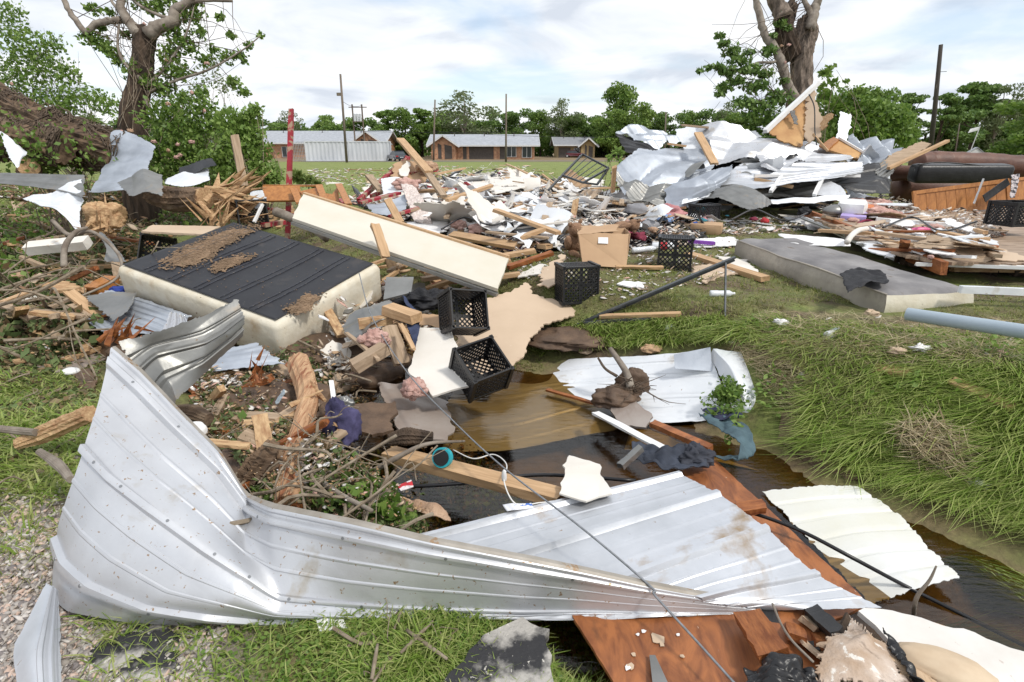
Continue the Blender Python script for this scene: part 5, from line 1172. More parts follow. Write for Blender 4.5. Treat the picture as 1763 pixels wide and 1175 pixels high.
for pl_, m_ in (([(275, 452), (285, 462), (310, 465), (345, 455), (372, 440), (400, 418), (425, 402), (450, 392), (430, 388), (395, 392), (355, 408), (318, 425), (288, 440)], 1500), ([(360, 463), (372, 468), (395, 462), (420, 450), (445, 438), (410, 440), (375, 450)], 420), ([(490, 530), (505, 542), (530, 538), (560, 508), (530, 505)], 260)):
    pl_ = np.array(pl_, float); ct = pl_.mean(0); b = MB(); board('mud_smear', [onm(*(ct + (q - ct) * .86)) for q in pl_], .0016, muds, .022, seed=m_, parent=mt_)
    for k_ in range(m_):
        i_ = rg.randint(len(pl_)); e_ = pl_[i_] + (pl_[(i_ + 1) % len(pl_)] - pl_[i_]) * rg.rand(); q = ct + (e_ - ct) * min(1.12, rg.rand() ** .55 * 1.08) + rg.randn(2) * 2.0
        if snoise(q[None], .07, 3)[0] > .55: continue
        p = onm(*q); s_ = (.003 + .010 * rg.rand() ** 2); a0 = rg.rand() * 6; b.prism([p + ux * s_ * 1.3 * math.cos(a_ + a0) + uy * s_ * math.sin(a_ + a0) + uz * .0015 * rg.rand() for a_ in (0, 1.1, 2.2, 3.4, 4.6)], uz * (.001 + .003 * rg.rand()))
    T(kidp(mt_, b.build('mud_crumbs', muds)), kind='stuff')
b = MB()
for k_ in range(260):
    x = 400 + rg.randn() * 110; y = 460 + rg.randn() * 50; 
    if inpoly(np.array([x]), np.array([y]), [(225, 460), (395, 388), (640, 442), (478, 572)])[0]: p = onm(x, y); s_ = .002 + .006 * rg.rand() ** 2; b.prism([p + ux * s_ * math.cos(a_) + uy * s_ * math.sin(a_) for a_ in (0, 1.3, 2.4, 4)], uz * .002)
T(kidp(mt_, b.build('mud_flecks', muds)), kind='stuff')
dust = mat('dusty_gauze_ridge', (0.075, 0.08, 0.10), (0.03, 0.033, 0.045), scale=16, rough=.8, spots=(30, .6, (.2, .19, .18), .1))
for k_ in range(1, 6):
    for o_ in (-.03, .03):
        u_ = Lm * (k_ / 6.0) + o_; P_ = [o0 + ux * (u_ + .012 * math.sin(v_ * 5 + k_)) + uy * v_ + uz * .409 for v_ in np.linspace(.08, Wm_ - .09, 12)]
        b = MB(); b.tube(P_, .0035, 5); kidp(mt_, b.build('seam', dust, smooth=True))
# second mattress, flat on the grass
e0, e1, e2 = S(1266, 439), S(1520, 538), S(1671, 521); ux2 = nrm(e0 - e1); uy2 = nrm((e2 - e1) - ux2 * ((e2 - e1) @ ux2)); uy2 = nrm(e2 - e1)
L2, W2 = np.linalg.norm(e0 - e1), np.linalg.norm(e2 - e1); uz2 = A(0, 0, 1)
mg2 = mat('soaked_grey_fabric', (0.26, 0.25, 0.25), (0.15, 0.145, 0.15), scale=2.5, rough=0.85, bump=0.3, bscale=25, spots=(5, 0.62, (0.12, 0.09, 0.07), .12), spots2=(2, .56, (.34, .33, .33), .2))
mg3 = mat('stained_beige_side', (0.44, 0.40, 0.34), (0.26, 0.235, 0.21), scale=2.2, rough=0.85, bump=0.35, bscale=20, spots=(2.6, 0.60, (0.22, 0.19, 0.17), .15))
m2 = empty('flat_mattress', tuple((e0 + e2) / 2)); T(m2, 'soaked grey mattress lying flat on the grass at right, bent at its far end', 'mattress')
nx_, ny_ = 50, 24; U, V_ = np.meshgrid(np.linspace(0, 1, nx_), np.linspace(0, 1, ny_), indexing='ij'); H2 = .17 + .03 * U + .012 * snoise(np.stack([U * 3, V_ * 1.2], 2), 1.2, 5) + .007 * ridge(np.stack([U * 3, V_ * 1.2], 2), 2.2, 8, 3)
edge = np.minimum(np.minimum(U * L2, (1 - U) * L2), np.minimum(V_ * W2, (1 - V_) * W2)); H2 = H2 - .03 * (1 - sstep(0, .06, edge))
base2 = e1 + (U * L2)[..., None] * ux2 + (V_ * W2)[..., None] * (uy2)
TP = base2.copy(); TP[..., 2] = e1[2] * (1 - U) + e0[2] * U + H2
b = MB(); b.grid(TP[:, ::-1]); kidp(m2, b.build('top_cover', mg2, smooth=True))
for rim, rm_ in ((TP[:, 0], mg3), (TP[0, :], mfab), (TP[:, -1], mg3), (TP[-1, :], mg3)):
    rows = []
    for t in np.linspace(0, 1, 7):
        q = rim.copy(); q[:, 2] = rim[:, 2] - t * (.19 + .02); ctr = TP.mean((0, 1)); dd_ = q - ctr; dd_[:, 2] = 0; q = q + dd_ / np.linalg.norm(dd_, axis=1)[:, None] * (.022 * math.sin(t * math.pi) + .006 * snoise(q, 6, 2))[:, None]; rows.append(q)
    b = MB(); b.grid(np.array(rows)); kidp(m2, b.build('side_border', rm_, smooth=True))
def onm2(px, py, h=0.0):
    r = ray(px, py); z_ = e1[2] + .2 + h; return A(0, 0, EYE) + r * ((z_ - EYE) / r[2])
tube('piping', [q + A(0, 0, .004) for q in TP[::6, 0]], .008, mg3, parent=m2, n_=40)
drape('black_garment', [[onm2(1445, 472), onm2(1460, 505)], [onm2(1480, 465), onm2(1495, 490)], [onm2(1525, 475), onm2(1528, 490)]], M['black_cloth'], .018, 3, (26, 22), 9, 'crumpled black cloth lying on the flat grey mattress', 'cloth')
drape('wet_paper', [[onm2(1338, 404, .01), onm2(1350, 412, .01), onm2(1360, 420, .01)], [onm2(1400, 408, .01), onm2(1405, 418, .01), onm2(1415, 425, .01)], [onm2(1450, 412, .01), onm2(1460, 420, .01), onm2(1465, 425, .01)]], M['paper'], .006, 4, (20, 20), 8, 'wet white papers stuck on the far end of the flat mattress', 'paper')
# white door
dq = [W(503, 375, 6.0), W(857, 498, 5.25), W(876, 445, 5.72), W(522, 335, 6.5)]
dr = empty('door_panel', tuple(np.mean(dq, 0))); T(dr, 'long cream hollow door lying aslant across the middle, brown edge strip along the top', 'door')
board('door_skin', dq, .035, M['door_cream'], .004, (1, 3), parent=dr, seed=3)
nn = nrm(np.cross(dq[1] - dq[0], dq[3] - dq[0]))
b = MB(); b.bar(dq[3] + nn * .002 + A(0, 0.03, 0), dq[2] + nn * .002 + A(0, .03, 0), .05, .04); kidp(dr, b.build('edge_strip', M['pine']))
b = MB(); b.bar(dq[0] - nn * .05 + A(0, -.01, -.01), dq[1] - nn * .05 + A(0, -.01, -.01), .05, .03); kidp(dr, b.build('lower_strip', M['metal_dark']))
# milk crates
def clipbar(b, o_, u, v, Wc, Hc, p, q, r_=.0062):
    d_ = q - p; t0, t1 = 0., 1.
    for k_, m_ in ((0, Wc), (1, Hc)):
        if abs(d_[k_]) < 1e-9:
            if p[k_] < 0 or p[k_] > m_: return
        else:
            a_, c_ = (0 - p[k_]) / d_[k_], (m_ - p[k_]) / d_[k_]; t0, t1 = max(t0, min(a_, c_)), min(t1, max(a_, c_))
    if t1 - t0 > .02: P0, P1 = p + d_ * t0, p + d_ * t1; b.bar(o_ + u * P0[0] + v * P0[1], o_ + u * P1[0] + v * P1[1], r_ * 2, r_ * 1.4, up=np.cross(u, v))
def lattice(b, o_, u, v, Wc, Hc, n_=6):
    st = Wc / n_
    for k_ in range(-n_, 2 * n_):
        clipbar(b, o_, u, v, Wc, Hc, A(k_ * st, 0), A(k_ * st + Hc * 1.0, Hc)); clipbar(b, o_, u, v, Wc, Hc, A(k_ * st + Hc, 0), A(k_ * st, Hc))
def make_crate():
    r_ = empty('milk_crate', (0, 0, 0)); s_ = .165; H = .28; X_, Y_, Z_ = A(1, 0, 0), A(0, 1, 0), A(0, 0, 1)
    def kd(b, nm, par=r_): o = b.build(nm, M['black'], base=False); o.parent = par; return o
    b = MB()
    for z, t in ((.012, .024), (H - .02, .04)):
        for q in range(4):
            a_, c_ = [(-s_, -s_), (s_, -s_), (s_, s_), (-s_, s_)][q], [(s_, -s_), (s_, s_), (-s_, s_), (-s_, -s_)][q]; b.bar(A(*a_, z), A(*c_, z), .014, t)
    for x in (-s_, s_):
        for y in (-s_, s_): b.box((x, y, H / 2), (.03, .03, H))
    kd(b, 'frame')
    for q in range(4):
        an = q * math.pi / 2; u = A(math.cos(an), math.sin(an), 0); n_ = A(math.sin(an), -math.cos(an), 0); o_ = -u * s_ + n_ * s_ + Z_ * .02
        b = MB(); lattice(b, o_, u, Z_, 2 * s_, H - .06, 7)
        # handle band with a slot
        b.bar(o_ + Z_ * .19, o_ + u * 2 * s_ + Z_ * .19, .008, .014); b.bar(o_ + u * .1 + Z_ * .19, o_ + u * .1 + Z_ * .24, .008, .014, up=u); b.bar(o_ + u * .23 + Z_ * .19, o_ + u * .23 + Z_ * .24, .008, .014, up=u)
        kd(b, 'side_panel')
    b = MB(); lattice(b, A(-s_, -s_, .012), X_, Y_, 2 * s_, 2 * s_, 7); b.bar(A(-s_, 0, .012), A(s_, 0, .012), .03, .008); b.bar(A(0, -s_, .012), A(0, s_, .012), .03, .008); kd(b, 'base_grid')
    return r_
cr0 = make_crate()
def place_crate(P, rot, label, sc=1.0, first=[True]):
    o = cr0 if first[0] else copytree(cr0); first[0] = False
    o.location = P; o.rotation_euler = [R_(k) for k in rot]; o.scale = (sc,) * 3; T(o, label, 'crate', 'black milk crates'); return o
place_crate(W(786, 545, 4.45), (62, 10, 28), 'tilted black milk crate wedged under the lower edge of the cream door', .88)
place_crate(W(823, 652, 3.95), (34, -8, 32), 'black milk crate, open top up, half in the brown water beside white wallboard', .86)
place_crate(S(1001, 492, .17) , (92, 0, 192), 'black milk crate on its side on the grass in front of the cardboard box')
place_crate(S(1162, 440, .16), (90, 0, 165), 'black milk crate standing on its side right of the cardboard box')
place_crate(S(1222, 375, .16), (90, 0, 200), 'shaded black milk crate under the dark sheet of the metal heap', 1.1)
place_crate(W(272, 440, 6.6), (70, 15, 25), 'black milk crate half hidden behind the left corner of the box spring')
place_crate(S(1738, 388, .32), (0, 0, 10), 'black milk crate stacked on the wooden drawer at the right edge')
place_crate(W(432, 372, 7.2), (80, 0, 30), 'black milk crate behind the box spring under a white shelf frame')

# ================================================================== LEFT PILE AND DITCH PILE
L_ = lambda pts, nm, lb, mt, thick=.012, jag=.012, cat='board', seed=0, **k: board(nm, pts, thick, mt, jag, label=lb, cat=cat, seed=seed, **k)
L_([W(720, 562, 4.4), W(776, 568, 4.35), W(813, 662, 3.75), W(745, 684, 3.7), W(702, 636, 3.95)], 'wallboard_piece', 'large clean white wallboard piece beside the half sunk crate', M['drywall_white'], .014, .008, seed=5)
tn = [S(905, 486, .12), S(925, 513, .10), S(1002, 516, .06), S(985, 545, .04), S(930, 590, .03), W(868, 634, 4.15), W(800, 640, 4.3), W(775, 570, 4.75), W(806, 520, 5.1), W(850, 500, 5.2)]
L_(tn, 'wallboard_sheet', 'big tan wallboard sheet with torn white edges sloping into the water', M['drywall_tan'], .014, .022, seed=6)
L_([W(723, 540, 4.6), W(780, 545, 4.6), W(776, 568, 4.45), W(722, 560, 4.5)], 'torn_paper_scrap', 'tan torn backing flap above the clean white wallboard', M['cardboard'], .006, .012, seed=7)
L_([Z(650, 662, -.40), Z(700, 655, -.42), Z(765, 690, -.50), Z(784, 735, -.52), Z(770, 760, -.52), Z(690, 750, -.46), Z(672, 700, -.42)], 'wet_board', 'wet shiny grey board at the edge of the dark water', M['wet_board'], .012, .012, seed=8)
L_([Z(600, 700, -.36), Z(680, 690, -.38), Z(678, 740, -.4), Z(610, 745, -.38)], 'wet_board', 'muddy brown board left of the wet grey one', M['mud'], .02, .02, seed=9)
L_([Z(980, 780, -.34), Z(1033, 800, -.34), Z(1054, 848, -.30), Z(1010, 852, -.27), Z(963, 850, -.30)], 'wallboard_piece', 'small curled white wallboard piece above the ribbed sheet', M['drywall_white'], .008, .008, seed=10, bend=.03)
L_([Z(1052, 700, -.46), Z(1095, 690, -.44), Z(1122, 712, -.44), Z(1112, 735, -.46), Z(1060, 733, -.5)], 'wallboard_piece', 'round soaked brown wallboard piece under the broken branch', M['wet_board'], .014, .012, seed=11)
L_([S(1336, 706, .05), Z(1390, 735, -.40), Z(1440, 790, -.48), Z(1482, 825, -.5), Z(1440, 835, -.56), Z(1380, 790, -.55), Z(1345, 760, -.5)], 'wallboard_piece', 'soaked brown wallboard slipping from the grassy bank into the water', M['mud'], .012, .02, seed=12)
L_([W(243, 400, 6.2), W(262, 386, 6.5), W(380, 391, 6.5), W(352, 402, 6.1)], 'wood_tray_edge', 'pink tan board with wooden strip behind the box spring', M['drywall_tan'], .02, .006, seed=13)
L_([W(665, 478, 5.1), W(712, 476, 5.1), W(708, 505, 4.9), W(660, 515, 4.8)], 'metal_box_lid', 'grey metal lid tucked under the right end of the box spring', M['metal_dark'], .02, 0, cat='metal sheet')
# white trims and stakes around the water
def LB(nm, lb, p, q, w_, t_, mt, seed=0, roll=0, cat='plank', group=None): return lumber(nm, p, q, w_, t_, M[mt], lb, cat, group, roll, seed)
LB('trim_board', 'long white trim board poking from the water to the black cloth', Z(1027, 712, -.45), Z(1160, 782, -.38), .055, .015, 'white', 1)
LB('wooden_stake', 'orange wet wood strip crossing the yellow sunken panel', Z(1125, 730, -.42), Z(1222, 772, -.44), .06, .03, 'ply', 2)
LB('wooden_stick', 'slim red brown stick lying in the shallow brown water', Z(944, 672, -.53), Z(1050, 702, -.51), .035, .015, 'redwood', 3)
LB('wet_plank', 'orange plank crossing the leaf pile toward the small white wallboard', Z(672, 782, -.40), Z(962, 856, -.37), .10, .05, 'pine', 4)
LB('wood_block', 'short sawn wood block under the box spring corner', W(668, 532, 4.5), W(716, 548, 4.35), .13, .07, 'pine', 5)
LB('wood_block', 'jagged wood chunk below the short sawn block', W(620, 558, 4.4), W(672, 550, 4.5), .07, .07, 'splinter', 6)
LB('wood_block', 'wood block with a grey metal plate near the yellow bracket', W(610, 632, 4.0), W(662, 600, 4.1), .10, .08, 'pine_old', 7)
LB('wood_strip', 'split lath leaning across the dark gap under the box spring', W(598, 575, 4.3), W(650, 618, 4.0), .03, .02, 'pine_old', 8)
LB('wooden_stake', 'upright wooden stake standing behind the right corner of the box spring', W(646, 388, 5.6), W(664, 442, 5.5), .085, .04, 'pine', 9)
LB('wood_strip', 'narrow pale strip leaning right of the fluffy pink clump', W(690, 560, 4.2), W(712, 600, 3.9), .03, .02, 'pine', 10)
LB('dark_plank', 'dark stained plank leaning behind the clean white wallboard', W(670, 565, 4.35), W(692, 625, 4.2), .12, .03, 'pine_old', 11)
log('broken_log', 'pale debarked log with red stains rising from the bent sheet to the box spring', [(497, 872, 2.62), (503, 800, 2.85), (520, 735, 3.15), (530, 680, 3.5), (515, 630, 3.95)], [.072, .058, .05, .062, .075], M['splinter_x'], seed=12, ridge_=.05, lump=.035, jag=.10)
for k_, (p, q, r_) in enumerate((((535, 665, 3.55), (560, 690, 3.4), .03), ((500, 700, 3.3), (556, 672, 3.4), .02), ((545, 760, 3.0), (520, 840, 2.7), .02))):
    b = MB(); b.tube(Wl([p, q], 3), [r_, r_ * .3], 5, rough=.2, seed=k_); T(b.build('wood_splinter', M['splinter'], base=False), ['short splinter torn from the right side of the debarked log', 'splinter crossing the middle of the debarked log', 'thin splinter at the foot of the debarked log'][k_], 'splinter')
# splintered stump and shattered wood
def shatter(nm, lb, c, size, mt, seed, n_=26, dirv=(0, 0, 1), spread=.7):
    rg_ = np.random.RandomState(seed); b = MB(); c = np.asarray(c)
    for k_ in range(n_):
        d_ = nrm(nrm(dirv) + spread * rg_.randn(3)); L = size * (.5 + .8 * rg_.rand()); p = c + rg_.randn(3) * size * .22; q = p + d_ * L; w_ = size * (.05 + .12 * rg_.rand())
        s_ = nrm(np.cross(d_, rg_.randn(3))); t_ = np.cross(d_, s_)
        b.add([p - s_ * w_, p + s_ * w_, p + t_ * w_ * .5, p - t_ * w_ * .4, q], [(0, 3, 4), (3, 1, 4), (1, 2, 4), (2, 0, 4), (0, 2, 1, 3)])
    return T(b.build(nm, mt), lb, 'splintered wood', None)
lump('stump_core', W(182, 378, 7.0), (.45, .4, .42), M['splinter'], 21, 'pale torn stump with a knobby top left of the shattered log', 'stump', amp=.3, sc=2, crease=.15)
shatter('shattered_stump', 'shattered pale wood around the torn stump', W(185, 392, 6.9), .30, M['splinter'], 22, 30, (-.2, 0, .3), 1.0)
shatter('shattered_log_end', 'long blond splinters bursting from the bark covered log', W(385, 348, 7.0), .50, M['splinter'], 23, 46, (1, 0, .15), .55)
shatter('shattered_log_end', 'standing blond splinters above the far corner of the box spring', W(365, 385, 6.7), .32, M['splinter'], 24, 16, (.1, 0, 1), .5)
shatter('red_splinters', 'upright red brown splinters beside the corrugated pile', W(205, 585, 4.3), .26, M['redwood'], 25, 12, (.4, 0, 1), .35)
shatter('red_splinters', 'red brown torn wood lying below the corrugated pile', W(230, 592, 4.2), .24, M['redwood'], 26, 12, (1, 0, 0), .4)
shatter('red_splinters', 'small red splinter brush right of the folded flap', W(437, 650, 3.6), .16, M['redwood'], 27, 10, (0, 0, 1), .4)
log('splinter_board', 'weathered split branch poking out left of the bent sheet', [(30, 765, 3.1), (80, 745, 3.1), (155, 712, 3.0)], [.03, .05, .045], M['splinter'], seed=31, ridge_=.1)
log('grey_stick', 'grey stick on the gravel edge left of the bent sheet', [(68, 778, 2.8), (100, 800, 2.65), (122, 826, 2.5)], [.016, .022, .016], M['limb'], seed=32, ridge_=.05)
log('grey_stick', 'pale stick at the left frame edge', [(-10, 738, 3.15), (30, 742, 3.1), (62, 745, 3.05)], [.02, .022, .02], M['limb'], seed=33, ridge_=.05)
# corrugated pile under the box spring
def SH(nm, lb, C, mt, n_=(40, 60), nr=9, h=.012, cr_=(.012, 2.5), cm=(.012, 2.0), seed=0, jag=.01, axis='v', **k):
    return sheet(nm, C, M[mt], n_, [((i_ + .5) / nr, .35 / nr, h) for i_ in range(nr)], .003, cm, seed, label=lb, crease=cr_, jag=jag, axis=axis, **k)
SH('corrugated_sheet', 'grey corrugated sheet fanned out below the left corner of the box spring', [[W(140, 545, 4.9), W(150, 520, 5.1), W(190, 500, 5.3)], [W(180, 572, 4.7), W(230, 548, 4.9), W(265, 520, 5.1)], [W(215, 578, 4.6), W(290, 570, 4.6), W(330, 545, 4.8)]], 'metal_blue', nr=8, seed=41)
SH('flat_sheet', 'smooth dark grey sheet on top of the corrugated pile', [[W(148, 512, 5.0), W(195, 552, 4.7)], [W(190, 505, 5.1), W(215, 540, 4.75)], [W(235, 505, 5.1), W(228, 525, 4.8)]], 'metal_dark', nr=1, h=0, seed=42)
SH('fluted_strip', 'shiny fluted strip standing right of the corrugated pile', [[W(262, 585, 4.4), W(318, 590, 4.3)], [W(285, 560, 4.6), W(325, 562, 4.5)], [W(296, 540, 4.8), W(318, 545, 4.7)]], 'metal', nr=3, h=.02, seed=43)
SH('ribbed_sheet', 'ribbed blue grey sheet under the near corner of the box spring', [[W(350, 600, 4.25), W(366, 638, 3.95)], [W(410, 598, 4.3), W(440, 632, 3.95)], [W(440, 590, 4.4), W(490, 628, 4.0)]], 'metal_blue', nr=4, h=.015, seed=44)
SH('crumpled_sheet', 'crumpled dull sheet draped under the right edge of the box spring', [[W(590, 560, 4.6), W(600, 590, 4.3)], [W(630, 530, 4.7), W(645, 560, 4.4)], [W(670, 520, 4.75), W(690, 545, 4.5)]], 'metal_dark', nr=1, h=0, cr_=(.03, 4), seed=45)
# left bank metal pieces
SH('bent_sheet', 'tall bent grey sheet leaning before the dark broken tree', [[W(148, 326, 7.6), W(176, 285, 8.0), W(204, 233, 8.4)], [W(200, 330, 7.5), W(228, 290, 7.9), W(240, 240, 8.3)], [W(232, 318, 7.6), W(258, 285, 7.9), W(266, 250, 8.2)]], 'metal_blue', nr=3, h=.03, cr_=(.10, 1.6), cm=(.06, 1.5), seed=46)
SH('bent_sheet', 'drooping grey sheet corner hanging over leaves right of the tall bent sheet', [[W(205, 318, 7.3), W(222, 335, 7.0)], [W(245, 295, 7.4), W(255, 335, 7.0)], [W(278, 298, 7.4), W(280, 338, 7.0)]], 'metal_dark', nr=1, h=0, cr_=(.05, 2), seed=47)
SH('gutter_sheet', 'long folded grey gutter sheet at the left edge', [[W(-30, 298, 7.6), W(-25, 312, 7.4)], [W(60, 300, 7.5), W(90, 325, 7.2)], [W(146, 302, 7.4), W(143, 340, 7.0)]], 'metal_dark', nr=2, h=.02, cr_=(.02, 2), seed=48)
SH('white_sheet', 'white ribbed sheet below the folded gutter sheet at left', [[W(38, 342, 7.2), W(60, 348, 7.0)], [W(90, 330, 7.2), W(110, 372, 6.8)], [W(140, 310, 7.3), W(134, 400, 6.6)]], 'metal_white', nr=4, h=.015, cr_=(.04, 2), seed=49)
SH('white_sheet', 'pale cloth-like sheet hanging over the lower fallen trunk at far left', [[W(0, 228, 7.8), W(12, 262, 7.6), W(25, 285, 7.5)], [W(22, 240, 7.8), W(32, 262, 7.6), W(30, 290, 7.5)], [W(30, 255, 7.8), W(46, 265, 7.7), W(35, 270, 7.6)]], 'metal_white', nr=1, h=0, cr_=(.04, 3), seed=50)
SH('curved_tray', 'dark curved sheet lying on a white tray below the bushes', [[W(308, 306, 8.0), W(312, 292, 8.2)], [W(335, 298, 8.0), W(340, 280, 8.2)], [W(372, 284, 8.0), W(366, 274, 8.2)]], 'black', nr=1, h=0, cm=(.05, 1), seed=51)
SH('white_tray', 'shallow white tray under the dark curved sheet', [[W(284, 318, 7.8), W(288, 308, 8.0)], [W(330, 322, 7.7), W(325, 296, 8.1)], [W(360, 308, 7.8), W(358, 290, 8.1)]], 'metal_white', nr=1, h=0, cm=(.04, 1), seed=52)
SH('curved_strip', 'curved grey strip standing in branches left of the box spring', [[W(170, 398, 6.2), W(176, 400, 6.2)], [W(182, 430, 6.0), W(198, 425, 6.1)], [W(180, 452, 5.9), W(218, 452, 5.9)]], 'metal_dark', nr=1, h=0, cm=(.04, 2), seed=53)
LB('broken_siding', 'chipped white siding block resting on branches at left', W(50, 428, 6.2), W(150, 418, 6.2), .14, .10, 'drywall_white', 12, .4)
LB('broken_pole', 'pointed tan timber standing up among the bushes', W(420, 320, 8.6), W(404, 236, 8.6), .11, .10, 'pine_old', 13)
shatter('split_timber', 'split blond timber leaning at the foot of the pointed timber', W(420, 318, 8.0), .3, M['splinter'], 28, 9, (.8, 0, .5), .2)
LB('shelf_frame', 'white frame strip leaning beyond the far corner of the box spring', W(438, 382, 6.9), W(452, 352, 7.0), .03, .03, 'white', 14)
SH('white_shelf', 'crumpled white sheet corner above the hidden crate', [[W(422, 345, 7.2), W(440, 360, 7.1)], [W(435, 330, 7.4), W(455, 350, 7.2)], [W(452, 330, 7.4), W(460, 345, 7.2)]], 'metal_white', nr=1, h=0, cr_=(.04, 4), seed=54)
for k_, (x, y, s_) in enumerate(((15, 610, .05), (70, 452, .04))): pass
L_([S(70, 612, .03), S(160, 604, .03), S(175, 622, .02), S(110, 640, .02), S(64, 632, .02)], 'grey_board', 'flat grey board on the grass left of the bent sheet', M['wet_board'], .01, .02, seed=14)
L_([S(125, 640, .03), S(158, 635, .05), S(165, 672, .03), S(138, 672, .02)], 'slate_piece', 'brown slate piece standing in grass left of the bent sheet', M['mud'], .012, .01, seed=15)
lump('plastic_cup', S(122, 640, .03), (.13, .10, .06), M['white'], 16, 'small white plastic cup beside the flat grey board', 'cup', amp=.02, sc=1)
L_([W(60, 490, 5.6), W(100, 482, 5.7), W(148, 495, 5.6), W(145, 505, 5.5), W(100, 500, 5.5)], 'wood_chip', 'pale yellow and pink wood chip on the leaf litter', M['splinter'], .02, .02, seed=17)
LB('board_edge', 'orange brown board end behind the near left crate corner', W(158, 500, 5.6), W(192, 482, 5.8), .16, .08, 'cabinet', 15)
# cloths, fluff and small bright things of the ditch pile
lump('cloth_bundle', W(588, 738, 3.15), (.20, .2, .34), cloth('purple_print_cloth', (0.10, 0.09, 0.20), (0.03, 0.028, 0.07)), 31, 'dark purple cloth bundle right of the debarked log', 'cloth', amp=.25, sc=2, crease=.2)
lump('cloth_bundle', W(588, 707, 3.3), (.17, .15, .16), M['metal_dark'], 32, 'silvery wrapped bundle on top of the purple cloth bundle', 'bundle', amp=.3, sc=2, crease=.3)
drape('jeans', [[W(690, 515, 4.8), W(700, 530, 4.6)], [W(712, 530, 4.7), W(722, 560, 4.4)], [W(700, 560, 4.4), W(715, 600, 4.0)]], cloth('navy_denim', (0.045, 0.06, 0.12), (0.02, 0.028, 0.06)), .03, 5, label='navy jeans wedged between wood blocks and white wallboard', cat='jeans')
lump('black_rag', W(735, 520, 4.9), (.5, .3, .22), M['black_cloth'], 34, 'black rag heap in the gap under the cream door', 'cloth', amp=.3, sc=2, crease=.3)
drape('dark_cloth', [[Z(1088, 770, -.40), Z(1092, 800, -.38)], [Z(1140, 778, -.38), Z(1150, 806, -.36)], [Z(1205, 768, -.38), Z(1218, 808, -.37)]], cloth('charcoal_blue_cloth', (0.05, 0.06, 0.085), (0.02, 0.024, 0.035)), .035, 6, label='soaked charcoal cloth heaped on the plywood corner', cat='cloth', sc=9)
lump('dark_cloth_knot', Z(1195, 788, -.37), (.20, .16, .12), cloth('charcoal_cloth', (0.06, 0.065, 0.085), (0.02, 0.022, 0.03)), 35, 'dark cloth knot at the right end of the charcoal cloth', 'cloth', amp=.3, sc=2, crease=.3)
drape('blue_jeans', [[Z(1203, 712, -.38), Z(1222, 735, -.38)], [Z(1250, 722, -.36), Z(1248, 748, -.36)], [Z(1290, 750, -.37), Z(1270, 768, -.36)], [Z(1300, 782, -.40), Z(1262, 795, -.38)], [Z(1250, 786, -.42), Z(1225, 784, -.42)]], cloth('blue_grey_denim', (0.085, 0.14, 0.165), (0.045, 0.075, 0.09)), .028, 7, (50, 26), 8, 'wet blue grey jeans twisted over the curled end of the siding', 'jeans')
drape('navy_cloth', [[Z(1205, 706, -.36), Z(1240, 728, -.36)], [Z(1250, 704, -.34), Z(1280, 722, -.35)]], cloth('navy_cloth', (0.03, 0.035, 0.07)), .03, 8, (24, 20), 8, 'navy cloth lying behind the blue grey jeans', 'cloth')
lump('mud_clump', Z(1062, 686, -.45), (.32, .25, .16), M['mud'], 36, 'reddish brown mud clump at the root of the broken branch', 'mud clump', amp=.35, sc=2.5)
lump('mud_clump', Z(1090, 662, -.40), (.22, .18, .24), M['mud'], 37, 'upright mud and root ball holding the broken branch', 'mud clump', amp=.35, sc=3)
tube('broken_branch', [W(1050, 600, 4.1), W(1066, 622, 4.05), W(1080, 645, 4.0), W(1086, 668, 3.95)], [.018, .022, .026, .03], M['limb'], 'short broken branch standing out of the mud ball in the ditch', 'branch', n_=14)
tube('side_twig', [W(1030, 617, 4.2), W(1042, 635, 4.1), W(1062, 648, 4.05)], [.008, .01, .012], M['twig_dark'], 'thin dark twig left of the short broken branch', 'branch', n_=10)
b = MB(); rt_ = Z(1088, 668, -.38)
for k_ in range(46): e_ = rt_ + A(rg.randn() * .13, rg.randn() * .1, -.02 + .06 * rg.randn()); b.tube(spline([rt_ + rg.randn(3) * .03, (rt_ + e_) / 2 + rg.randn(3) * .03, e_], 6), [.004, .004, .003, .003, .002, .001], 4)
T(b.build('root_tangle', M['twig_dark']), 'tangle of thin dark roots round the mud ball', 'roots')
rs_ = empty('weed_sprig', Z(1240, 670, -.40)); T(rs_, 'fresh green weed sprig lying on the white siding', 'plant')
C = []; b = MB()
for k_ in range(16):
    x0, y0 = 1275 + rg.randn() * 12, 625 + 90 * rg.rand(); x1, y1 = x0 - 75 * rg.rand() - 8, y0 + 10 + rg.randn() * 22; p, q = Z(x0, y0, -.34), Z(x1, y1, -.38); P_ = spline([p, (p + q) / 2 + A(0, 0, .05), q], 12); b.tube(P_, .003, 4); C += [c + rg.randn(3) * .022 for c in P_ for _ in range(7)]
kidp(rs_, b.build('stem', M['leaf'])); kidp(rs_, leafobj('foliage', np.array(C), .022, M['leaf'], 4))
lump('insulation_clump', W(712, 672, 3.75), (.22, .2, .22), M['pink'], 38, 'fluffy pink insulation clump against the white wallboard corner', 'insulation', amp=.3, sc=4)
lump('insulation_clump', W(645, 585, 4.2), (.24, .2, .2), M['pink'], 39, 'grey pink insulation clump under the right edge of the box spring', 'insulation', amp=.35, sc=4)
lump('blue_tarp_bit', W(205, 500, 5.5), (.18, .12, .08), cloth('blue_plastic', (0.03, 0.06, 0.30)), 40, 'small bright blue plastic bit behind the corrugated pile', 'plastic', amp=.3)
b = MB(); c_ = W(762, 788, 2.95); ax = nrm(A(-.3, -1, .5)); b.tube([c_ - ax * .018, c_ + ax * .018], .052, 26); wr = empty('toy_wheel', c_); T(wr, 'small toy wheel with turquoise tread beside the orange plank', 'wheel'); kidp(wr, b.build('tread', mat('turquoise_rubber', (0.03, 0.42, 0.50), rough=.4), smooth=False))
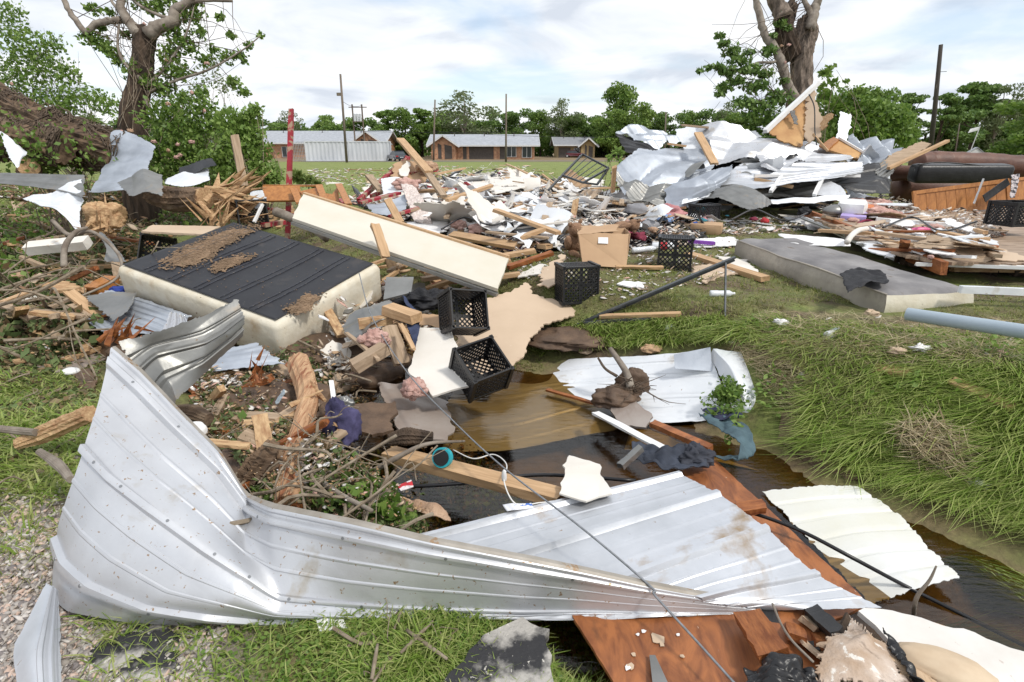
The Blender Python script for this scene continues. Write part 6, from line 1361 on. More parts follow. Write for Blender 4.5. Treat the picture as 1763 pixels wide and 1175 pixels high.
b = MB(); b.tube([c_ + ax * .019, c_ + ax * .024], .042, 20); kidp(wr, b.build('hub', M['black']))
L_([W(684, 836, 2.72), W(708, 826, 2.75), W(712, 838, 2.7), W(690, 845, 2.68)], 'candy_wrapper', 'small red and white wrapper among the leaves near the black cable', mat('red_white_print', (0.75, 0.7, 0.7), (0.55, 0.02, 0.03), scale=14, rough=.4, ramp=(.48, .5)), .003, .006, seed=18)
LB('blue_tag', 'small light blue plastic tab between log and debris', W(476, 694, 3.4), W(488, 676, 3.4), .04, .012, 'pvc', 16)
sheet('white_tube_piece', [[W(566, 655, 3.5), W(574, 655, 3.5)], [W(572, 700, 3.4), W(580, 698, 3.4)]], M['white'], (6, 6), [], .01, label='white plastic strip standing right of the debarked log', cat='plastic')
tube('extension_cord', [Z(780, 775, -.40), Z(815, 790, -.38), Z(850, 783, -.36), Z(872, 800, -.33), Z(868, 830, -.3), Z(888, 868, -.33), Z(930, 866, -.35), Z(962, 862, -.35)], .0035, M['whitecord'], 'thin white cord looping over the orange plank', 'cord', n_=60)
lump('cord_grip', Z(868, 822, -.29), (.025, .02, .085), M['white'], 41, 'white plug grip on the thin white cord', 'plug', amp=.05)
drape('packet', [[Z(866, 872, -.34), Z(874, 882, -.34)], [Z(915, 868, -.34), Z(918, 876, -.34)]], mat('blue_white_packet', (0.75, 0.76, 0.8), (0.05, 0.15, 0.5), scale=9, rough=.4, ramp=(.4, .42)), .006, 9, (12, 12), label='blue and white packet at the upper edge of the lying sheet', cat='packet')
drape('rag', [[Z(695, 862, -.40), Z(705, 880, -.40)], [Z(740, 866, -.38), Z(748, 890, -.38)], [Z(770, 880, -.40), Z(775, 898, -.40)]], M['tanfluff'], .02, 10, (24, 18), 9, 'muddy grey rag lying in grass behind the bent sheet', 'cloth')
b = MB(); drape('grey_rag', [[Z(545, 1072, -.40), Z(552, 1090, -.40)], [Z(592, 1070, -.39), Z(598, 1085, -.40)]], M['paper'], .018, 11, (20, 16), 9, 'crumpled grey white rag peeping out under the bent sheet', 'cloth')
LB('grey_block', 'small grey plank end leaning on the soaked charcoal cloth', Z(1070, 802, -.36), Z(1100, 775, -.30), .035, .03, 'metal_dark', 17)
# branches and leaf litter over both piles
def branches(area, n_, hr, lr, r0, label, group, seed, mt='twig', zf=None):
    rg_ = np.random.RandomState(seed); xs_ = rg_.uniform(area[0], area[2], n_); ys_ = rg_.uniform(area[1], area[3], n_)
    for x, y in zip(xs_, ys_):
        p = S(x, y, hr[0] + (hr[1] - hr[0]) * rg_.rand()); L = lr[0] + (lr[1] - lr[0]) * rg_.rand(); an = rg_.rand() * 6.283
        d_ = A(math.cos(an), math.sin(an), .25 * rg_.randn()); pts = [p + d_ * L * t + rg_.randn(3) * L * .07 for t in (-.5, -.2, .1, .4, .5)]
        for q_ in pts: q_[2] = max(q_[2], float(gz(q_[0], q_[1])) + .01)
        b = MB(); P_ = spline(pts, 14); b.tube(P_, np.linspace(r0, r0 * .35, 14) * (.5 + rg_.rand()), 6)
        for k_ in range(3):
            i_ = rg_.randint(3, 12); e_ = P_[i_] + (d_ * .5 + rg_.randn(3) * .5) * L * .25; b.tube(spline([P_[i_], (P_[i_] + e_) / 2 + rg_.randn(3) * .02, e_], 6), r0 * .28, 4)
        T(b.build('fallen_branch', M[mt]), label, 'branch', group)
branches((0, 380, 225, 600), 44, (.02, .45), (.5, 1.6), .014, 'bare twisted branch in the tangle at the left edge', 'branches in the left tangle', 61)
branches((0, 300, 330, 400), 16, (.05, .5), (.5, 1.5), .016, 'bare branch among the torn sheets and stump at left', 'branches around the left stump', 62)
branches((380, 700, 700, 900), 34, (.02, .22), (.25, .7), .008, 'thin grey branch in the leafy ditch pile behind the bent sheet', 'branches in the ditch pile', 63)
branches((560, 600, 690, 700), 9, (.05, .3), (.3, .7), .009, 'thin branch under the box spring edge', 'branches under the box spring', 66)
branches((560, 1080, 880, 1170), 8, (.01, .03), (.15, .45), .006, 'small dry twig on the near grass', 'twigs on the near grass', 64)
branches((0, 620, 140, 900), 7, (.01, .03), (.15, .5), .008, 'small twig on the grass left of the bent sheet', 'twigs left of the bent sheet', 65)
tube('bent_branch', [W(90, 380, 6.0), W(120, 405, 5.9), W(160, 400, 5.9), W(205, 440, 5.7), W(200, 480, 5.5), W(130, 515, 5.3)], [.02, .022, .018, .016, .012, .01], M['limb'], 'long smooth grey branch arching over the left tangle', 'branch', n_=40)
tube('bent_branch', [W(110, 460, 5.6), W(112, 425, 5.7), W(130, 400, 5.8), W(150, 392, 5.9)], [.03, .028, .022, .015], M['limb'], 'forked pale branch standing in the left tangle', 'branch', n_=30)
tube('bent_branch', [W(625, 822, 2.9), W(680, 790, 2.85), W(735, 765, 2.9), W(800, 760, 3.0)], [.016, .014, .010, .006], M['limb'], 'long pale branch reaching from the leaf pile to the dark water', 'branch', n_=30)
tube('bent_branch', [W(475, 765, 3.0), W(520, 800, 2.8), W(575, 845, 2.6), W(640, 880, 2.4)], [.008, .012, .014, .010], M['limb'], 'lichen grey branch slanting right of the debarked log', 'branch', n_=30)
tube('driftwood_pipe', [W(475, 365, 7.0), W(500, 375, 6.9), W(540, 395, 6.7), W(562, 412, 6.5)], [.06, .055, .05, .04], M['limb'], 'thick mossy stick between box spring and cream door', 'branch', n_=30)
def litter(nm, polys, n_, hmax, size, mt, seed, mn=0.0):
    rg_ = np.random.RandomState(seed); out_ = []; sz = []
    for pl_ in polys:
        pl_ = np.array(pl_); px = rg_.uniform(pl_[:, 0].min(), pl_[:, 0].max(), n_ * 2); py = rg_.uniform(pl_[:, 1].min(), pl_[:, 1].max(), n_ * 2); k = inpoly(px, py, pl_); P, d_ = SV(px[k][:n_], py[k][:n_])
        P[:, 2] += mn + hmax * rg_.rand(len(P)) ** 1.6 * (.6 + .6 * snoise(P[:, :2], 2.2, seed)); out_.append(P); sz.append(d_)
    P = np.vstack(out_); P[:, 2] = np.maximum(P[:, 2], gz(P[:, 0], P[:, 1]) + .003)
    return P, np.concatenate(sz)
LP = [(-60, 300), (300, 330), (330, 390), (215, 460), (150, 520), (200, 600), (100, 640), (-60, 600)]
P, d_ = litter('x', [LP], 26000, .34, 0, None, 71); V, F = leafquads(P, .06, np.random.RandomState(1), long=1.5); T(npmesh('leaf_litter', V, F, M['litter']), kind='stuff')
PP = [(360, 640), (470, 620), (640, 620), (700, 700), (790, 770), (860, 830), (930, 880), (700, 930), (450, 880), (330, 720)]
P, d_ = litter('x', [PP], 30000, .20, 0, None, 72, .0); V, F = leafquads(P, .020, np.random.RandomState(2), long=2.4); T(npmesh('leaf_litter', V, F, M['litter']), kind='stuff')
P, d_ = litter('x', [[(420, 740), (640, 760), (860, 830), (900, 890), (700, 920), (440, 880)]], 2600, .14, 0, None, 73, .02); V, F = leafquads(P, .045, np.random.RandomState(3), long=1.2, flat=.6); T(npmesh('green_leaves', V, F, M['leaf']), kind='stuff')
P, d_ = litter('x', [[(-60, 560), (190, 590), (160, 700), (60, 800), (-60, 820)]], 5000, .04, 0, None, 74); V, F = leafquads(P, .035, np.random.RandomState(4), flat=.5); T(npmesh('leaf_litter', V, F, M['litter']), kind='stuff')
P, d_ = litter('x', [[(60, 330), (300, 330), (380, 300), (480, 320), (440, 340), (330, 400), (150, 380), (60, 520), (0, 520), (0, 350)]], 7000, .5, 0, None, 75); V, F = leafquads(P, .07, np.random.RandomState(5), long=1.1); T(npmesh('green_leaves', V, F, M['leaf']), kind='stuff')
# crumbs of wood and board through the ditch pile
P, d_ = litter('x', [PP, LP], 7000, .25, 0, None, 76); stones('splinter_crumbs', P, .008 * d_ / 2.8 * (1 + 2.2 * np.random.RandomState(6).rand(len(P)) ** 3), mat('wood_crumbs', (.4, .3, .2), scale=3, rough=.9, island=[(.30, .16, .07), (.45, .28, .13), (.14, .09, .055), (.5, .4, .3), (.22, .11, .05), (.1, .07, .05)]), 7, .35)
# torn scraps of every kind woven into the ditch pile
PIL = [(560, 545), (700, 495), (745, 560), (700, 650), (650, 690), (560, 640)]; PI2 = [(330, 640), (500, 650), (620, 700), (650, 780), (560, 860), (440, 850), (360, 740)]; PI3 = [(60, 330), (320, 340), (220, 470), (190, 620), (40, 600), (0, 420)]
# the soaked heap that carries the pile: soil and roots
for k_, (x, y, s_) in enumerate(((470, 700, (.8, .7, .22)), (620, 660, (.8, .5, .24)), (560, 610, (1.0, .6, .22)), (420, 820, (.5, .4, .20)), (660, 590, (.7, .5, .34)), (300, 560, (1.2, .9, .35)), (760, 520, (.8, .6, .35)))):
    c_ = S(x, y, 0) if y > 600 else W(x, y, 4.9); c_[2] = float(gz(c_[0], c_[1])) + s_[2] * .12
    lump('soil_heap', c_, s_, M['mud'], 80 + k_, 'dark soaked soil ' + ['heap left of the debarked log', 'heap under the right side of the box spring', 'heap under the near corner of the box spring', 'clod behind the bent sheet', 'mound behind the grey pink clump', 'mound under the corrugated pile', 'mound in the gap under the cream door'][k_], 'soil heap', amp=.3, sc=2)
for k_, (x, y) in enumerate(((440, 800), (690, 835), (560, 900))): pass
b = MB(); log('bark_chunk', 'shaggy bark chunk between the debarked log and the bent sheet', [(425, 838, 2.75), (455, 800, 2.8), (470, 770, 2.9)], [.07, .085, .05], M['bark_x'], seed=41, ridge_=.16)
log('bark_chunk', 'dark bark strip lying below the wet grey board', [(670, 758, 3.1), (700, 752, 3.1), (745, 755, 3.1)], [.03, .045, .03], M['bark'], seed=42, ridge_=.12)
log('wood_scrap', 'mossy wood scrap right of the bent sheet rim', [(300, 708, 3.0), (335, 712, 3.0), (360, 722, 2.95)], [.03, .04, .03], M['bark_x'], seed=43)
lump('ceramic_shard', W(338, 742, 2.75), (.10, .08, .09), M['white'], 44, 'white rounded shard touching the rim of the bent sheet', 'shard', amp=.1)
LB('yellow_chip', 'flat yellow wood chip behind the bent sheet rim', W(362, 762, 2.75), W(425, 768, 2.8), .05, .015, 'splinter', 18)
# ================================================================== MIDDLE FIELD OF DEBRIS
mt_blk = M['black']
tr3 = lambda nm, lb, pts, mt, **k: board(nm, pts, k.pop('thick', .012), mt, k.pop('jag', .03), label=lb, cat=k.pop('cat', 'wallboard'), **k)
# red post and red painted boards
LB('red_post', 'tall upright square post with worn red paint behind the cream door', S(493, 420, 0) + A(0, 0, -.1), W(501.5, 189, dep(S(493, 420, 0))), .066, .066, 'red_paint', 101, cat='post')
LB('red_board', 'wide red board lying behind the cream door', W(620, 349, 9.2), W(686, 333, 9.6), .15, .04, 'red_paint', 102)
LB('red_board', 'narrow red board slanting beside the striped cloth', W(672, 373, 8.4), W(735, 354, 8.9), .08, .04, 'red_paint', 103)
LB('red_board', 'short red board end near the foot of the red post', W(454, 388, 7.0), W(488, 383, 7.2), .09, .05, 'red_paint', 104)
LB('red_bar', 'dark red bar sloping up into the wooden tepee of wreckage', W(618, 345, 10.5), W(703, 272, 12), .09, .06, 'red_paint', 105)
LB('red_bar', 'red bar crossing the foot of the tepee of wreckage', W(640, 338, 10.5), W(690, 318, 11), .09, .06, 'red_paint', 106)
LB('red_bar', 'red bar at the right foot of the tepee of wreckage', W(706, 300, 11), W(752, 293, 11.6), .09, .06, 'red_paint', 107)
LB('long_plank', 'long plank leaning as the ridge of the tepee of wreckage', W(689, 240, 12), W(738, 296, 10.4), .16, .05, 'pine', 108)
LB('long_plank', 'rough plank carrying on down from the tepee ridge', W(732, 292, 10.6), W(764, 338, 9.6), .12, .05, 'pine_old', 109)
LB('burnt_plank', 'short brown plank propped left of the tepee of wreckage', W(635, 303, 11), W(656, 328, 10.3), .14, .05, 'pine_old', 110)
tr3('plaster_sheet', 'torn tan panel with pale middle inside the tepee of wreckage', [W(677, 285, 11.4), W(700, 274, 11.6), W(724, 285, 11.4), W(742, 300, 11.0), W(722, 322, 10.6), W(680, 314, 10.6)], M['cardboard'], seed=111)
tr3('plaster_piece', 'white oval plaster blotch on the tepee of wreckage', [W(688, 292, 11.0), W(700, 277, 11.2), W(707, 284, 11.1), W(700, 304, 10.8), W(690, 302, 10.8)], M['drywall_white'], seed=112, jag=.02)
lump('insulation_clump', W(735, 290, 11.0), (.5, .4, .35), M['tanfluff'], 113, 'tan fluffy clump at the right side of the tepee of wreckage', 'insulation', amp=.35, sc=3)
lump('insulation_clump', W(700, 318, 10.2), (.6, .4, .3), M['pink'], 114, 'pink fluff under the tepee of wreckage', 'insulation', amp=.35, sc=3)
lump('insulation_clump', W(790, 388, 8.0), (.30, .25, .18), M['pink'], 115, 'rosy fluff clump beside the black pot on the debris field', 'insulation', amp=.35, sc=4)
# dresser
dq_ = empty('wooden_dresser', W(520, 372, 8.6)); T(dq_, 'broken brown wooden dresser drawer frame behind the red post', 'dresser')
for nm, pl_ in (('side_board', [W(452, 320, 8.6), W(516, 320, 8.7), W(520, 345, 8.5), W(453, 346, 8.4)]), ('inner_board', [W(516, 330, 8.6), W(548, 322, 8.6), W(560, 345, 8.3), W(530, 350, 8.3)]), ('scalloped_board', [W(550, 320, 8.9), W(559, 334, 8.8), W(572, 335, 8.8), W(582, 321, 9.0), W(584, 350, 8.6), W(556, 350, 8.6)])):
    board(nm, pl_, .03, M['cabinet'], 0, parent=dq_)
for nm, p, q in (('end_board', W(583, 318, 8.9), W(600, 352, 8.2)), ('divider', W(505, 326, 8.5), W(516, 350, 8.2)), ('divider', W(549, 320, 8.6), W(560, 348, 8.2)), ('top_rail', W(455, 320, 8.65), W(552, 320, 8.85))):
    lumber(nm, p, q, .10, .025, M['cabinet'], parent=dq_)
# striped cloth, grey sheets
strp = mat('striped_cloth', (0.72, 0.66, 0.62), (0.45, 0.36, 0.33), scale=5, rough=.9, stretch=(9, 9, 1), bump=.2)
drape('striped_cloth', [[W(690, 322, 9.6), W(716, 325, 9.6)], [W(700, 345, 9.2), W(728, 345, 9.2)], [W(706, 368, 8.7), W(738, 372, 8.7)], [W(716, 385, 8.3), W(745, 388, 8.3)]], strp, .05, 5, (40, 26), 5, 'hanging striped pale cloth in the middle of the debris', 'cloth')
SH('crumpled_sheet', 'crumpled silver grey sheet left of the striped cloth', [[W(630, 352, 9.2), W(645, 372, 8.7)], [W(665, 345, 9.3), W(670, 372, 8.7)], [W(700, 335, 9.5), W(700, 365, 8.8)]], 'metal_blue', nr=2, h=.01, cr_=(.06, 2.5), seed=60)
SH('grey_sheet', 'grey fibre sheet slab right of the tepee foot', [[W(656, 310, 10.4), W(660, 330, 10.0)], [W(690, 306, 10.6), W(690, 330, 10.0)], [W(730, 318, 10.6), W(716, 332, 10.1)]], 'metal_white', nr=1, h=0, cr_=(.06, 2), seed=61)
# longer planks, listed where they lie
PL = [((872, 283, .55, 990, 336, .18), .09, .045, 'pine', 'long clean plank slanting down from the lawn edge to the debris'), ((888, 356, .25, 948, 386, .18), .09, .045, 'pine', 'plank running right above the teddy bear and cardboard box'),
      ((770, 345, .4, 846, 320, .55), .07, .05, 'pine', 'round edged stick rising to the right over white boards'), ((802, 346, .3, 890, 366, .2), .10, .045, 'pine', 'long plank in the middle of the white boards'),
      ((778, 404, .15, 890, 424, .10), .12, .045, 'pine', 'wide wet plank just behind the cream door'), ((850, 414, .08, 945, 425, .08), .12, .05, 'pine', 'flat plank ahead of the teddy bear'),
      ((845, 445, .08, 920, 432, .08), .08, .045, 'pine', 'reddish plank pointing at the cardboard box'), ((876, 460, .05, 950, 436, .08), .06, .045, 'redwood', 'thin dark red stick left of the cardboard box'),
      ((668, 345, .5, 690, 385, .3), .10, .05, 'pine', 'short plank standing over the red boards'), ((720, 330, .4, 768, 327, .5), .08, .05, 'pine', 'short plank right of the striped cloth'),
      ((752, 300, .5, 800, 290, .6), .10, .05, 'pine', 'orange plank at the lawn edge right of the tepee'), ((1185, 438, .04, 1316, 480, .05), .10, .05, 'pine', 'clean plank on the grass behind the steel angle bar'),
      ((1035, 545, .03, 1168, 541, .04), .05, .03, 'pine', 'slim plank on the grass above the mud patch'), ((1062, 460, .03, 1140, 461, .03), .04, .03, 'pine', 'thin lath between the cardboard box and the standing crate'),
      ((1055, 330, .5, 1058, 288, .9), .07, .04, 'pine', 'upright orange stake before the grey roll of roofing'), ((1020, 325, .5, 1090, 322, .5), .10, .03, 'pine', 'flat plank on top of the white boxes'),
      ((1203, 232, 0, 1230, 282, 0), .15, .05, 'pine', ''), ((1350, 592, .02, 1480, 600, .02), .05, .03, 'pine', 'slim plank in the grass below the flat mattress'),
      ((1508, 635, .03, 1566, 642, .03), .07, .03, 'splinter', 'short yellow wood block in the tall grass'), ((1640, 655, .04, 1740, 700, .03), .06, .02, 'splinter', 'long orange splinter lying in tall grass at right'),
      ((600, 292, .05, 660, 294, .05), .12, .05, 'pine', 'far plank on the lawn left of the tepee'), ((1100, 310, .2, 1135, 300, .3), .12, .04, 'pine_old', 'weathered plank at the left foot of the grey roofing roll'),
      ((925, 392, .12, 1000, 400, .12), .07, .04, 'pine', 'plank just above the teddy bear'), ((960, 340, .2, 945, 385, .2), .10, .04, 'drywall_tan', 'pale leaning board with frayed end in the middle'), ((992, 345, .4, 985, 382, .1), .10, .03, 'splinter', 'yellow painted strip leaning in the middle')]
for k_, (c, w_, t_, m_, lb) in enumerate(PL):
    if not lb: continue
    LB('plank', lb, S(c[0], c[1], c[2]) if c[2] else S(c[0], c[1]), S(c[3], c[4], c[5]), w_, t_, m_, 120 + k_, .1 * (k_ % 5))
# bigger white boards laid by hand
BD = [([(1000, 302), (1040, 312), (1030, 330), (985, 325)], .35, 'drywall_white', 'cream board leaning on the black wire rack'), ([(770, 310), (840, 300), (860, 330), (800, 345)], .3, 'drywall_white', 'large white board at the lawn edge in the middle'),
      ([(840, 306), (900, 300), (905, 322), (852, 334)], .35, 'drywall_white', 'white board with brown burn mark right of the middle lawn edge'), ([(775, 372), (850, 352), (850, 384), (800, 398)], .2, 'drywall_white', 'cream leaning sheet beside the rosy fluff'),
      ([(905, 372), (1000, 358), (1070, 372), (1060, 392), (930, 385)], .12, 'drywall_white', 'broad white sheet above the cardboard box'), ([(790, 392), (900, 380), (960, 405), (930, 425), (800, 410)], .08, 'paper', 'broad flat white sheet behind the cream door end'),
      ([(925, 470), (968, 440), (975, 460), (968, 492), (930, 496)], .14, 'drywall_tan', 'beige board propped against the left side of the sideways crate'), ([(888, 470), (935, 455), (940, 470), (900, 478)], .06, 'drywall_white', 'white scrap board left of the propped beige board'),
      ([(1190, 460), (1240, 452), (1262, 470), (1215, 486)], .04, 'drywall_tan', 'tan wallboard scrap under the steel angle bar'), ([(1235, 440), (1290, 448), (1305, 468), (1260, 470)], .03, 'drywall_white', 'white scrap on the grass beside the flat mattress end'),
      ([(1190, 412), (1262, 408), (1268, 422), (1200, 426)], .04, 'paper', 'white sheet under the purple strip'), ([(1102, 330), (1118, 352), (1130, 362), (1100, 362)], .3, 'drywall_white', 'torn white fragment standing before the pink blanket'),
      ([(1068, 485), (1112, 487), (1110, 496), (1070, 492)], .03, 'paper', 'flat white carton scrap on the grass'), ([(940, 330), (985, 325), (1000, 345), (960, 352)], .3, 'drywall_white', 'white board behind the leaning frayed board'),
      ([(1010, 360), (1075, 352), (1085, 368), (1030, 376)], .14, 'paper', 'thin white sheet between white boxes and pink blanket'), ([(700, 385), (760, 372), (775, 392), (745, 405)], .25, 'paper', 'white sheet under the striped cloth')]
for k_, (q_, h_, m_, lb) in enumerate(BD):
    rg_ = np.random.RandomState(200 + k_); tr3('wallboard_scrap' if m_ != 'paper' else 'white_sheet_scrap', lb, [S(x, y, h_ * (.5 + .5 * rg_.rand())) for x, y in q_], M[m_], seed=200 + k_, jag=.03)
# scattered small wreckage, real sizes, resting at uneven heights on the field
CLEAR = [[(965, 388), (1110, 388), (1125, 475), (955, 500)], [(1125, 395), (1200, 395), (1200, 465), (1125, 465)], [(500, 330), (880, 440), (870, 500), (500, 400)], [(1035, 320), (1100, 320), (1100, 356), (1035, 356)], [(1120, 345), (1180, 345), (1180, 386), (1115, 386)]]
def region(n_, polys, seed):
    rg_ = np.random.RandomState(seed); o_ = []
    while len(o_) < n_:
        pl_ = np.array(polys[rg_.randint(len(polys))]); x, y = rg_.uniform(pl_[:, 0].min(), pl_[:, 0].max()), rg_.uniform(pl_[:, 1].min(), pl_[:, 1].max())
        xy = (np.array([x]), np.array([y]))
        if inpoly(*xy, pl_)[0] and not any(inpoly(*xy, np.array(q))[0] for q in CLEAR): o_.append((x, y))
    return o_
FIELD = [(600, 350), (640, 325), (760, 300), (880, 300), (1000, 318), (1080, 345), (1170, 372), (1240, 395), (1180, 425), (1040, 430), (960, 430), (900, 448), (870, 440), (760, 400), (680, 380)]
CORE = [(700, 330), (880, 305), (1060, 345), (1130, 380), (1000, 415), (900, 440), (780, 405)]
LAWN = [(520, 292), (620, 290), (900, 284), (960, 300), (760, 305), (640, 322), (560, 318)]
FLOOR = [(1395, 380), (1520, 355), (1600, 378), (1700, 390), (1720, 440), (1600, 450), (1500, 430)]
FRONT = [(1180, 378), (1400, 372), (1420, 395), (1270, 405), (1190, 400)]
def scatter(kind, n_, polys, size, hh, mt, name, label, cat, group, seed, tilt=.35, z0=0.0):
    rg_ = np.random.RandomState(seed)
    for k_, (x, y) in enumerate(region(n_, polys, seed)):
        p = S(x, y, z0) + A(0, 0, hh * rg_.rand() ** 1.5); s_ = size[0] + (size[1] - size[0]) * rg_.rand() ** 1.5; an = rg_.rand() * 6.283
        t1, t2 = tilt * rg_.randn() * .6, tilt * rg_.randn() * .6; Rm = np.array(Euler((t1, t2, an)).to_matrix()); m_ = mt if not isinstance(mt, list) else mt[rg_.randint(len(mt))]
        if kind == 'poly':
            nn = rg_.randint(4, 7); aa = np.sort(rg_.rand(nn)) * .6 + np.arange(nn) * 6.283 / nn; rr = .35 + .3 * rg_.rand(nn); asp = .5 + .6 * rg_.rand()
            pts = [p + Rm @ A(math.cos(a_) * r * s_, math.sin(a_) * r * s_ * asp, 0) for a_, r in zip(aa, rr)]; lo = min(q[2] - float(gz(q[0], q[1])) for q in pts)
            pts = [q + A(0, 0, max(0, .012 - lo)) for q in pts]; o = board(name, pts, .010, m_, s_ * .05, seed=k_ + seed)
        elif kind == 'sheet':
            g_ = [[p + Rm @ A((u - .5) * s_, (v - .5) * s_ * .75, .12 * s_ * rg_.randn()) for v in (0, .5, 1)] for u in (0, .5, 1)]; o = sheet(name, g_, m_, (9, 9), [], .002, (.03 * s_, 4), k_ + seed, crease=(.05 * s_, 3), jag=s_ * .04)
        elif kind == 'plank':
            d_ = Rm @ A(s_ / 2, 0, 0); a_, b_ = p - d_, p + d_
            for q in (a_, b_): q[2] = max(q[2], float(gz(q[0], q[1])) + .03)
            o = lumber(name, a_, b_, .045 + .06 * rg_.rand(), .02 + .025 * rg_.rand(), m_, seed=k_)
        else:
            o = lump(name, p, (s_, s_ * (.6 + .4 * rg_.rand()), s_ * (.35 + .3 * rg_.rand())), m_, k_ + seed, amp=.35, sc=3, crease=.15 if kind == 'cloth' else .05, n_=(10, 14), rot=an)
        T(o, label, cat, group)
def crumbs(polys, n_, hh, sz, seed, mt, z0=0.0, nm='debris_crumbs', fl=.25):
    P, d_ = litter('x', polys, n_, hh, 0, None, seed, z0); rg_ = np.random.RandomState(seed); return stones(nm, P, sz * d_ / FPX * (.45 + 2.0 * rg_.rand(len(P)) ** 2.5), mt, seed, fl)
M['glass_bottle'] = mat('clear_plastic', (0.75, 0.78, 0.82), rough=.15, spec=.6)
tints = [cloth('cloth_' + n_, c) for n_, c in (('maroon', (.22, .03, .06)), ('blue', (.07, .13, .42)), ('purple', (.20, .06, .36)), ('dusty_rose', (.55, .26, .27)), ('teal', (.05, .22, .28)), ('white', (.72, .72, .74)), ('black', (.02, .02, .025)), ('olive', (.16, .16, .09)), ('red', (.5, .04, .05)), ('grey', (.3, .3, .32)))]
scatter('poly', 175, [FIELD, CORE, CORE], (.25, 1.1), .30, [M['drywall_white'], M['drywall_white'], M['drywall_white'], M['drywall_tan'], M['paper'], M['paper'], M['metal_white']], 'wallboard_scrap', 'broken pale wallboard scrap lying in the debris field', 'wallboard', 'wallboard scraps in the debris field', 301, .4)
scatter('sheet', 150, [FIELD, CORE], (.2, .75), .34, [M['paper'], M['paper'], M['metal_white'], M['drywall_white']], 'crumpled_paper', 'crumpled white sheet lying in the debris field', 'paper', 'crumpled sheets in the debris field', 302, .6)
scatter('plank', 150, [FIELD, CORE], (.3, 1.9), .36, [M['pine'], M['pine'], M['pine'], M['pine_old'], M['drywall_white'], M['white'], M['drywall_white'], M['red_paint']], 'lumber_piece', 'broken piece of lumber lying in the debris field', 'plank', 'lumber pieces in the debris field', 303, .22)
scatter('fluff', 30, [FIELD], (.15, .45), .2, [M['pink'], M['tanfluff']], 'insulation_tuft', 'tuft of fluffy insulation lying in the debris field', 'insulation', 'insulation tufts in the debris field', 304)
scatter('cloth', 56, [FIELD, CORE], (.14, .45), .25, tints, 'garment', 'crumpled garment lying in the debris field', 'cloth', 'garments in the debris field', 305)
scatter('poly', 26, [LAWN], (.3, 1.1), .05, [M['drywall_white'], M['paper'], M['pine']], 'wallboard_scrap', 'pale scrap lying on the lawn beyond the debris', 'wallboard', 'scraps on the lawn beyond the debris', 306, .08)
scatter('poly', 64, [FLOOR], (.12, .7), .10, [M['paper'], M['drywall_tan'], M['pine_old'], M['metal_white']], 'wallboard_scrap', 'pale scrap lying on the torn floor section', 'wallboard', 'scraps on the torn floor section', 307, .2, .22)
scatter('fluff', 12, [FLOOR], (.10, .35), .05, [M['pink'], M['pink'], M['tanfluff']] , 'insulation_tuft', 'pink insulation tuft lying on the torn floor section', 'insulation', 'insulation tufts on the torn floor', 308, .3, .22)
scatter('cloth', 16, [FLOOR, FRONT], (.06, .2), .05, tints, 'small_belonging', 'small coloured household item near the torn floor section', 'household item', 'household items near the torn floor', 309, .3, .1)
scatter('poly', 34, [FRONT], (.12, .5), .04, [M['paper'], M['drywall_white'], M['metal_white'], M['char']], 'wallboard_scrap', 'flat scrap lying on the ground before the metal heap', 'wallboard', 'scraps before the metal heap', 310, .15)
scatter('plank', 30, [PIL], (.15, .6), .45, [M['pine'], M['pine_old'], M['splinter'], M['redwood'], M['white']], 'lumber_piece', 'broken wood piece in the pile beside the box spring', 'plank', 'wood pieces beside the box spring', 321, .6)
scatter('poly', 26, [PIL], (.10, .32), .4, [M['drywall_tan'], M['drywall_white'], M['metal_dark'], M['paper'], M['cardboard']], 'wallboard_scrap', 'torn scrap in the pile beside the box spring', 'wallboard', 'scraps beside the box spring', 322, .7)
scatter('plank', 80, [PI2], (.10, .5), .16, [M['redwood'], M['pine_old'], M['splinter'], M['pine_old']], 'wood_splinter', 'dark or pale splinter in the leafy ditch pile', 'splinter', 'splinters in the ditch pile', 323, .5)
scatter('poly', 60, [PI2, PIL], (.06, .26), .12, [M['drywall_tan'], M['mud'], M['paper'], M['pine_old'], M['cardboard']], 'bark_flake', 'small torn flake in the leafy ditch pile', 'scrap', 'flakes in the ditch pile', 324, .5)
scatter('plank', 85, [PI3], (.2, .9), .34, [M['splinter'], M['pine_old'], M['redwood'], M['pine'], M['pine_old']], 'wood_splinter', 'broken wood piece in the tangle at the left edge', 'splinter', 'wood pieces in the left tangle', 325, .5)
scatter('poly', 50, [PI3], (.12, .4), .25, [M['drywall_tan'], M['drywall_white'], M['cardboard'], M['metal_dark'], M['mud']], 'wallboard_scrap', 'torn scrap in the tangle at the left edge', 'wallboard', 'scraps in the left tangle', 326, .6)
scatter('fluff', 14, [PI3], (.10, .28), .25, [M['pink'], M['tanfluff']], 'insulation_tuft', 'pink insulation tuft in the tangle at the left edge', 'insulation', 'insulation tufts in the left tangle', 327)
scatter('plank', 24, [[(430, 372), (520, 400), (500, 330), (600, 345), (560, 380)], [(640, 460), (860, 500), (840, 520), (700, 500)]], (.3, 1.1), .25, [M['pine'], M['pine_old'], M['splinter'], M['red_paint']], 'lumber_piece', 'broken lumber around the cream door', 'plank', 'lumber around the cream door', 328, .4)
crumbs([PIL, PI2], 5200, .22, 7, 511, M['crumbs'])
crumbs([PI3], 4200, .3, 7, 512, bpy.data.materials['wood_crumbs'])
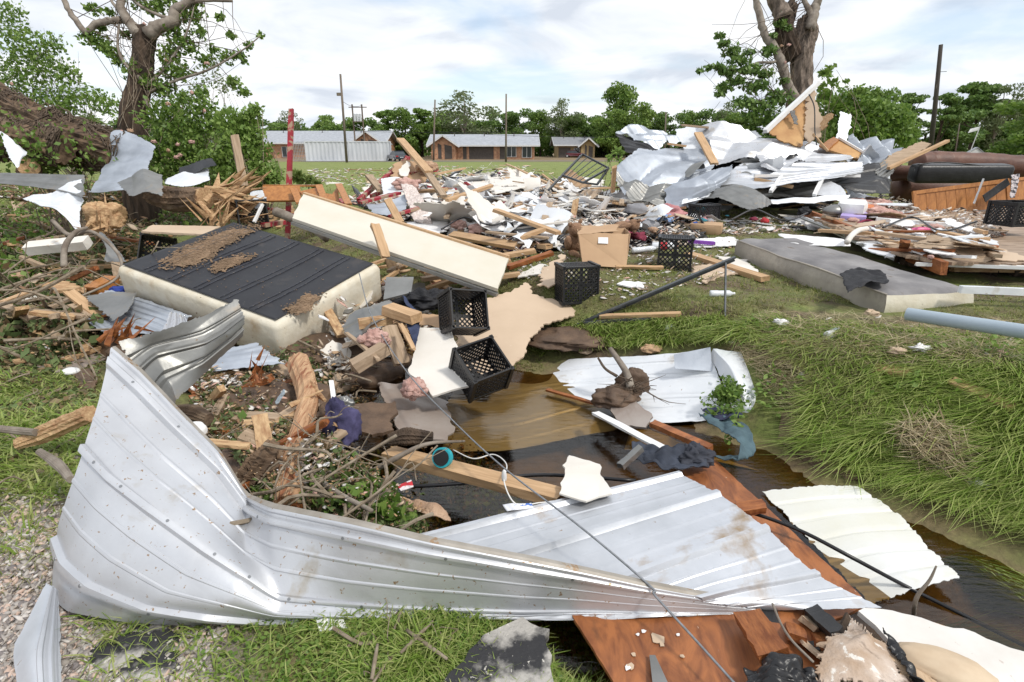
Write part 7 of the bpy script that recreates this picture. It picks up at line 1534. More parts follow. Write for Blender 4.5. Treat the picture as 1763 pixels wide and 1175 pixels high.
# tufts hanging in trees and bushes
TF = [(287, 105), (248, 42), (356, 110), (330, 160), (289, 180), (384, 195), (352, 192), (303, 272), (224, 226), (210, 228), (306, 250), (330, 245), (290, 260), (310, 268), (265, 245), (20, 145), (1345, 80), (1358, 78), (1352, 108)]
for k_, (x, y) in enumerate(TF):
    dd_ = 9.6 if x < 20 or 200 < x < 232 else 10.4 if x < 500 and y > 150 else 11.8 if x < 500 else 14.5
    T(lump('insulation_tuft', W(x, y, dd_), (.08 + .07 * (k_ % 3) / 2, .07, .10), M['pink'] if k_ % 4 else M['tanfluff'], 400 + k_, amp=.9, sc=4, crease=.3, n_=(9, 12)), 'small pink insulation tuft caught in leaves or bark', 'insulation', 'insulation tufts caught in trees')
# dense crumbs through the whole field
crumbs([FIELD], 9500, .16, 6.5, 501, M['crumbs'])
crumbs([CORE], 7500, .25, 11, 502, M['crumbs'])
crumbs([CORE, FIELD], 2600, .06, 15, 514, M['char'])  # dark scraps added low in the field as contact shade under the debris
scatter('plank', 26, [FLOOR], (.2, 1.1), .10, [M['pine_old'], M['pine'], M['redwood'], M['white']], 'lumber_piece', 'loose lumber piece on the torn floor section', 'plank', 'lumber on the torn floor section', 331, .2, .22)
crumbs([LAWN], 900, .02, 4.5, 503, M['crumbs'])
crumbs([FRONT, [(860, 430), (1260, 410), (1300, 470), (1060, 520), (900, 480)]], 1000, .02, 5, 504, M['crumbs'])
crumbs([FLOOR], 1800, .03, 4, 505, M['crumbs'], .23)
crumbs([[(1260, 540), (1760, 560), (1760, 760), (1500, 760), (1250, 640)]], 160, .03, 6, 506, M['crumbs'])
crumbs([PP, LP], 1100, .2, 6, 507, M['crumbs'])
crumbs([[(560, 560), (700, 500), (740, 560), (700, 640), (600, 640)]], 700, .5, 8, 508, M['crumbs'])
for k_, (pts, m_, lb) in enumerate((([(760, 395), (800, 380), (850, 388), (900, 372), (960, 380)], 'cable', 'black wire snaking over the white sheets behind the cream door'), ([(900, 350), (930, 362), (980, 352), (1020, 368), (1060, 362)], 'whitecord', 'white wire looping through the debris above the cardboard box'), ([(1260, 378), (1300, 366), (1350, 380), (1390, 372)], 'cable', 'black wire on the ground before the metal heap'), ([(700, 352), (740, 345), (790, 358), (830, 346)], 'whitecord', 'thin white wire near the striped cloth'), ([(1520, 392), (1570, 380), (1620, 398), (1680, 388)], 'cable', 'black wire lying across the torn floor'))):
    tube('loose_wire', [S(x, y, .28 if k_ < 4 else .32) + A(0, 0, .04 * (i_ % 2)) for i_, (x, y) in enumerate(pts)], .012, M[m_], lb, 'wire', n_=40, seg=5)
# white boxes, cardboard, teddy bears
def carton(nm, lb, P4, H, mt, seed=0, cat='box', bulge=.02):
    P4 = [np.asarray(p) for p in P4]; b = MB(); rows = []
    for t in np.linspace(0, 1, 7):
        row = []
        for i_ in range(4):
            p, q = P4[i_], P4[(i_ + 1) % 4]
            for s_ in np.linspace(0, 1, 7)[:-1]: r_ = p + (q - p) * s_ + A(0, 0, H * t); n_ = nrm(np.cross(q - p, A(0, 0, 1))); row.append(r_ + n_ * bulge * math.sin(s_ * math.pi) * math.sin(t * 2.6) + n_ * .008 * snoise(r_[None], 5, seed)[0])
        rows.append(row + [row[0]])
    b.grid(np.array(rows)[:, ::-1]); n_ = 24; top = [np.array(k) for k in rows[-1][:-1]]; b.add(top, [list(range(24))]); return T(b.build(nm, mt, smooth=False), lb, cat)
p1, p2 = S(1040, 352), S(1062, 356); p3 = S(1092, 350); carton('white_box', 'clean white open carton in the middle of the debris, left of the pink blanket', [p1, p2, p3, p3 + (p1 - p2)], .27, M['white'], 1, bulge=0)
p1, p2, p3 = S(1005, 452), S(1040, 464), S(1083, 458); cb_ = empty('cardboard_box', p2); T(cb_, 'worn brown cardboard box with open top and small white label beside the plush bear', 'cardboard box')
bx = [W(1003, 458, dep(p2) + .02), W(1078, 462, dep(p2)), W(1083, 402, dep(p2) + .12), W(996, 404, dep(p2) + .12)]
bk = [p + A(.02, .34, .01) for p in bx]
for nm, q_ in (('front_flap', bx), ('left_side', [bx[0], bk[0], bk[3], bx[3]]), ('right_side', [bx[1], bk[1], bk[2], bx[2]]), ('back_side', bk)): board(nm, q_, .006, M['cardboard'], .008, (2,), parent=cb_, seed=3, bend=.035)
board('top_flap', [bx[3], bk[3] + A(.05, 0, .03), bk[2] + A(-.08, 0, .04), bx[2] + A(-.1, .06, .03)], .005, M['cardboard'], .02, parent=cb_, seed=4, bend=.02)
board('label', [W(1030, 409, dep(p2) + .09), W(1047, 409, dep(p2) + .09), W(1047, 420, dep(p2) + .06), W(1030, 419, dep(p2) + .06)], .001, M['paper'], 0, parent=cb_)
fur = mat('brown_plush', (0.36, 0.22, 0.14), (0.22, 0.125, 0.075), scale=14, rough=1, bump=1.0, bscale=60)
def teddy(nm, lb, c, s_, rot):
    r_ = empty(nm, c); T(r_, lb, 'teddy bear'); b = MB(); Rz = np.array(Euler(rot).to_matrix())
    def bl(o_, r, sd): 
        q = MB(); q.ball((0, 0, 0), r, 10, 14, lambda D: 1 + .06 * snoise(D, 4, sd)); b.add(q.v[0] @ Rz.T + c + Rz @ A(*o_), q.f)
    for k_, (o_, r) in enumerate((((0, 0, .2 * s_), (.17 * s_, .15 * s_, .2 * s_)), ((0, -.03 * s_, .48 * s_), (.15 * s_, .14 * s_, .13 * s_)), ((0, -.15 * s_, .45 * s_), (.06 * s_, .07 * s_, .05 * s_)), ((-.12 * s_, 0, .6 * s_), (.05 * s_, .03 * s_, .05 * s_)), ((.12 * s_, 0, .6 * s_), (.05 * s_, .03 * s_, .05 * s_)), ((-.2 * s_, -.05 * s_, .28 * s_), (.07 * s_, .07 * s_, .14 * s_)), ((.2 * s_, -.05 * s_, .28 * s_), (.07 * s_, .07 * s_, .14 * s_)), ((-.12 * s_, -.16 * s_, .06 * s_), (.08 * s_, .15 * s_, .07 * s_)), ((.12 * s_, -.16 * s_, .06 * s_), (.08 * s_, .15 * s_, .07 * s_)))): bl(o_, r, k_)
    kidp(r_, b.build('body', fur, smooth=True))
    b = MB(); b.ball(c + Rz @ A(0, -.215 * s_, .47 * s_), (.02 * s_,) * 3, 6, 8); kidp(r_, b.build('nose', M['black'], smooth=True)); return r_
c_ = S(988, 440, .0); teddy('teddy_bear', 'brown plush bear slumped against the left side of the cardboard box', c_ + A(0, .1, .02), .62, (R_(15), R_(-10), R_(35)))
c_ = S(1062, 425, .0); teddy('teddy_bear', 'second brown plush bear lying behind the cardboard box', c_ + A(0.02, .55, .12), .62, (R_(70), R_(25), R_(80)))
drape('maroon_garment', [[S(1075, 405, .18), S(1090, 415, .05)], [S(1090, 402, .2), S(1102, 415, .08)], [S(1105, 406, .1), S(1112, 418, .03)]], tints[0], .04, 12, (24, 20), 8, 'maroon and blue garment right of the second plush bear', 'cloth')
pkb = cloth('pink_blanket_cloth', (0.55, 0.27, 0.27), (0.42, 0.18, 0.19))
lump('pink_blanket', S(1150, 370, .12), (.58, .4, .36), pkb, 51, 'dusty pink blanket heap in front of the grey roofing roll', 'blanket', amp=.2, sc=2, crease=.22)
drape('blue_shirt', [[S(1120, 372, .12), S(1125, 382, .04)], [S(1140, 370, .15), S(1142, 383, .06)], [S(1158, 374, .08), S(1160, 384, .03)]], cloth('light_blue_shirt_cloth', (0.25, 0.37, 0.62)), .04, 13, (24, 20), 8, 'light blue shirt before the pink blanket', 'shirt')
lump('orange_cloth', S(1166, 372, .08), (.22, .2, .14), cloth('orange_cloth', (0.7, 0.22, 0.03)), 52, 'small bright orange cloth under the pink blanket', 'cloth', amp=.3, crease=.2)
lump('purple_cloth', S(972, 368, .16), (.24, .2, .15), cloth('violet_cloth', (0.22, 0.05, 0.42)), 53, 'bright violet and blue bundle in the middle of white scraps', 'cloth', amp=.3, crease=.2)
lump('blue_bundle', S(966, 376, .10), (.28, .2, .12), tints[1], 54, 'blue bundle just under the violet one', 'cloth', amp=.3, crease=.2)
# cap
cp = S(1092, 384, .03); r_ = empty('baseball_cap', cp); T(r_, 'black baseball cap lying among white scraps', 'cap')
b = MB(); b.ball(cp + A(0, 0, .02), (.10, .12, .10), 8, 14); kidp(r_, b.build('crown_panel', M['black_cloth'], smooth=True)); b = MB(); P_ = [cp + A(-.09 + .0 * i_, 0, .02) + A(-.10 * math.sin(t), .08 * math.cos(t), 0) for i_, t in enumerate(np.linspace(0, math.pi, 9))]; b.prism(P_, (0, 0, .006)); kidp(r_, b.build('peak', M['black_cloth']))
# bottles
def bottle(nm, lb, p, d_, L, r, capm, bandm=None):
    d_ = nrm(d_); r_ = empty(nm, p); T(r_, lb, 'bottle'); b = MB(); ts = [0, .02, .05, .3, .33, .6, .64, .78, .88, .93]; rr = [.6, .95, 1, 1, .93, .93, 1, .96, .5, .36]
    b.tube([p + d_ * L * t for t in ts], [r * k for k in rr], 14); kidp(r_, b.build('body', M['glass_bottle'], smooth=True)); b = MB(); b.tube([p + d_ * L * .93, p + d_ * L], r * .4, 10); kidp(r_, b.build('cap', capm))
    if bandm is not None: b = MB(); b.tube([p + d_ * L * .34, p + d_ * L * .6], r * 1.0, 14, cap=False); kidp(r_, b.build('label_band', bandm))
bottle('plastic_bottle', 'crushed clear bottle with faint blue label on the grass below the flat mattress', S(1424, 580, .03), (.6, .45, .05), .20, .034, M['white'], M['pvc'])
bottle('plastic_bottle', 'clear bottle with pink label in the grass by the mud patch', S(1146, 566, .03), (1, .1, .02), .2, .032, M['white'], pkb)
bottle('plastic_bottle', 'flattened pale bottle lying behind the leg of the steel angle bar', S(1222, 506, .03), (1, .02, 0), .22, .03, M['white'])
bottle('large_bottle', 'large clear bottle with red band between box and crate', S(1122, 425, .06), (1, -.2, .08), .3, .05, tints[8], tints[8])
bottle('lamp_stem', 'silver grey bottle neck end beside the large clear bottle', S(1088, 432, .04), (1, .15, .08), .32, .035, M['metal_dark'])
# flattened carton and strip
carton('brown_carton', 'flattened brown carton behind the standing crate', [S(1188, 402), S(1240, 406), S(1243, 400), S(1195, 396)], .14, M['cardboard'], 5)
LB('purple_strip', 'purple plastic strip on white paper right of the standing crate', S(1188, 416, .07), S(1228, 419, .05), .07, .04, 'black', 20); bpy.data.objects['purple_strip'].data.materials[0] = tints[2]
# black pot
c_ = S(812, 398, .12); r_ = empty('round_tin', c_); T(r_, 'black round tin with blue inside on the white sheet behind the cream door', 'tin'); b = MB(); ax = nrm(A(.3, -1, .45)); b.tube([c_ - ax * .06, c_ + ax * .03], .08, 18); kidp(r_, b.build('body', M['black'])); b = MB(); b.tube([c_ + ax * .031, c_ + ax * .034], .05, 16); kidp(r_, b.build('inner_disc', M['pvc']))
# fan
c_ = S(932, 345, .30); r_ = empty('electric_fan', c_); T(r_, 'black wire fan cage with red hub lying in the debris', 'fan')
b = MB(); ax = nrm(A(.2, -1, .5)); u_ = nrm(np.cross(ax, A(0, 0, 1))); v_ = np.cross(ax, u_)
for rr in (.24, .17, .1): b.tube([c_ + ax * (.05 - rr * .15) + (u_ * math.cos(t) + v_ * math.sin(t)) * rr for t in np.linspace(0, 6.283, 25)], .006, 4)
for t in np.linspace(0, 6.283, 19)[:-1]: b.tube([c_ + ax * .05, c_ + (u_ * math.cos(t) + v_ * math.sin(t)) * .24], .004, 4)
kidp(r_, b.build('cage', M['steel_dark'])); lump('hub', c_ + ax * .03, (.1, .1, .1), tints[8], 5, parent=r_)
# wire rack
r_ = empty('metal_rack', S(1000, 345)); T(r_, 'toppled dark metal bed frame standing on its corner before the lawn', 'bed frame')
fr_ = [W(944, 328, 11), W(1003, 266, 12.5), W(1048, 290, 12), W(1004, 315, 10.8), W(968, 302, 11.6), W(1028, 318, 11.2)]
for nm, es in (('rail', ((0, 1), (1, 2), (2, 3), (4, 3), (2, 5), (3, 5), (4, 1))), ):
    for i_, j_ in es: b = MB(); b.bar(fr_[i_], fr_[j_], .035, .035); kidp(r_, b.build('rail', M['steel_dark']))
for k_ in range(4):
    t = (k_ + 1) / 5; b = MB(); b.bar(fr_[4] * (1 - t) + fr_[3] * t, fr_[1] * (1 - t) + fr_[2] * t, .014, .014); kidp(r_, b.build('slat', M['steel_dark']))
tr3('chipboard_panel', 'brown chipboard inside the toppled bed frame', [W(966, 300, 12), W(985, 292, 12), W(1018, 320, 11.4), W(1000, 326, 11.4)], M['cardboard'], seed=88)
# steel angle bar
r_ = empty('angle_bar', S(1000, 560)); T(r_, 'long dark steel angle bar with a welded leg, leaning over the grass', 'steel bar')
a_, b_ = S(985, 562, .0), W(1266, 443, 5.7)
b_ = W(1266, 443, dep(S(1250, 545, 0)) + .25); b = MB(); b.bar(a_, b_, .05, .014); b.bar(a_ + A(0, .018, -.018), b_ + A(0, .018, -.018), .012, .04); kidp(r_, b.build('angle_bar', M['steel_dark']))
t_ = .945; q = a_ * (1 - t_) + b_ * t_; b = MB(); b.bar(q, S(1248, 545, 0), .022, .012, up=(1, 0, 0)); kidp(r_, b.build('leg', M['steel_dark']))
LB('steel_strip', 'dark steel strip lying flat on the grass beside the mud patch', S(1008, 556, .02), S(1160, 545, .02), .035, .02, 'steel_dark', 21, cat='steel bar')
lump('mud_patch', S(1000, 582, -.04), (1.0, .55, .16), M['mud'], 90, 'dark churned mud patch at the foot of the steel angle bar', 'mud', amp=.3, sc=3, n_=(24, 40))
for k_, (x, y, lb) in enumerate(((1008, 604, 'pinkish stone left in the mud above the siding'), (1122, 602, 'crumpled tan paper bag in grass above the siding'), (975, 588, 'small bluish stone on the mud patch'))): lump('stone', S(x, y, .03), (.12 + .06 * (k_ == 1), .1, .08), [M['drywall_tan'], M['cardboard'], M['metal_dark']][k_], 91 + k_, lb, 'stone' if k_ != 1 else 'bag', amp=.25, crease=.15)
for k_, (x, y) in enumerate(((1545, 605), (1585, 600), (1670, 555), (1345, 555), (1500, 540), (1690, 835), (1660, 820), (1625, 806))): T(lump('rag_scrap', S(x, y, .05), (.11, .07, .05), [M['drywall_tan'], M['paper']][k_ % 2], 95 + k_, amp=.8, crease=.5, n_=(12, 16)), 'small pale scrap caught in the grass at right', 'scrap', 'scraps in the right grass')
# PVC pipe
p, q = S(1562, 560, .1), S(2100, 690, .12); p = W(1562, 541, dep(p)); q = W(2100, 622, dep(q)); d_ = nrm(q - p); r_ = empty('plastic_pipe', p); T(r_, 'long blue grey plastic pipe entering from the right edge', 'pipe')
b = MB(); P_ = spline([p, q], 12); b.tube(P_, .042, 24, cap=False); kidp(r_, b.build('pipe_wall', M['pvc'], smooth=True)); b = MB(); b.tube([p + d_ * .001, p + d_ * .5], .036, 24, cap=False); kidp(r_, b.build('bore', M['pvc_in'], smooth=True))
b = MB(); n_ = 24; an = np.arange(n_) * 2 * math.pi / n_; u_ = nrm(np.cross(d_, A(0, 0, 1))); v_ = np.cross(d_, u_); O = [p + u_ * math.cos(t) * .042 + v_ * math.sin(t) * .042 for t in an]; I = [p + u_ * math.cos(t) * .036 + v_ * math.sin(t) * .036 for t in an]; b.add(O + I, [(i_, (i_ + 1) % n_, n_ + (i_ + 1) % n_, n_ + i_) for i_ in range(n_)]); kidp(r_, b.build('rim', M['pvc']))
# straw patch on the bank
P, d_ = litter('x', [[(1530, 760), (1610, 750), (1660, 800), (1640, 840), (1570, 825)]], 700, .10, 0, None, 601, .08); V, F = leafquads(P, .05, np.random.RandomState(9), long=4.5, flat=.4); V = V.reshape(-1, 4, 3); ce = V.mean(1, keepdims=True); V[:, [1, 3]] = ce + (V[:, [1, 3]] - ce) * .14; T(npmesh('dry_straw', V.reshape(-1, 3), F, M['straw']), kind='stuff')
P, d_ = litter('x', [[(1250, 590), (1500, 600), (1520, 760), (1350, 720)], [(1300, 540), (1750, 560), (1750, 640), (1300, 640)]], 2600, .05, 0, None, 602, .03); V, F = leafquads(P, .035, np.random.RandomState(9), long=4.5, flat=.3); V = V.reshape(-1, 4, 3); ce = V.mean(1, keepdims=True); V[:, [1, 3]] = ce + (V[:, [1, 3]] - ce) * .10; T(npmesh('dry_straw', V.reshape(-1, 3), F, M['straw']), kind='stuff')
# ================================================================== THE CRUMPLED METAL HEAP
def HS(nm, lb, C, mt, cr_=(.08, 1.4), cm=(.06, 1.2), n_=(60, 90), nr=4, h=.014, seed=0, jag=.02, **k): return SH(nm, lb, C, mt, n_, nr, h, (cr_[0] * 1.25, cr_[1] * 1.3), (cm[0] * .4, cm[1]), seed, jag, fold=.65, **k)
HS('roof_sheet', 'folded roofing sheet at the left top of the metal heap, dark underside showing', [[W(1060, 228, 13), W(1090, 218, 13.3), W(1120, 222, 13.5)], [W(1085, 240, 12.8), W(1115, 232, 13.1), W(1150, 232, 13.5)], [W(1130, 258, 12.4), W(1150, 248, 12.8), W(1172, 244, 13.2)]], 'metal_blue', seed=70)
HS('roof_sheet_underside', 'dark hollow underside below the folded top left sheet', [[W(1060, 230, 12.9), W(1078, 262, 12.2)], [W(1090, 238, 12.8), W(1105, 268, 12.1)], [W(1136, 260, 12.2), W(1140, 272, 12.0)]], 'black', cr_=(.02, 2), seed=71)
HS('rolled_roofing', 'big rounded blue grey roll of roofing at the left front of the metal heap', [[W(1050, 300, 11.4), W(1062, 278, 11.7), W(1100, 262, 12.2)], [W(1075, 326, 10.6), W(1110, 290, 10.9), W(1160, 253, 12.0)], [W(1150, 335, 10.4), W(1180, 295, 10.7), W(1205, 258, 12.0)], [W(1225, 290, 10.8), W(1230, 280, 11.0), W(1240, 268, 11.9)]], 'metal_blue', cr_=(.14, .9), seed=72, n_=(70, 90))
HS('rolled_roofing', 'pale muddy lower face under the big rounded roll', [[W(1055, 298, 10.7), W(1070, 322, 10.3), W(1088, 345, 9.9)], [W(1110, 320, 10.3), W(1120, 338, 10.1), W(1120, 355, 9.9)], [W(1180, 315, 10.3), W(1180, 335, 10.2), W(1150, 358, 9.9)]], 'metal_dark', cr_=(.08, 1.2), seed=73)
HS('rolled_roofing', 'second grey roll of roofing right of the big one', [[W(1145, 352, 9.8), W(1150, 330, 10.2), W(1170, 318, 10.6)], [W(1190, 352, 9.7), W(1200, 312, 9.9), W(1225, 296, 10.6)], [W(1240, 322, 10.0), W(1255, 300, 10.2), W(1262, 284, 10.8)]], 'metal_blue', cr_=(.10, 1.2), seed=74)
HS('white_roof_panel', 'white square panel standing in the middle of the metal heap', [[W(1162, 222, 12.4), W(1180, 255, 11.9), W(1205, 275, 11.6)], [W(1195, 216, 12.4), W(1225, 250, 11.9), W(1230, 278, 11.5)], [W(1205, 220, 12.2), W(1235, 245, 11.8), W(1245, 278, 11.5)]], 'metal_white', cr_=(.03, 1.5), seed=75)
HS('draped_roofing', 'large pale blue sheet draped over the crest of the metal heap', [[W(1200, 222, 12.0), W(1222, 250, 11.5), W(1232, 285, 11.0)], [W(1236, 207, 12.0), W(1275, 250, 11.3), W(1300, 275, 10.8)], [W(1290, 226, 12.0), W(1330, 252, 11.3), W(1350, 285, 10.6)], [W(1350, 245, 11.9), W(1390, 258, 11.3), W(1400, 272, 10.8)], [W(1430, 262, 11.8), W(1450, 270, 11.3), W(1465, 280, 11.0)]], 'metal', cr_=(.12, .9), cm=(.08, .8), seed=76, n_=(80, 110))
HS('draped_roofing', 'pointed pale flap hanging down in front of the draped sheet', [[W(1300, 262, 10.9), W(1310, 290, 10.4)], [W(1330, 268, 10.8), W(1322, 296, 10.3)], [W(1385, 276, 10.8), W(1328, 297, 10.3)]], 'metal', cr_=(.05, 1.5), seed=77)
HS('ribbed_roofing', 'long ribbed light sheet across the front of the metal heap', [[W(1225, 322, 10.2), W(1250, 300, 10.5), W(1285, 280, 10.9)], [W(1320, 325, 9.9), W(1340, 302, 10.3), W(1360, 282, 10.8)], [W(1420, 310, 9.9), W(1430, 295, 10.2), W(1440, 280, 10.7)], [W(1484, 298, 10.2), W(1485, 288, 10.3), W(1486, 278, 10.6)]], 'metal_dirty', cr_=(.03, .8), cm=(.03, .8), seed=78, nr=6, h=.03, n_=(50, 80))
HS('white_window_frame', 'white lower frame panel with a light blue gable end under the ribbed sheet', [[W(1312, 352, 9.6), W(1330, 345, 9.7)], [W(1380, 350, 9.5), W(1390, 340, 9.7)], [W(1455, 345, 9.5), W(1462, 335, 9.7)]], 'metal_white', cr_=(.02, 1), cm=(.02, 1), seed=79, n_=(30, 20))
tr3('gable_sheet', 'light blue triangular sheet at the right end of the lower frame', [W(1405, 336, 9.8), W(1418, 304, 10.1), W(1448, 322, 9.9), W(1462, 340, 9.7)], M['metal'], seed=80, jag=.01)
LB('frame_bar', 'left white upright of the lower frame', W(1327, 330, 9.8), W(1345, 305, 10.1), .06, .05, 'white', 30)
LB('frame_bar', 'right white upright of the lower frame', W(1402, 336, 9.7), W(1418, 304, 10.0), .06, .05, 'white', 31)
LB('frame_bar', 'top white rail of the lower frame', W(1300, 303, 10.2), W(1480, 303, 10.2), .05, .05, 'white', 32)
LB('frame_timber', 'pine timber inside the lower frame', W(1300, 309, 10.2), W(1365, 322, 10.0), .10, .06, 'pine', 33)
lump('frame_shade_lump', W(1370, 325, 10.9), (1.7, .6, .9), M['char'], 33, 'dark lump standing in for the shade behind the openings of the lower frame', 'rubble', amp=.3, crease=.3)  # near-black lump added as the shade inside the lower frame
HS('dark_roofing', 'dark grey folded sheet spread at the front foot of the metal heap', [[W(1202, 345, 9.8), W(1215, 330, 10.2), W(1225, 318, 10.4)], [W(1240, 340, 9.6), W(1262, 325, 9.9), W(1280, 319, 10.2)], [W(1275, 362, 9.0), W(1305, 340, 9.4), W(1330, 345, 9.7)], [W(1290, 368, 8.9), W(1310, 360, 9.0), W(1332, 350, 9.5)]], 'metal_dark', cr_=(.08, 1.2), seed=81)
HS('white_roof_panel', 'white curled panel edge left of the dark folded sheet', [[W(1172, 350, 9.6), W(1178, 338, 9.9)], [W(1200, 340, 9.7), W(1210, 330, 10.0)], [W(1222, 335, 9.8), W(1225, 325, 10.1)]], 'metal_white', cr_=(.05, 1.5), seed=82)
HS('tarp_sheet', 'dark grey tarp bulging at the right foot of the metal heap', [[W(1430, 312, 10.2), W(1430, 302, 10.6)], [W(1470, 330, 10.0), W(1475, 292, 10.8)], [W(1515, 335, 10.0), W(1510, 290, 10.9)], [W(1534, 333, 10.0), W(1530, 315, 10.4)]], 'char', cr_=(.08, 1.2), seed=83)
HS('crumpled_roofing', 'silver crumpled sheet at the upper right of the metal heap', [[W(1448, 270, 11.6), W(1460, 240, 12.4)], [W(1490, 292, 11.0), W(1495, 242, 12.4)], [W(1530, 285, 11.2), W(1525, 248, 12.3)], [W(1552, 278, 11.4), W(1545, 262, 12)]], 'metal_blue', cr_=(.16, 1.3), seed=84)
HS('upright_sheet', 'small white ribbed sheet standing upright on top of the metal heap', [[W(1441, 240, 12.0), W(1446, 192, 12.2)], [W(1458, 243, 12.0), W(1468, 198, 12.2)]], 'metal_white', cr_=(.02, 1.5), cm=(.03, 1), nr=3, h=.015, seed=85, n_=(24, 20))
HS('upright_sheet', 'small pale crumple behind the crest of the metal heap', [[W(1270, 236, 13.2), W(1275, 226, 13.4)], [W(1310, 240, 13.0), W(1300, 225, 13.3)]], 'metal', seed=86)
HS('lower_roofing', 'low grey sheet filling the foot of the metal heap between the rolls', [[W(1225, 325, 10.3), W(1240, 300, 10.8)], [W(1300, 340, 10.2), W(1310, 300, 10.8)], [W(1400, 345, 10.4), W(1420, 296, 10.9)]], 'metal_dark', seed=87)
for k_, (p, q, w_, m_, lb) in enumerate((((1202, 230, 11.2), (1230, 282, 10.6), .16, 'pine', 'long pine board leaning on the white square panel of the heap'), ((1174, 216, 11.8), (1218, 220, 11.8), .10, 'pine_old', 'short old board on top of the white square panel'), ((1150, 248, 11.6), (1180, 252, 11.6), .12, 'pine', 'short board between the rolls at the top of the heap'), ((1400, 232, 11.2), (1425, 260, 11.0), .03, 'pine', 'thin white lath under the torn plywood wall'))):
    LB('heap_board', lb, W(*p), W(*q), w_, .04, m_, 40 + k_)
# torn wall of plywood
ply_t = mat('torn_tan_plywood', (0.56, 0.34, 0.15), (0.40, 0.21, 0.09), scale=2.2, rough=.75, bump=.15, spots=(1.8, .60, (0.14, 0.075, 0.035), .05), spots2=(30, .7, (.6, .5, .4)))
r_ = empty('torn_wall', W(1370, 250, 11.4)); T(r_, 'torn tan plywood wall piece standing on top of the metal heap', 'wall piece')
def kb(nm, pts, mt, jag=.03, th=.03, sd=0): return board(nm, [W(*p) for p in pts], th, mt, jag, seed=sd, parent=r_)
kb('left_panel', [(1319, 226, 11.6), (1345, 200, 11.7), (1385, 170, 11.8), (1392, 210, 11.6), (1380, 252, 11.3), (1350, 245, 11.4)], ply_t, sd=3)
kb('right_panel', [(1388, 172, 11.7), (1402, 150, 11.8), (1408, 190, 11.5), (1420, 205, 11.3), (1412, 236, 11.2), (1385, 252, 11.3)], M['drywall_tan'], sd=4)
kb('splinter_edge', [(1415, 200, 11.2), (1432, 195, 11.1), (1425, 215, 11.1), (1416, 225, 11.2)], M['splinter'], .04, sd=5)
lumber('white_edge', W(1318, 226, 11.55), W(1408, 143, 11.75), .10, .08, M['white'], parent=r_, seed=3)
tube('hanging_wire', [W(1393, 163, 11.5), W(1402, 185, 11.3), W(1403, 225, 11.2), W(1406, 250, 11.1)], .012, M['cable'], parent=r_)
kb('dark_hole', [(1360, 192, 11.55), (1370, 190, 11.55), (1374, 215, 11.45), (1366, 212, 11.45)], M['char'], .02, .01, 6)
r2 = empty('wood_box', W(1455, 268, 11.2)); T(r2, 'open tan wooden cabinet box lying right of the torn wall piece', 'cabinet')
board('back_panel', [W(1426, 258, 11.2), W(1445, 238, 11.5), W(1485, 262, 11.2), W(1478, 274, 11.0)], .04, ply_t, .01, parent=r2, seed=7)
board('side_panel', [W(1410, 250, 11.4), W(1436, 236, 11.6), W(1445, 240, 11.4), W(1426, 258, 11.1)], .04, M['cabinet'], .01, parent=r2, seed=8)
lumber('white_rim', W(1445, 238, 11.45), W(1486, 262, 11.15), .05, .04, M['white'], parent=r2)
board('slatted_board', [W(1500, 292, 10.8), W(1540, 262, 11.2), W(1585, 244, 11.6), W(1604, 248, 11.5), W(1545, 285, 10.9), W(1520, 302, 10.6)], .05, M['pine_old'], .02, label='weathered slatted deck piece leaning right of the metal heap', cat='deck piece', seed=9)
LB('deck_rail', 'orange split rail under the weathered slatted deck piece', W(1530, 290, 10.6), W(1631, 243, 11.4), .07, .05, 'pine', 45)
HS('corrugated_bit', 'corrugated sheet curved between tarp and sofa', [[W(1500, 288, 10.8), W(1520, 312, 10.4)], [W(1522, 275, 11), W(1540, 296, 10.6)]], 'metal_dark', nr=6, h=.02, seed=88, cr_=(.02, 1))
# fill behind: rubble hidden in the heart of the heap
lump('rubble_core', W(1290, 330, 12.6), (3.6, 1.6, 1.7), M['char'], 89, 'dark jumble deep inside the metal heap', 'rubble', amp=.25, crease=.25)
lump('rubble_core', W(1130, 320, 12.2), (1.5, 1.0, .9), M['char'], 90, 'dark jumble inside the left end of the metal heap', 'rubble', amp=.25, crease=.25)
scatter('sheet', 24, [[(1060, 352), (1200, 345), (1480, 348), (1520, 345), (1480, 362), (1200, 372)]], (.3, 1.0), 1.0, [M['metal_blue'], M['metal_dark'], M['metal_white'], M['metal']], 'roofing_scrap', 'small bent roofing scrap in the front of the metal heap', 'metal sheet', 'small roofing scraps in the metal heap', 330, .8)
scatter('plank', 30, [[(1060, 350), (1300, 340), (1500, 345), (1480, 365), (1200, 372)]], (.4, 1.2), .5, [M['pine'], M['pine_old'], M['splinter']], 'lumber_piece', 'broken lumber piece at the foot of the metal heap', 'plank', 'lumber at the foot of the metal heap', 311, .4)

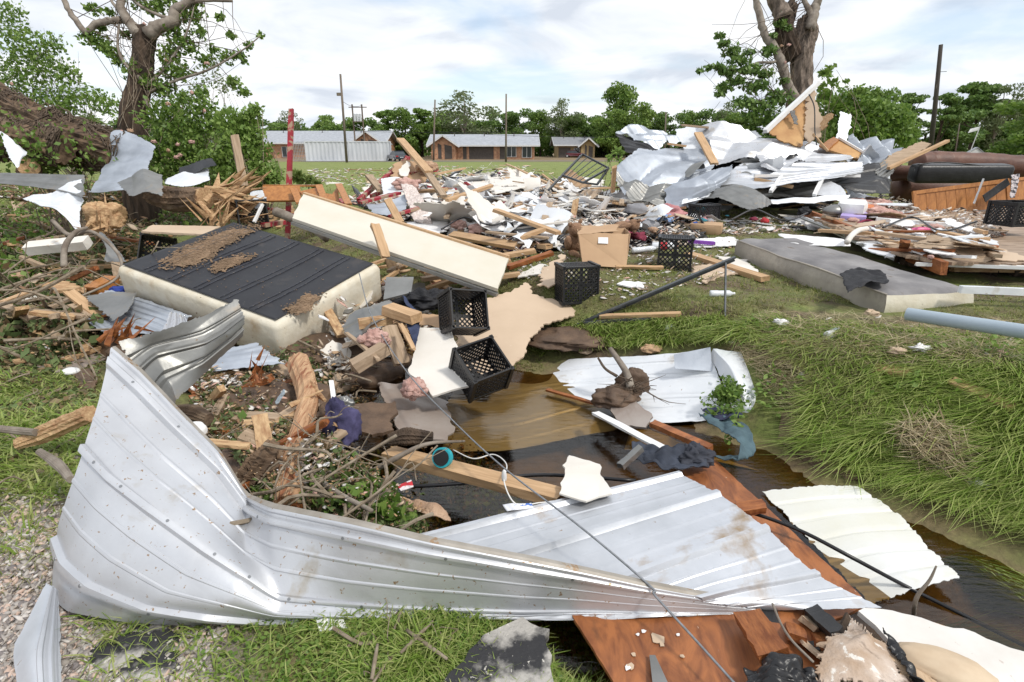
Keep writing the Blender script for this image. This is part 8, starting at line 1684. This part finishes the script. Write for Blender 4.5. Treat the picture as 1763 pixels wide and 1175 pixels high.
# ================================================================== SOFA, CABINETS, TORN FLOOR AT RIGHT
r_ = empty('leather_sofa', W(1660, 335, 12.5)); T(r_, 'overturned brown leather sofa with rounded back roll at the right edge', 'sofa')
def bolster(nm, pts, r, mt, parent, seed=0, sq=1.0, cushions=0):
    P = spline(pts, 40); t = np.linspace(0, 1, 40); rr = r * (1 - .0 * t); rr = rr * np.minimum(1, .35 + 6 * np.minimum(t, 1 - t) ** .5)
    if cushions: rr = rr * (1 - .10 * np.exp(-(((t * cushions) % 1 - .0) / .05) ** 2) - .10 * np.exp(-(((t * cushions) % 1 - 1) / .05) ** 2))
    b = MB(); b.tube(P, rr, 22, rough=0, seed=seed); V = b.v[0]; V += .02 * snoise(V, 3, seed)[:, None] * A(0, 0, 1); return kidp(parent, b.build(nm, mt, smooth=True))
bolster('back_roll', [W(1575, 283, 13.2), W(1640, 281, 13.3), W(1850, 292, 13.5)], .26, M['sofa'], r_, 3, cushions=4)
bolster('seat_side', [W(1540, 322, 12.6), W(1640, 330, 12.6), W(1850, 335, 12.8)], .30, M['sofa'], r_, 4)
bolster('arm_roll', [W(1535, 300, 12.4), W(1560, 298, 12.2), W(1590, 302, 12.0)], .16, M['sofa'], r_, 5)
r_ = empty('black_cushion', W(1650, 300, 11.6)); T(r_, 'large black vinyl cushion lying against the brown sofa', 'cushion')
bb_ = rbox(W(1576, 317, 11.4), nrm(W(1738, 317, 11.4) - W(1576, 317, 11.4)), nrm(A(0, 1, .1)), A(0, -.1, 1), 1.92, .35, .36, .07); kidp(r_, bb_.build('cushion_cover', M['char'], smooth=True))
tube('piping', [W(1580, 284, 11.3), W(1620, 280, 11.3), W(1700, 286, 11.3), W(1740, 290, 11.3)], .012, M['char'], parent=r_)
def cabinet_door(nm, lb, q4, np_=9):
    r_ = empty(nm, np.mean(q4, 0)); T(r_, lb, 'cabinet door'); a_, b_, c_, d_ = [np.asarray(k) for k in q4]; nn = nrm(np.cross(b_ - a_, d_ - a_)); nn = nn if nn[1] < 0 else -nn
    def bi(u, v): return (a_ * (1 - u) + b_ * u) * (1 - v) + (d_ * (1 - u) + c_ * u) * v
    for k_ in range(np_):
        u0, u1 = .035 + .93 * k_ / np_ + .002, .035 + .93 * (k_ + 1) / np_ - .002; b = MB(); b.prism([bi(u0, .14), bi(u1, .14), bi(u1, .86), bi(u0, .86)], nn * .02); kidp(r_, b.build('slat', M['cabinet']))
    for nm2, q in (('top_rail', [bi(0, .86), bi(1, .86), bi(1, 1), bi(0, 1)]), ('bottom_rail', [bi(0, 0), bi(1, 0), bi(1, .14), bi(0, .14)]), ('stile', [bi(0, .14), bi(.035, .14), bi(.035, .86), bi(0, .86)]), ('stile', [bi(.965, .14), bi(1, .14), bi(1, .86), bi(.965, .86)])): b = MB(); b.prism([k + nn * .001 for k in q], nn * .035); kidp(r_, b.build(nm2, M['cabinet']))
    b = MB(); b.prism([bi(.003, .01), bi(.997, .01), bi(.997, .99), bi(.003, .99)], -nn * .02); kidp(r_, b.build('backing', M['cabinet'])); return r_
cabinet_door('panelled_door', 'long varnished panelled wooden door lying on edge before the black cushion', [W(1573, 374, 9.54), W(1739, 357, 9.38), W(1735, 308, 9.36), W(1570, 330, 9.52)])
cabinet_door('panelled_door', 'second panelled wooden door cut off by the right frame edge', [W(1738, 346, 9.9), W(1860, 338, 9.9), W(1860, 296, 9.9), W(1740, 308, 9.9)], 6)
LB('grey_strap', 'dark grey strap over the right end of the panelled door', W(1695, 342, 9.2), W(1736, 313, 9.2), .12, .015, 'char', 50, 1.4)
LB('silver_strap', 'narrow silver strap hanging over the panelled door', W(1677, 350, 9.25), W(1693, 309, 9.2), .04, .01, 'metal', 51, 1.4)
drape('patterned_cloth', [[W(1740, 302, 9.2), W(1755, 300, 9.2)], [W(1738, 325, 9.0), W(1750, 325, 9.0)], [W(1737, 344, 8.9), W(1746, 342, 8.9)]], mat('floral_cloth', (0.5, 0.45, 0.45), (0.04, 0.04, 0.05), scale=22, rough=.9, ramp=(.45, .55)), .03, 22, (24, 16), 8, 'black and white patterned cloth at the right end of the panelled door', 'cloth')
LB('rail_board', 'pale board running off to the right below the second panelled door', W(1735, 354, 9.2), W(1850, 346, 9.4), .09, .04, 'pine', 52)
r_ = empty('drawer', W(1740, 400, 8.3)); T(r_, 'orange varnished wooden drawer under the black crate at the right edge', 'drawer')
for nm, q in (('front_board', [W(1724, 408, 8.2), W(1860, 410, 8.2), W(1860, 380, 8.3), W(1728, 382, 8.3)]), ('side_board', [W(1708, 402, 8.6), W(1724, 408, 8.2), W(1728, 382, 8.3), W(1711, 381, 8.7)])): board(nm, q, .02, M['cabinet'], 0, parent=r_)
# torn floor section
fl_m = mat('wet_floor_boards', (0.40, 0.30, 0.22), (0.24, 0.165, 0.11), scale=2.5, rough=.55, stretch=(1, 4, 1), bump=.1, spots=(3, .60, (.10, .07, .05), .06), spots2=(22, .66, (.55, .48, .42)))
HF = .22
def Q(x, y, h=0): return Z(x, y, HF + h)
r_ = empty('torn_floor', Q(1560, 420)); T(r_, 'torn section of mobile home floor with rotten edge at right', 'floor section')
board('deck', [Q(1398, 372), Q(1520, 352), Q(1700, 356), Q(1900, 372), Q(1900, 455), Q(1640, 452), Q(1560, 440), Q(1480, 412)], .03, fl_m, .03, parent=r_, seed=3)
board('rotten_edge', [Q(1520, 425, -.02), Q(1640, 436, -.02), Q(1900, 440, -.02), Q(1900, 470, -.14), Q(1620, 462, -.14), Q(1540, 446, -.10)], .06, M['bark'], .05, parent=r_, seed=4)
def LBp(nm, p, q, w_, t_, mt, parent, sd=0): return lumber(nm, p, q, w_, t_, mt, parent=parent, seed=sd)
LBp('edge_beam', Q(1384, 366), Q(1625, 462, -.05), .06, .12, M['redwood'], r_, 5)
LBp('joist', Q(1590, 448, -.06), Q(1900, 452, -.06), .07, .09, M['pine_old'], r_, 6)
LBp('joist', Q(1640, 462, -.13), Q(1900, 466, -.13), .07, .06, M['splinter'], r_, 7)
LBp('joist', Q(1600, 455, -.11), Q(1900, 458, -.11), .05, .05, M['char'], r_, 8)
r_ = empty('window_track', S(1460, 420, .1)); T(r_, 'long dirty white window track along the torn floor edge', 'window frame')
for k_, (o_, m_) in enumerate(((0, 'metal_white'), (.05, 'metal_dark'), (.10, 'metal_white'))): LBp('track_rail', Q(1382 - o_ * 60, 374, -.03 - o_ * .3), Q(1562 - o_ * 100, 447 + o_ * 40, -.12 - o_ * .3), .035, .03, M[m_], r_, 9 + k_)
LB('white_batten', 'long white batten at the front edge of the torn floor', S(1578, 455, .16), S(1860, 464, .18), .05, .03, 'white', 55)
r_ = empty('vinyl_siding', S(1720, 500)); T(r_, 'white vinyl siding strip behind the near end of the flat mattress', 'siding')
for k_ in range(3): LBp('siding_lap', S(1672, 504, .03 + .06 * k_) + A(0, .1, 0), S(1880, 512, .03 + .06 * k_) + A(0, .1, 0), .02 + .01 * k_, .055, M['metal_white'], r_, 12 + k_)
tube('curved_trim', [Q(1458, 418, .04), Q(1466, 406, .10), Q(1478, 397, .12), Q(1492, 394, .10)], .03, M['drywall_white'], 'curved cream trim strip on the edge of the torn floor', 'trim', n_=16)
tube('chair_post', [S(1740, 452, .05), S(1733, 435, .1), W(1725, 418, 7.2), W(1712, 404, 7.4)], [.04, .045, .05, .06], M['black'], 'black jointed office chair post at the right edge', 'chair post', n_=16)
LB('orange_stick', 'orange broken stick beside the drawer', W(1698, 415, 7.6), W(1722, 395, 7.7), .07, .03, 'pine', 56)
def tub(nm, lb, x, y, sz, mt, sd, cat='container', **k): return lump(nm, Q(x, y, sz[2] * .4), sz, mt, sd, lb, cat, amp=.05, sc=1.2, **k)
carton('white_tub', 'white plastic tub on the torn floor', [Q(1442, 374), Q(1484, 378), Q(1486, 366), Q(1448, 363)], .2, M['white'], 61, 'container', .05)
tub('grey_bag', 'grey stuffed bag left of the white tub', 1437, 364, (.34, .25, .2), M['metal_dark'], 62, 'bag')
carton('lavender_box', 'lavender box before the white tub', [Q(1446, 380), Q(1488, 383), Q(1491, 374), Q(1452, 372)], .07, mat('lavender_card', (0.45, 0.36, 0.68)), 6)
carton('orange_box', 'small orange box right of the white tub', [Q(1486, 372), Q(1500, 373), Q(1501, 367), Q(1487, 366)], .13, mat('orange_card', (0.62, 0.20, 0.07)), 7)
tub('pink_toy', 'hot pink plastic toy on the torn floor', 1585, 396, (.26, .09, .07), mat('hot_pink_plastic', (0.75, 0.13, 0.30), rough=.35), 63, 'toy')
for k_, (x, y, s_) in enumerate(((1475, 350, .6), (1500, 348, .5), (1518, 352, .4), (1512, 366, .5), (1532, 372, .45), (1498, 360, .4))): T(lump('insulation_clump', Q(x, y, .06), (s_, .3, .22), M['pink'], 70 + k_, amp=.4, sc=3), 'pink insulation heap behind the white tub on the floor', 'insulation', 'pink insulation heaps on the torn floor')
tube('belt', [Q(1476, 386, .02), Q(1490, 380, .05), Q(1506, 384, .04), Q(1500, 390, .02), Q(1484, 388, .02), Q(1476, 386, .02)], .018, tints[0], 'dark maroon belt loop on the torn floor', 'belt')
tube('long_hose', [Q(1470, 345, .05), Q(1500, 352, .08), Q(1540, 352, .06), Q(1580, 360, .04)], .025, M['drywall_white'], 'cream hose lying behind the pink insulation', 'hose')
lump('black_rag', Q(1384, 366, .05), (.2, .15, .16), M['black_cloth'], 64, 'black knot of cloth at the far end of the window track', 'cloth', amp=.3, crease=.3)
drape('wet_paper', [[S(1378, 382, .1), S(1390, 396, .03)], [S(1405, 385, .1), S(1412, 398, .03)]], M['paper'], .02, 24, (16, 14), 8, 'white paper heap at the foot of the window track', 'paper')

# ================================================================== LOWER RIGHT RUBBLE
wb = mat('pale_gypsum', (0.74, 0.72, 0.69), (0.62, 0.59, 0.55), scale=3, rough=.7, bump=.06, spots=(18, .68, (.45, .38, .33)))
board('gypsum_slab', [Z(1478, 1052, -.36), Z(1520, 1048, -.36), Z(1640, 1085, -.38), Z(1800, 1135, -.38), Z(1850, 1260, -.38), Z(1640, 1260, -.38), Z(1560, 1130, -.36)], .02, wb, .008, label='smooth pale gypsum slab in the bottom right corner', cat='wallboard', seed=3)
sheet('torn_insulation_board', [[Z(1462, 1052, -.33), Z(1420, 1110, -.29), Z(1405, 1180, -.31)], [Z(1500, 1075, -.28), Z(1480, 1110, -.26), Z(1480, 1180, -.30)], [Z(1540, 1110, -.31), Z(1550, 1140, -.29), Z(1560, 1220, -.33)]], mat('torn_gypsum', (0.62, 0.53, 0.46), (0.36, 0.24, 0.15), scale=5, rough=.9, bump=.6, spots=(6, .54, (.10, .065, .045), .08), spots2=(19, .6, (.72, .68, .62))), (60, 60), [], .006, (.03, 5), 4, label='torn crumpled gypsum board with brown stains at the bottom right', cat='wallboard', crease=(.035, 4.5), jag=.02)
lump('foam_cushion', Z(1515, 1155, -.35), (.30, .13, .09), mat('tan_foam', (0.52, 0.38, 0.25), (0.34, 0.22, 0.13), scale=9, spots=(8, .6, (.16, .1, .06), .1), rough=.8, bump=.2), 65, 'tan rounded foam piece under the torn gypsum board', 'foam', amp=.12, crease=.1, rot=-.5)
lump('foam_cushion', Z(1625, 1150, -.34), (.28, .14, .08), mat('pale_foam', (0.62, 0.50, 0.36), (0.5, 0.38, 0.26), scale=5, rough=.8), 66, 'smooth pale foam piece on the gypsum slab', 'foam', amp=.1, rot=-.5)
drape('black_plastic', [[Z(1285, 1160, -.34), Z(1290, 1240, -.33)], [Z(1340, 1135, -.30), Z(1360, 1240, -.30)], [Z(1400, 1165, -.32), Z(1450, 1240, -.32)]], mat('black_film', (0.02, 0.02, 0.022), rough=.3, spots=(24, .66, (.3, .29, .27)), bump=.2), .022, 25, (60, 50), 20, 'crumpled black plastic film at the bottom edge', 'plastic')
drape('black_plastic', [[Z(1520, 1090, -.33), Z(1530, 1120, -.31)], [Z(1550, 1120, -.31), Z(1560, 1160, -.30)], [Z(1570, 1180, -.32), Z(1590, 1230, -.32)]], bpy.data.materials['black_film'], .02, 26, (40, 24), 22, 'narrow black film strip between gypsum board and slab', 'plastic')
LB('split_board', 'split reddish board standing under the tip of the ribbed sheet', Z(1290, 1062, -.33), Z(1330, 1125, -.30), .09, .04, 'redwood', 60, .3)
LB('split_board', 'dark charred block under the tip of the ribbed sheet', Z(1400, 1055, -.36), Z(1440, 1090, -.33), .05, .04, 'char', 61, .3)
LB('split_board', 'small pine chip wedge under the plywood strip end', Z(1270, 878, -.33), Z(1310, 872, -.32), .05, .04, 'redwood', 62, .3)
tube('thin_branch', [Z(1330, 1040, -.3), Z(1345, 1075, -.28), Z(1365, 1105, -.27), Z(1400, 1140, -.26)], .004, M['limb'], 'thin grey branch by the torn gypsum board', 'branch', n_=14)
tube('thin_branch', [Z(1572, 1068, -.52), W(1578, 1030, 2.0), W(1600, 1000, 1.95), W(1612, 975, 1.92)], [.009, .007, .005, .003], M['limb'], 'thin broken stem standing out of the water at right', 'branch', n_=14)
tube('thin_branch', [Z(1572, 1068, -.53), Z(1610, 1075, -.53), Z(1655, 1090, -.54)], [.008, .006, .004], M['splinter'], 'thin split stem lying on the water at right', 'branch', n_=12)
board('concrete_slab', [Z(735, 1200, -.38), Z(800, 1135, -.37), Z(850, 1085, -.37), Z(900, 1062, -.37), Z(946, 1085, -.38), Z(950, 1160, -.38), Z(960, 1240, -.39)], .05, M['concrete'], .012, label='broken black and white concrete slab in the grass at the bottom', cat='concrete', seed=5)
for k_, (x, y, s_) in enumerate(((230, 1120, .30), (250, 1150, .22))): lump('asphalt_chunk', Z(x, y, -.425), (s_, s_ * .7, .05), M['concrete'], 75 + k_, ['mottled asphalt chunk among the gravel at bottom left', 'smaller asphalt chunk at the bottom left edge'][k_], 'asphalt', amp=.2)
for k_, (p, q) in enumerate((((690, 1125), (745, 1070)), ((640, 1170), (650, 1110)), ((700, 1085), (770, 1135)))): tube('dry_stick', [Z(*p, -.37), Z((p[0] + q[0]) / 2, (p[1] + q[1]) / 2, -.36), Z(*q, -.36)], [.006, .007, .005], M['twig'], ['brown stick leaning on the bent sheet in the near grass', 'short grey stick at the bottom edge left of the slab', 'grey lichen twig under the bent sheet'][k_], 'branch', n_=8)
scatter('poly', 26, [[(1290, 1070), (1420, 1065), (1480, 1120), (1440, 1175), (1330, 1175)]], (.05, .16), .10, [M['char'], M['drywall_tan'], M['redwood'], M['mud'], M['bark']], 'rubble_chip', 'small chip in the dark rubble at the bottom right', 'scrap', 'chips in the bottom right rubble', 340, .6)
scatter('plank', 12, [[(1290, 1065), (1430, 1065), (1450, 1130), (1330, 1150)]], (.12, .35), .10, [M['char'], M['redwood'], M['pine_old']], 'wood_splinter', 'dark splinter in the rubble at the bottom right', 'splinter', 'splinters in the bottom right rubble', 341, .6)
crumbs([[(1000, 1070), (1300, 1065), (1400, 1175), (1060, 1175)]], 170, .005, 5, 513, M['crumbs'], .045)
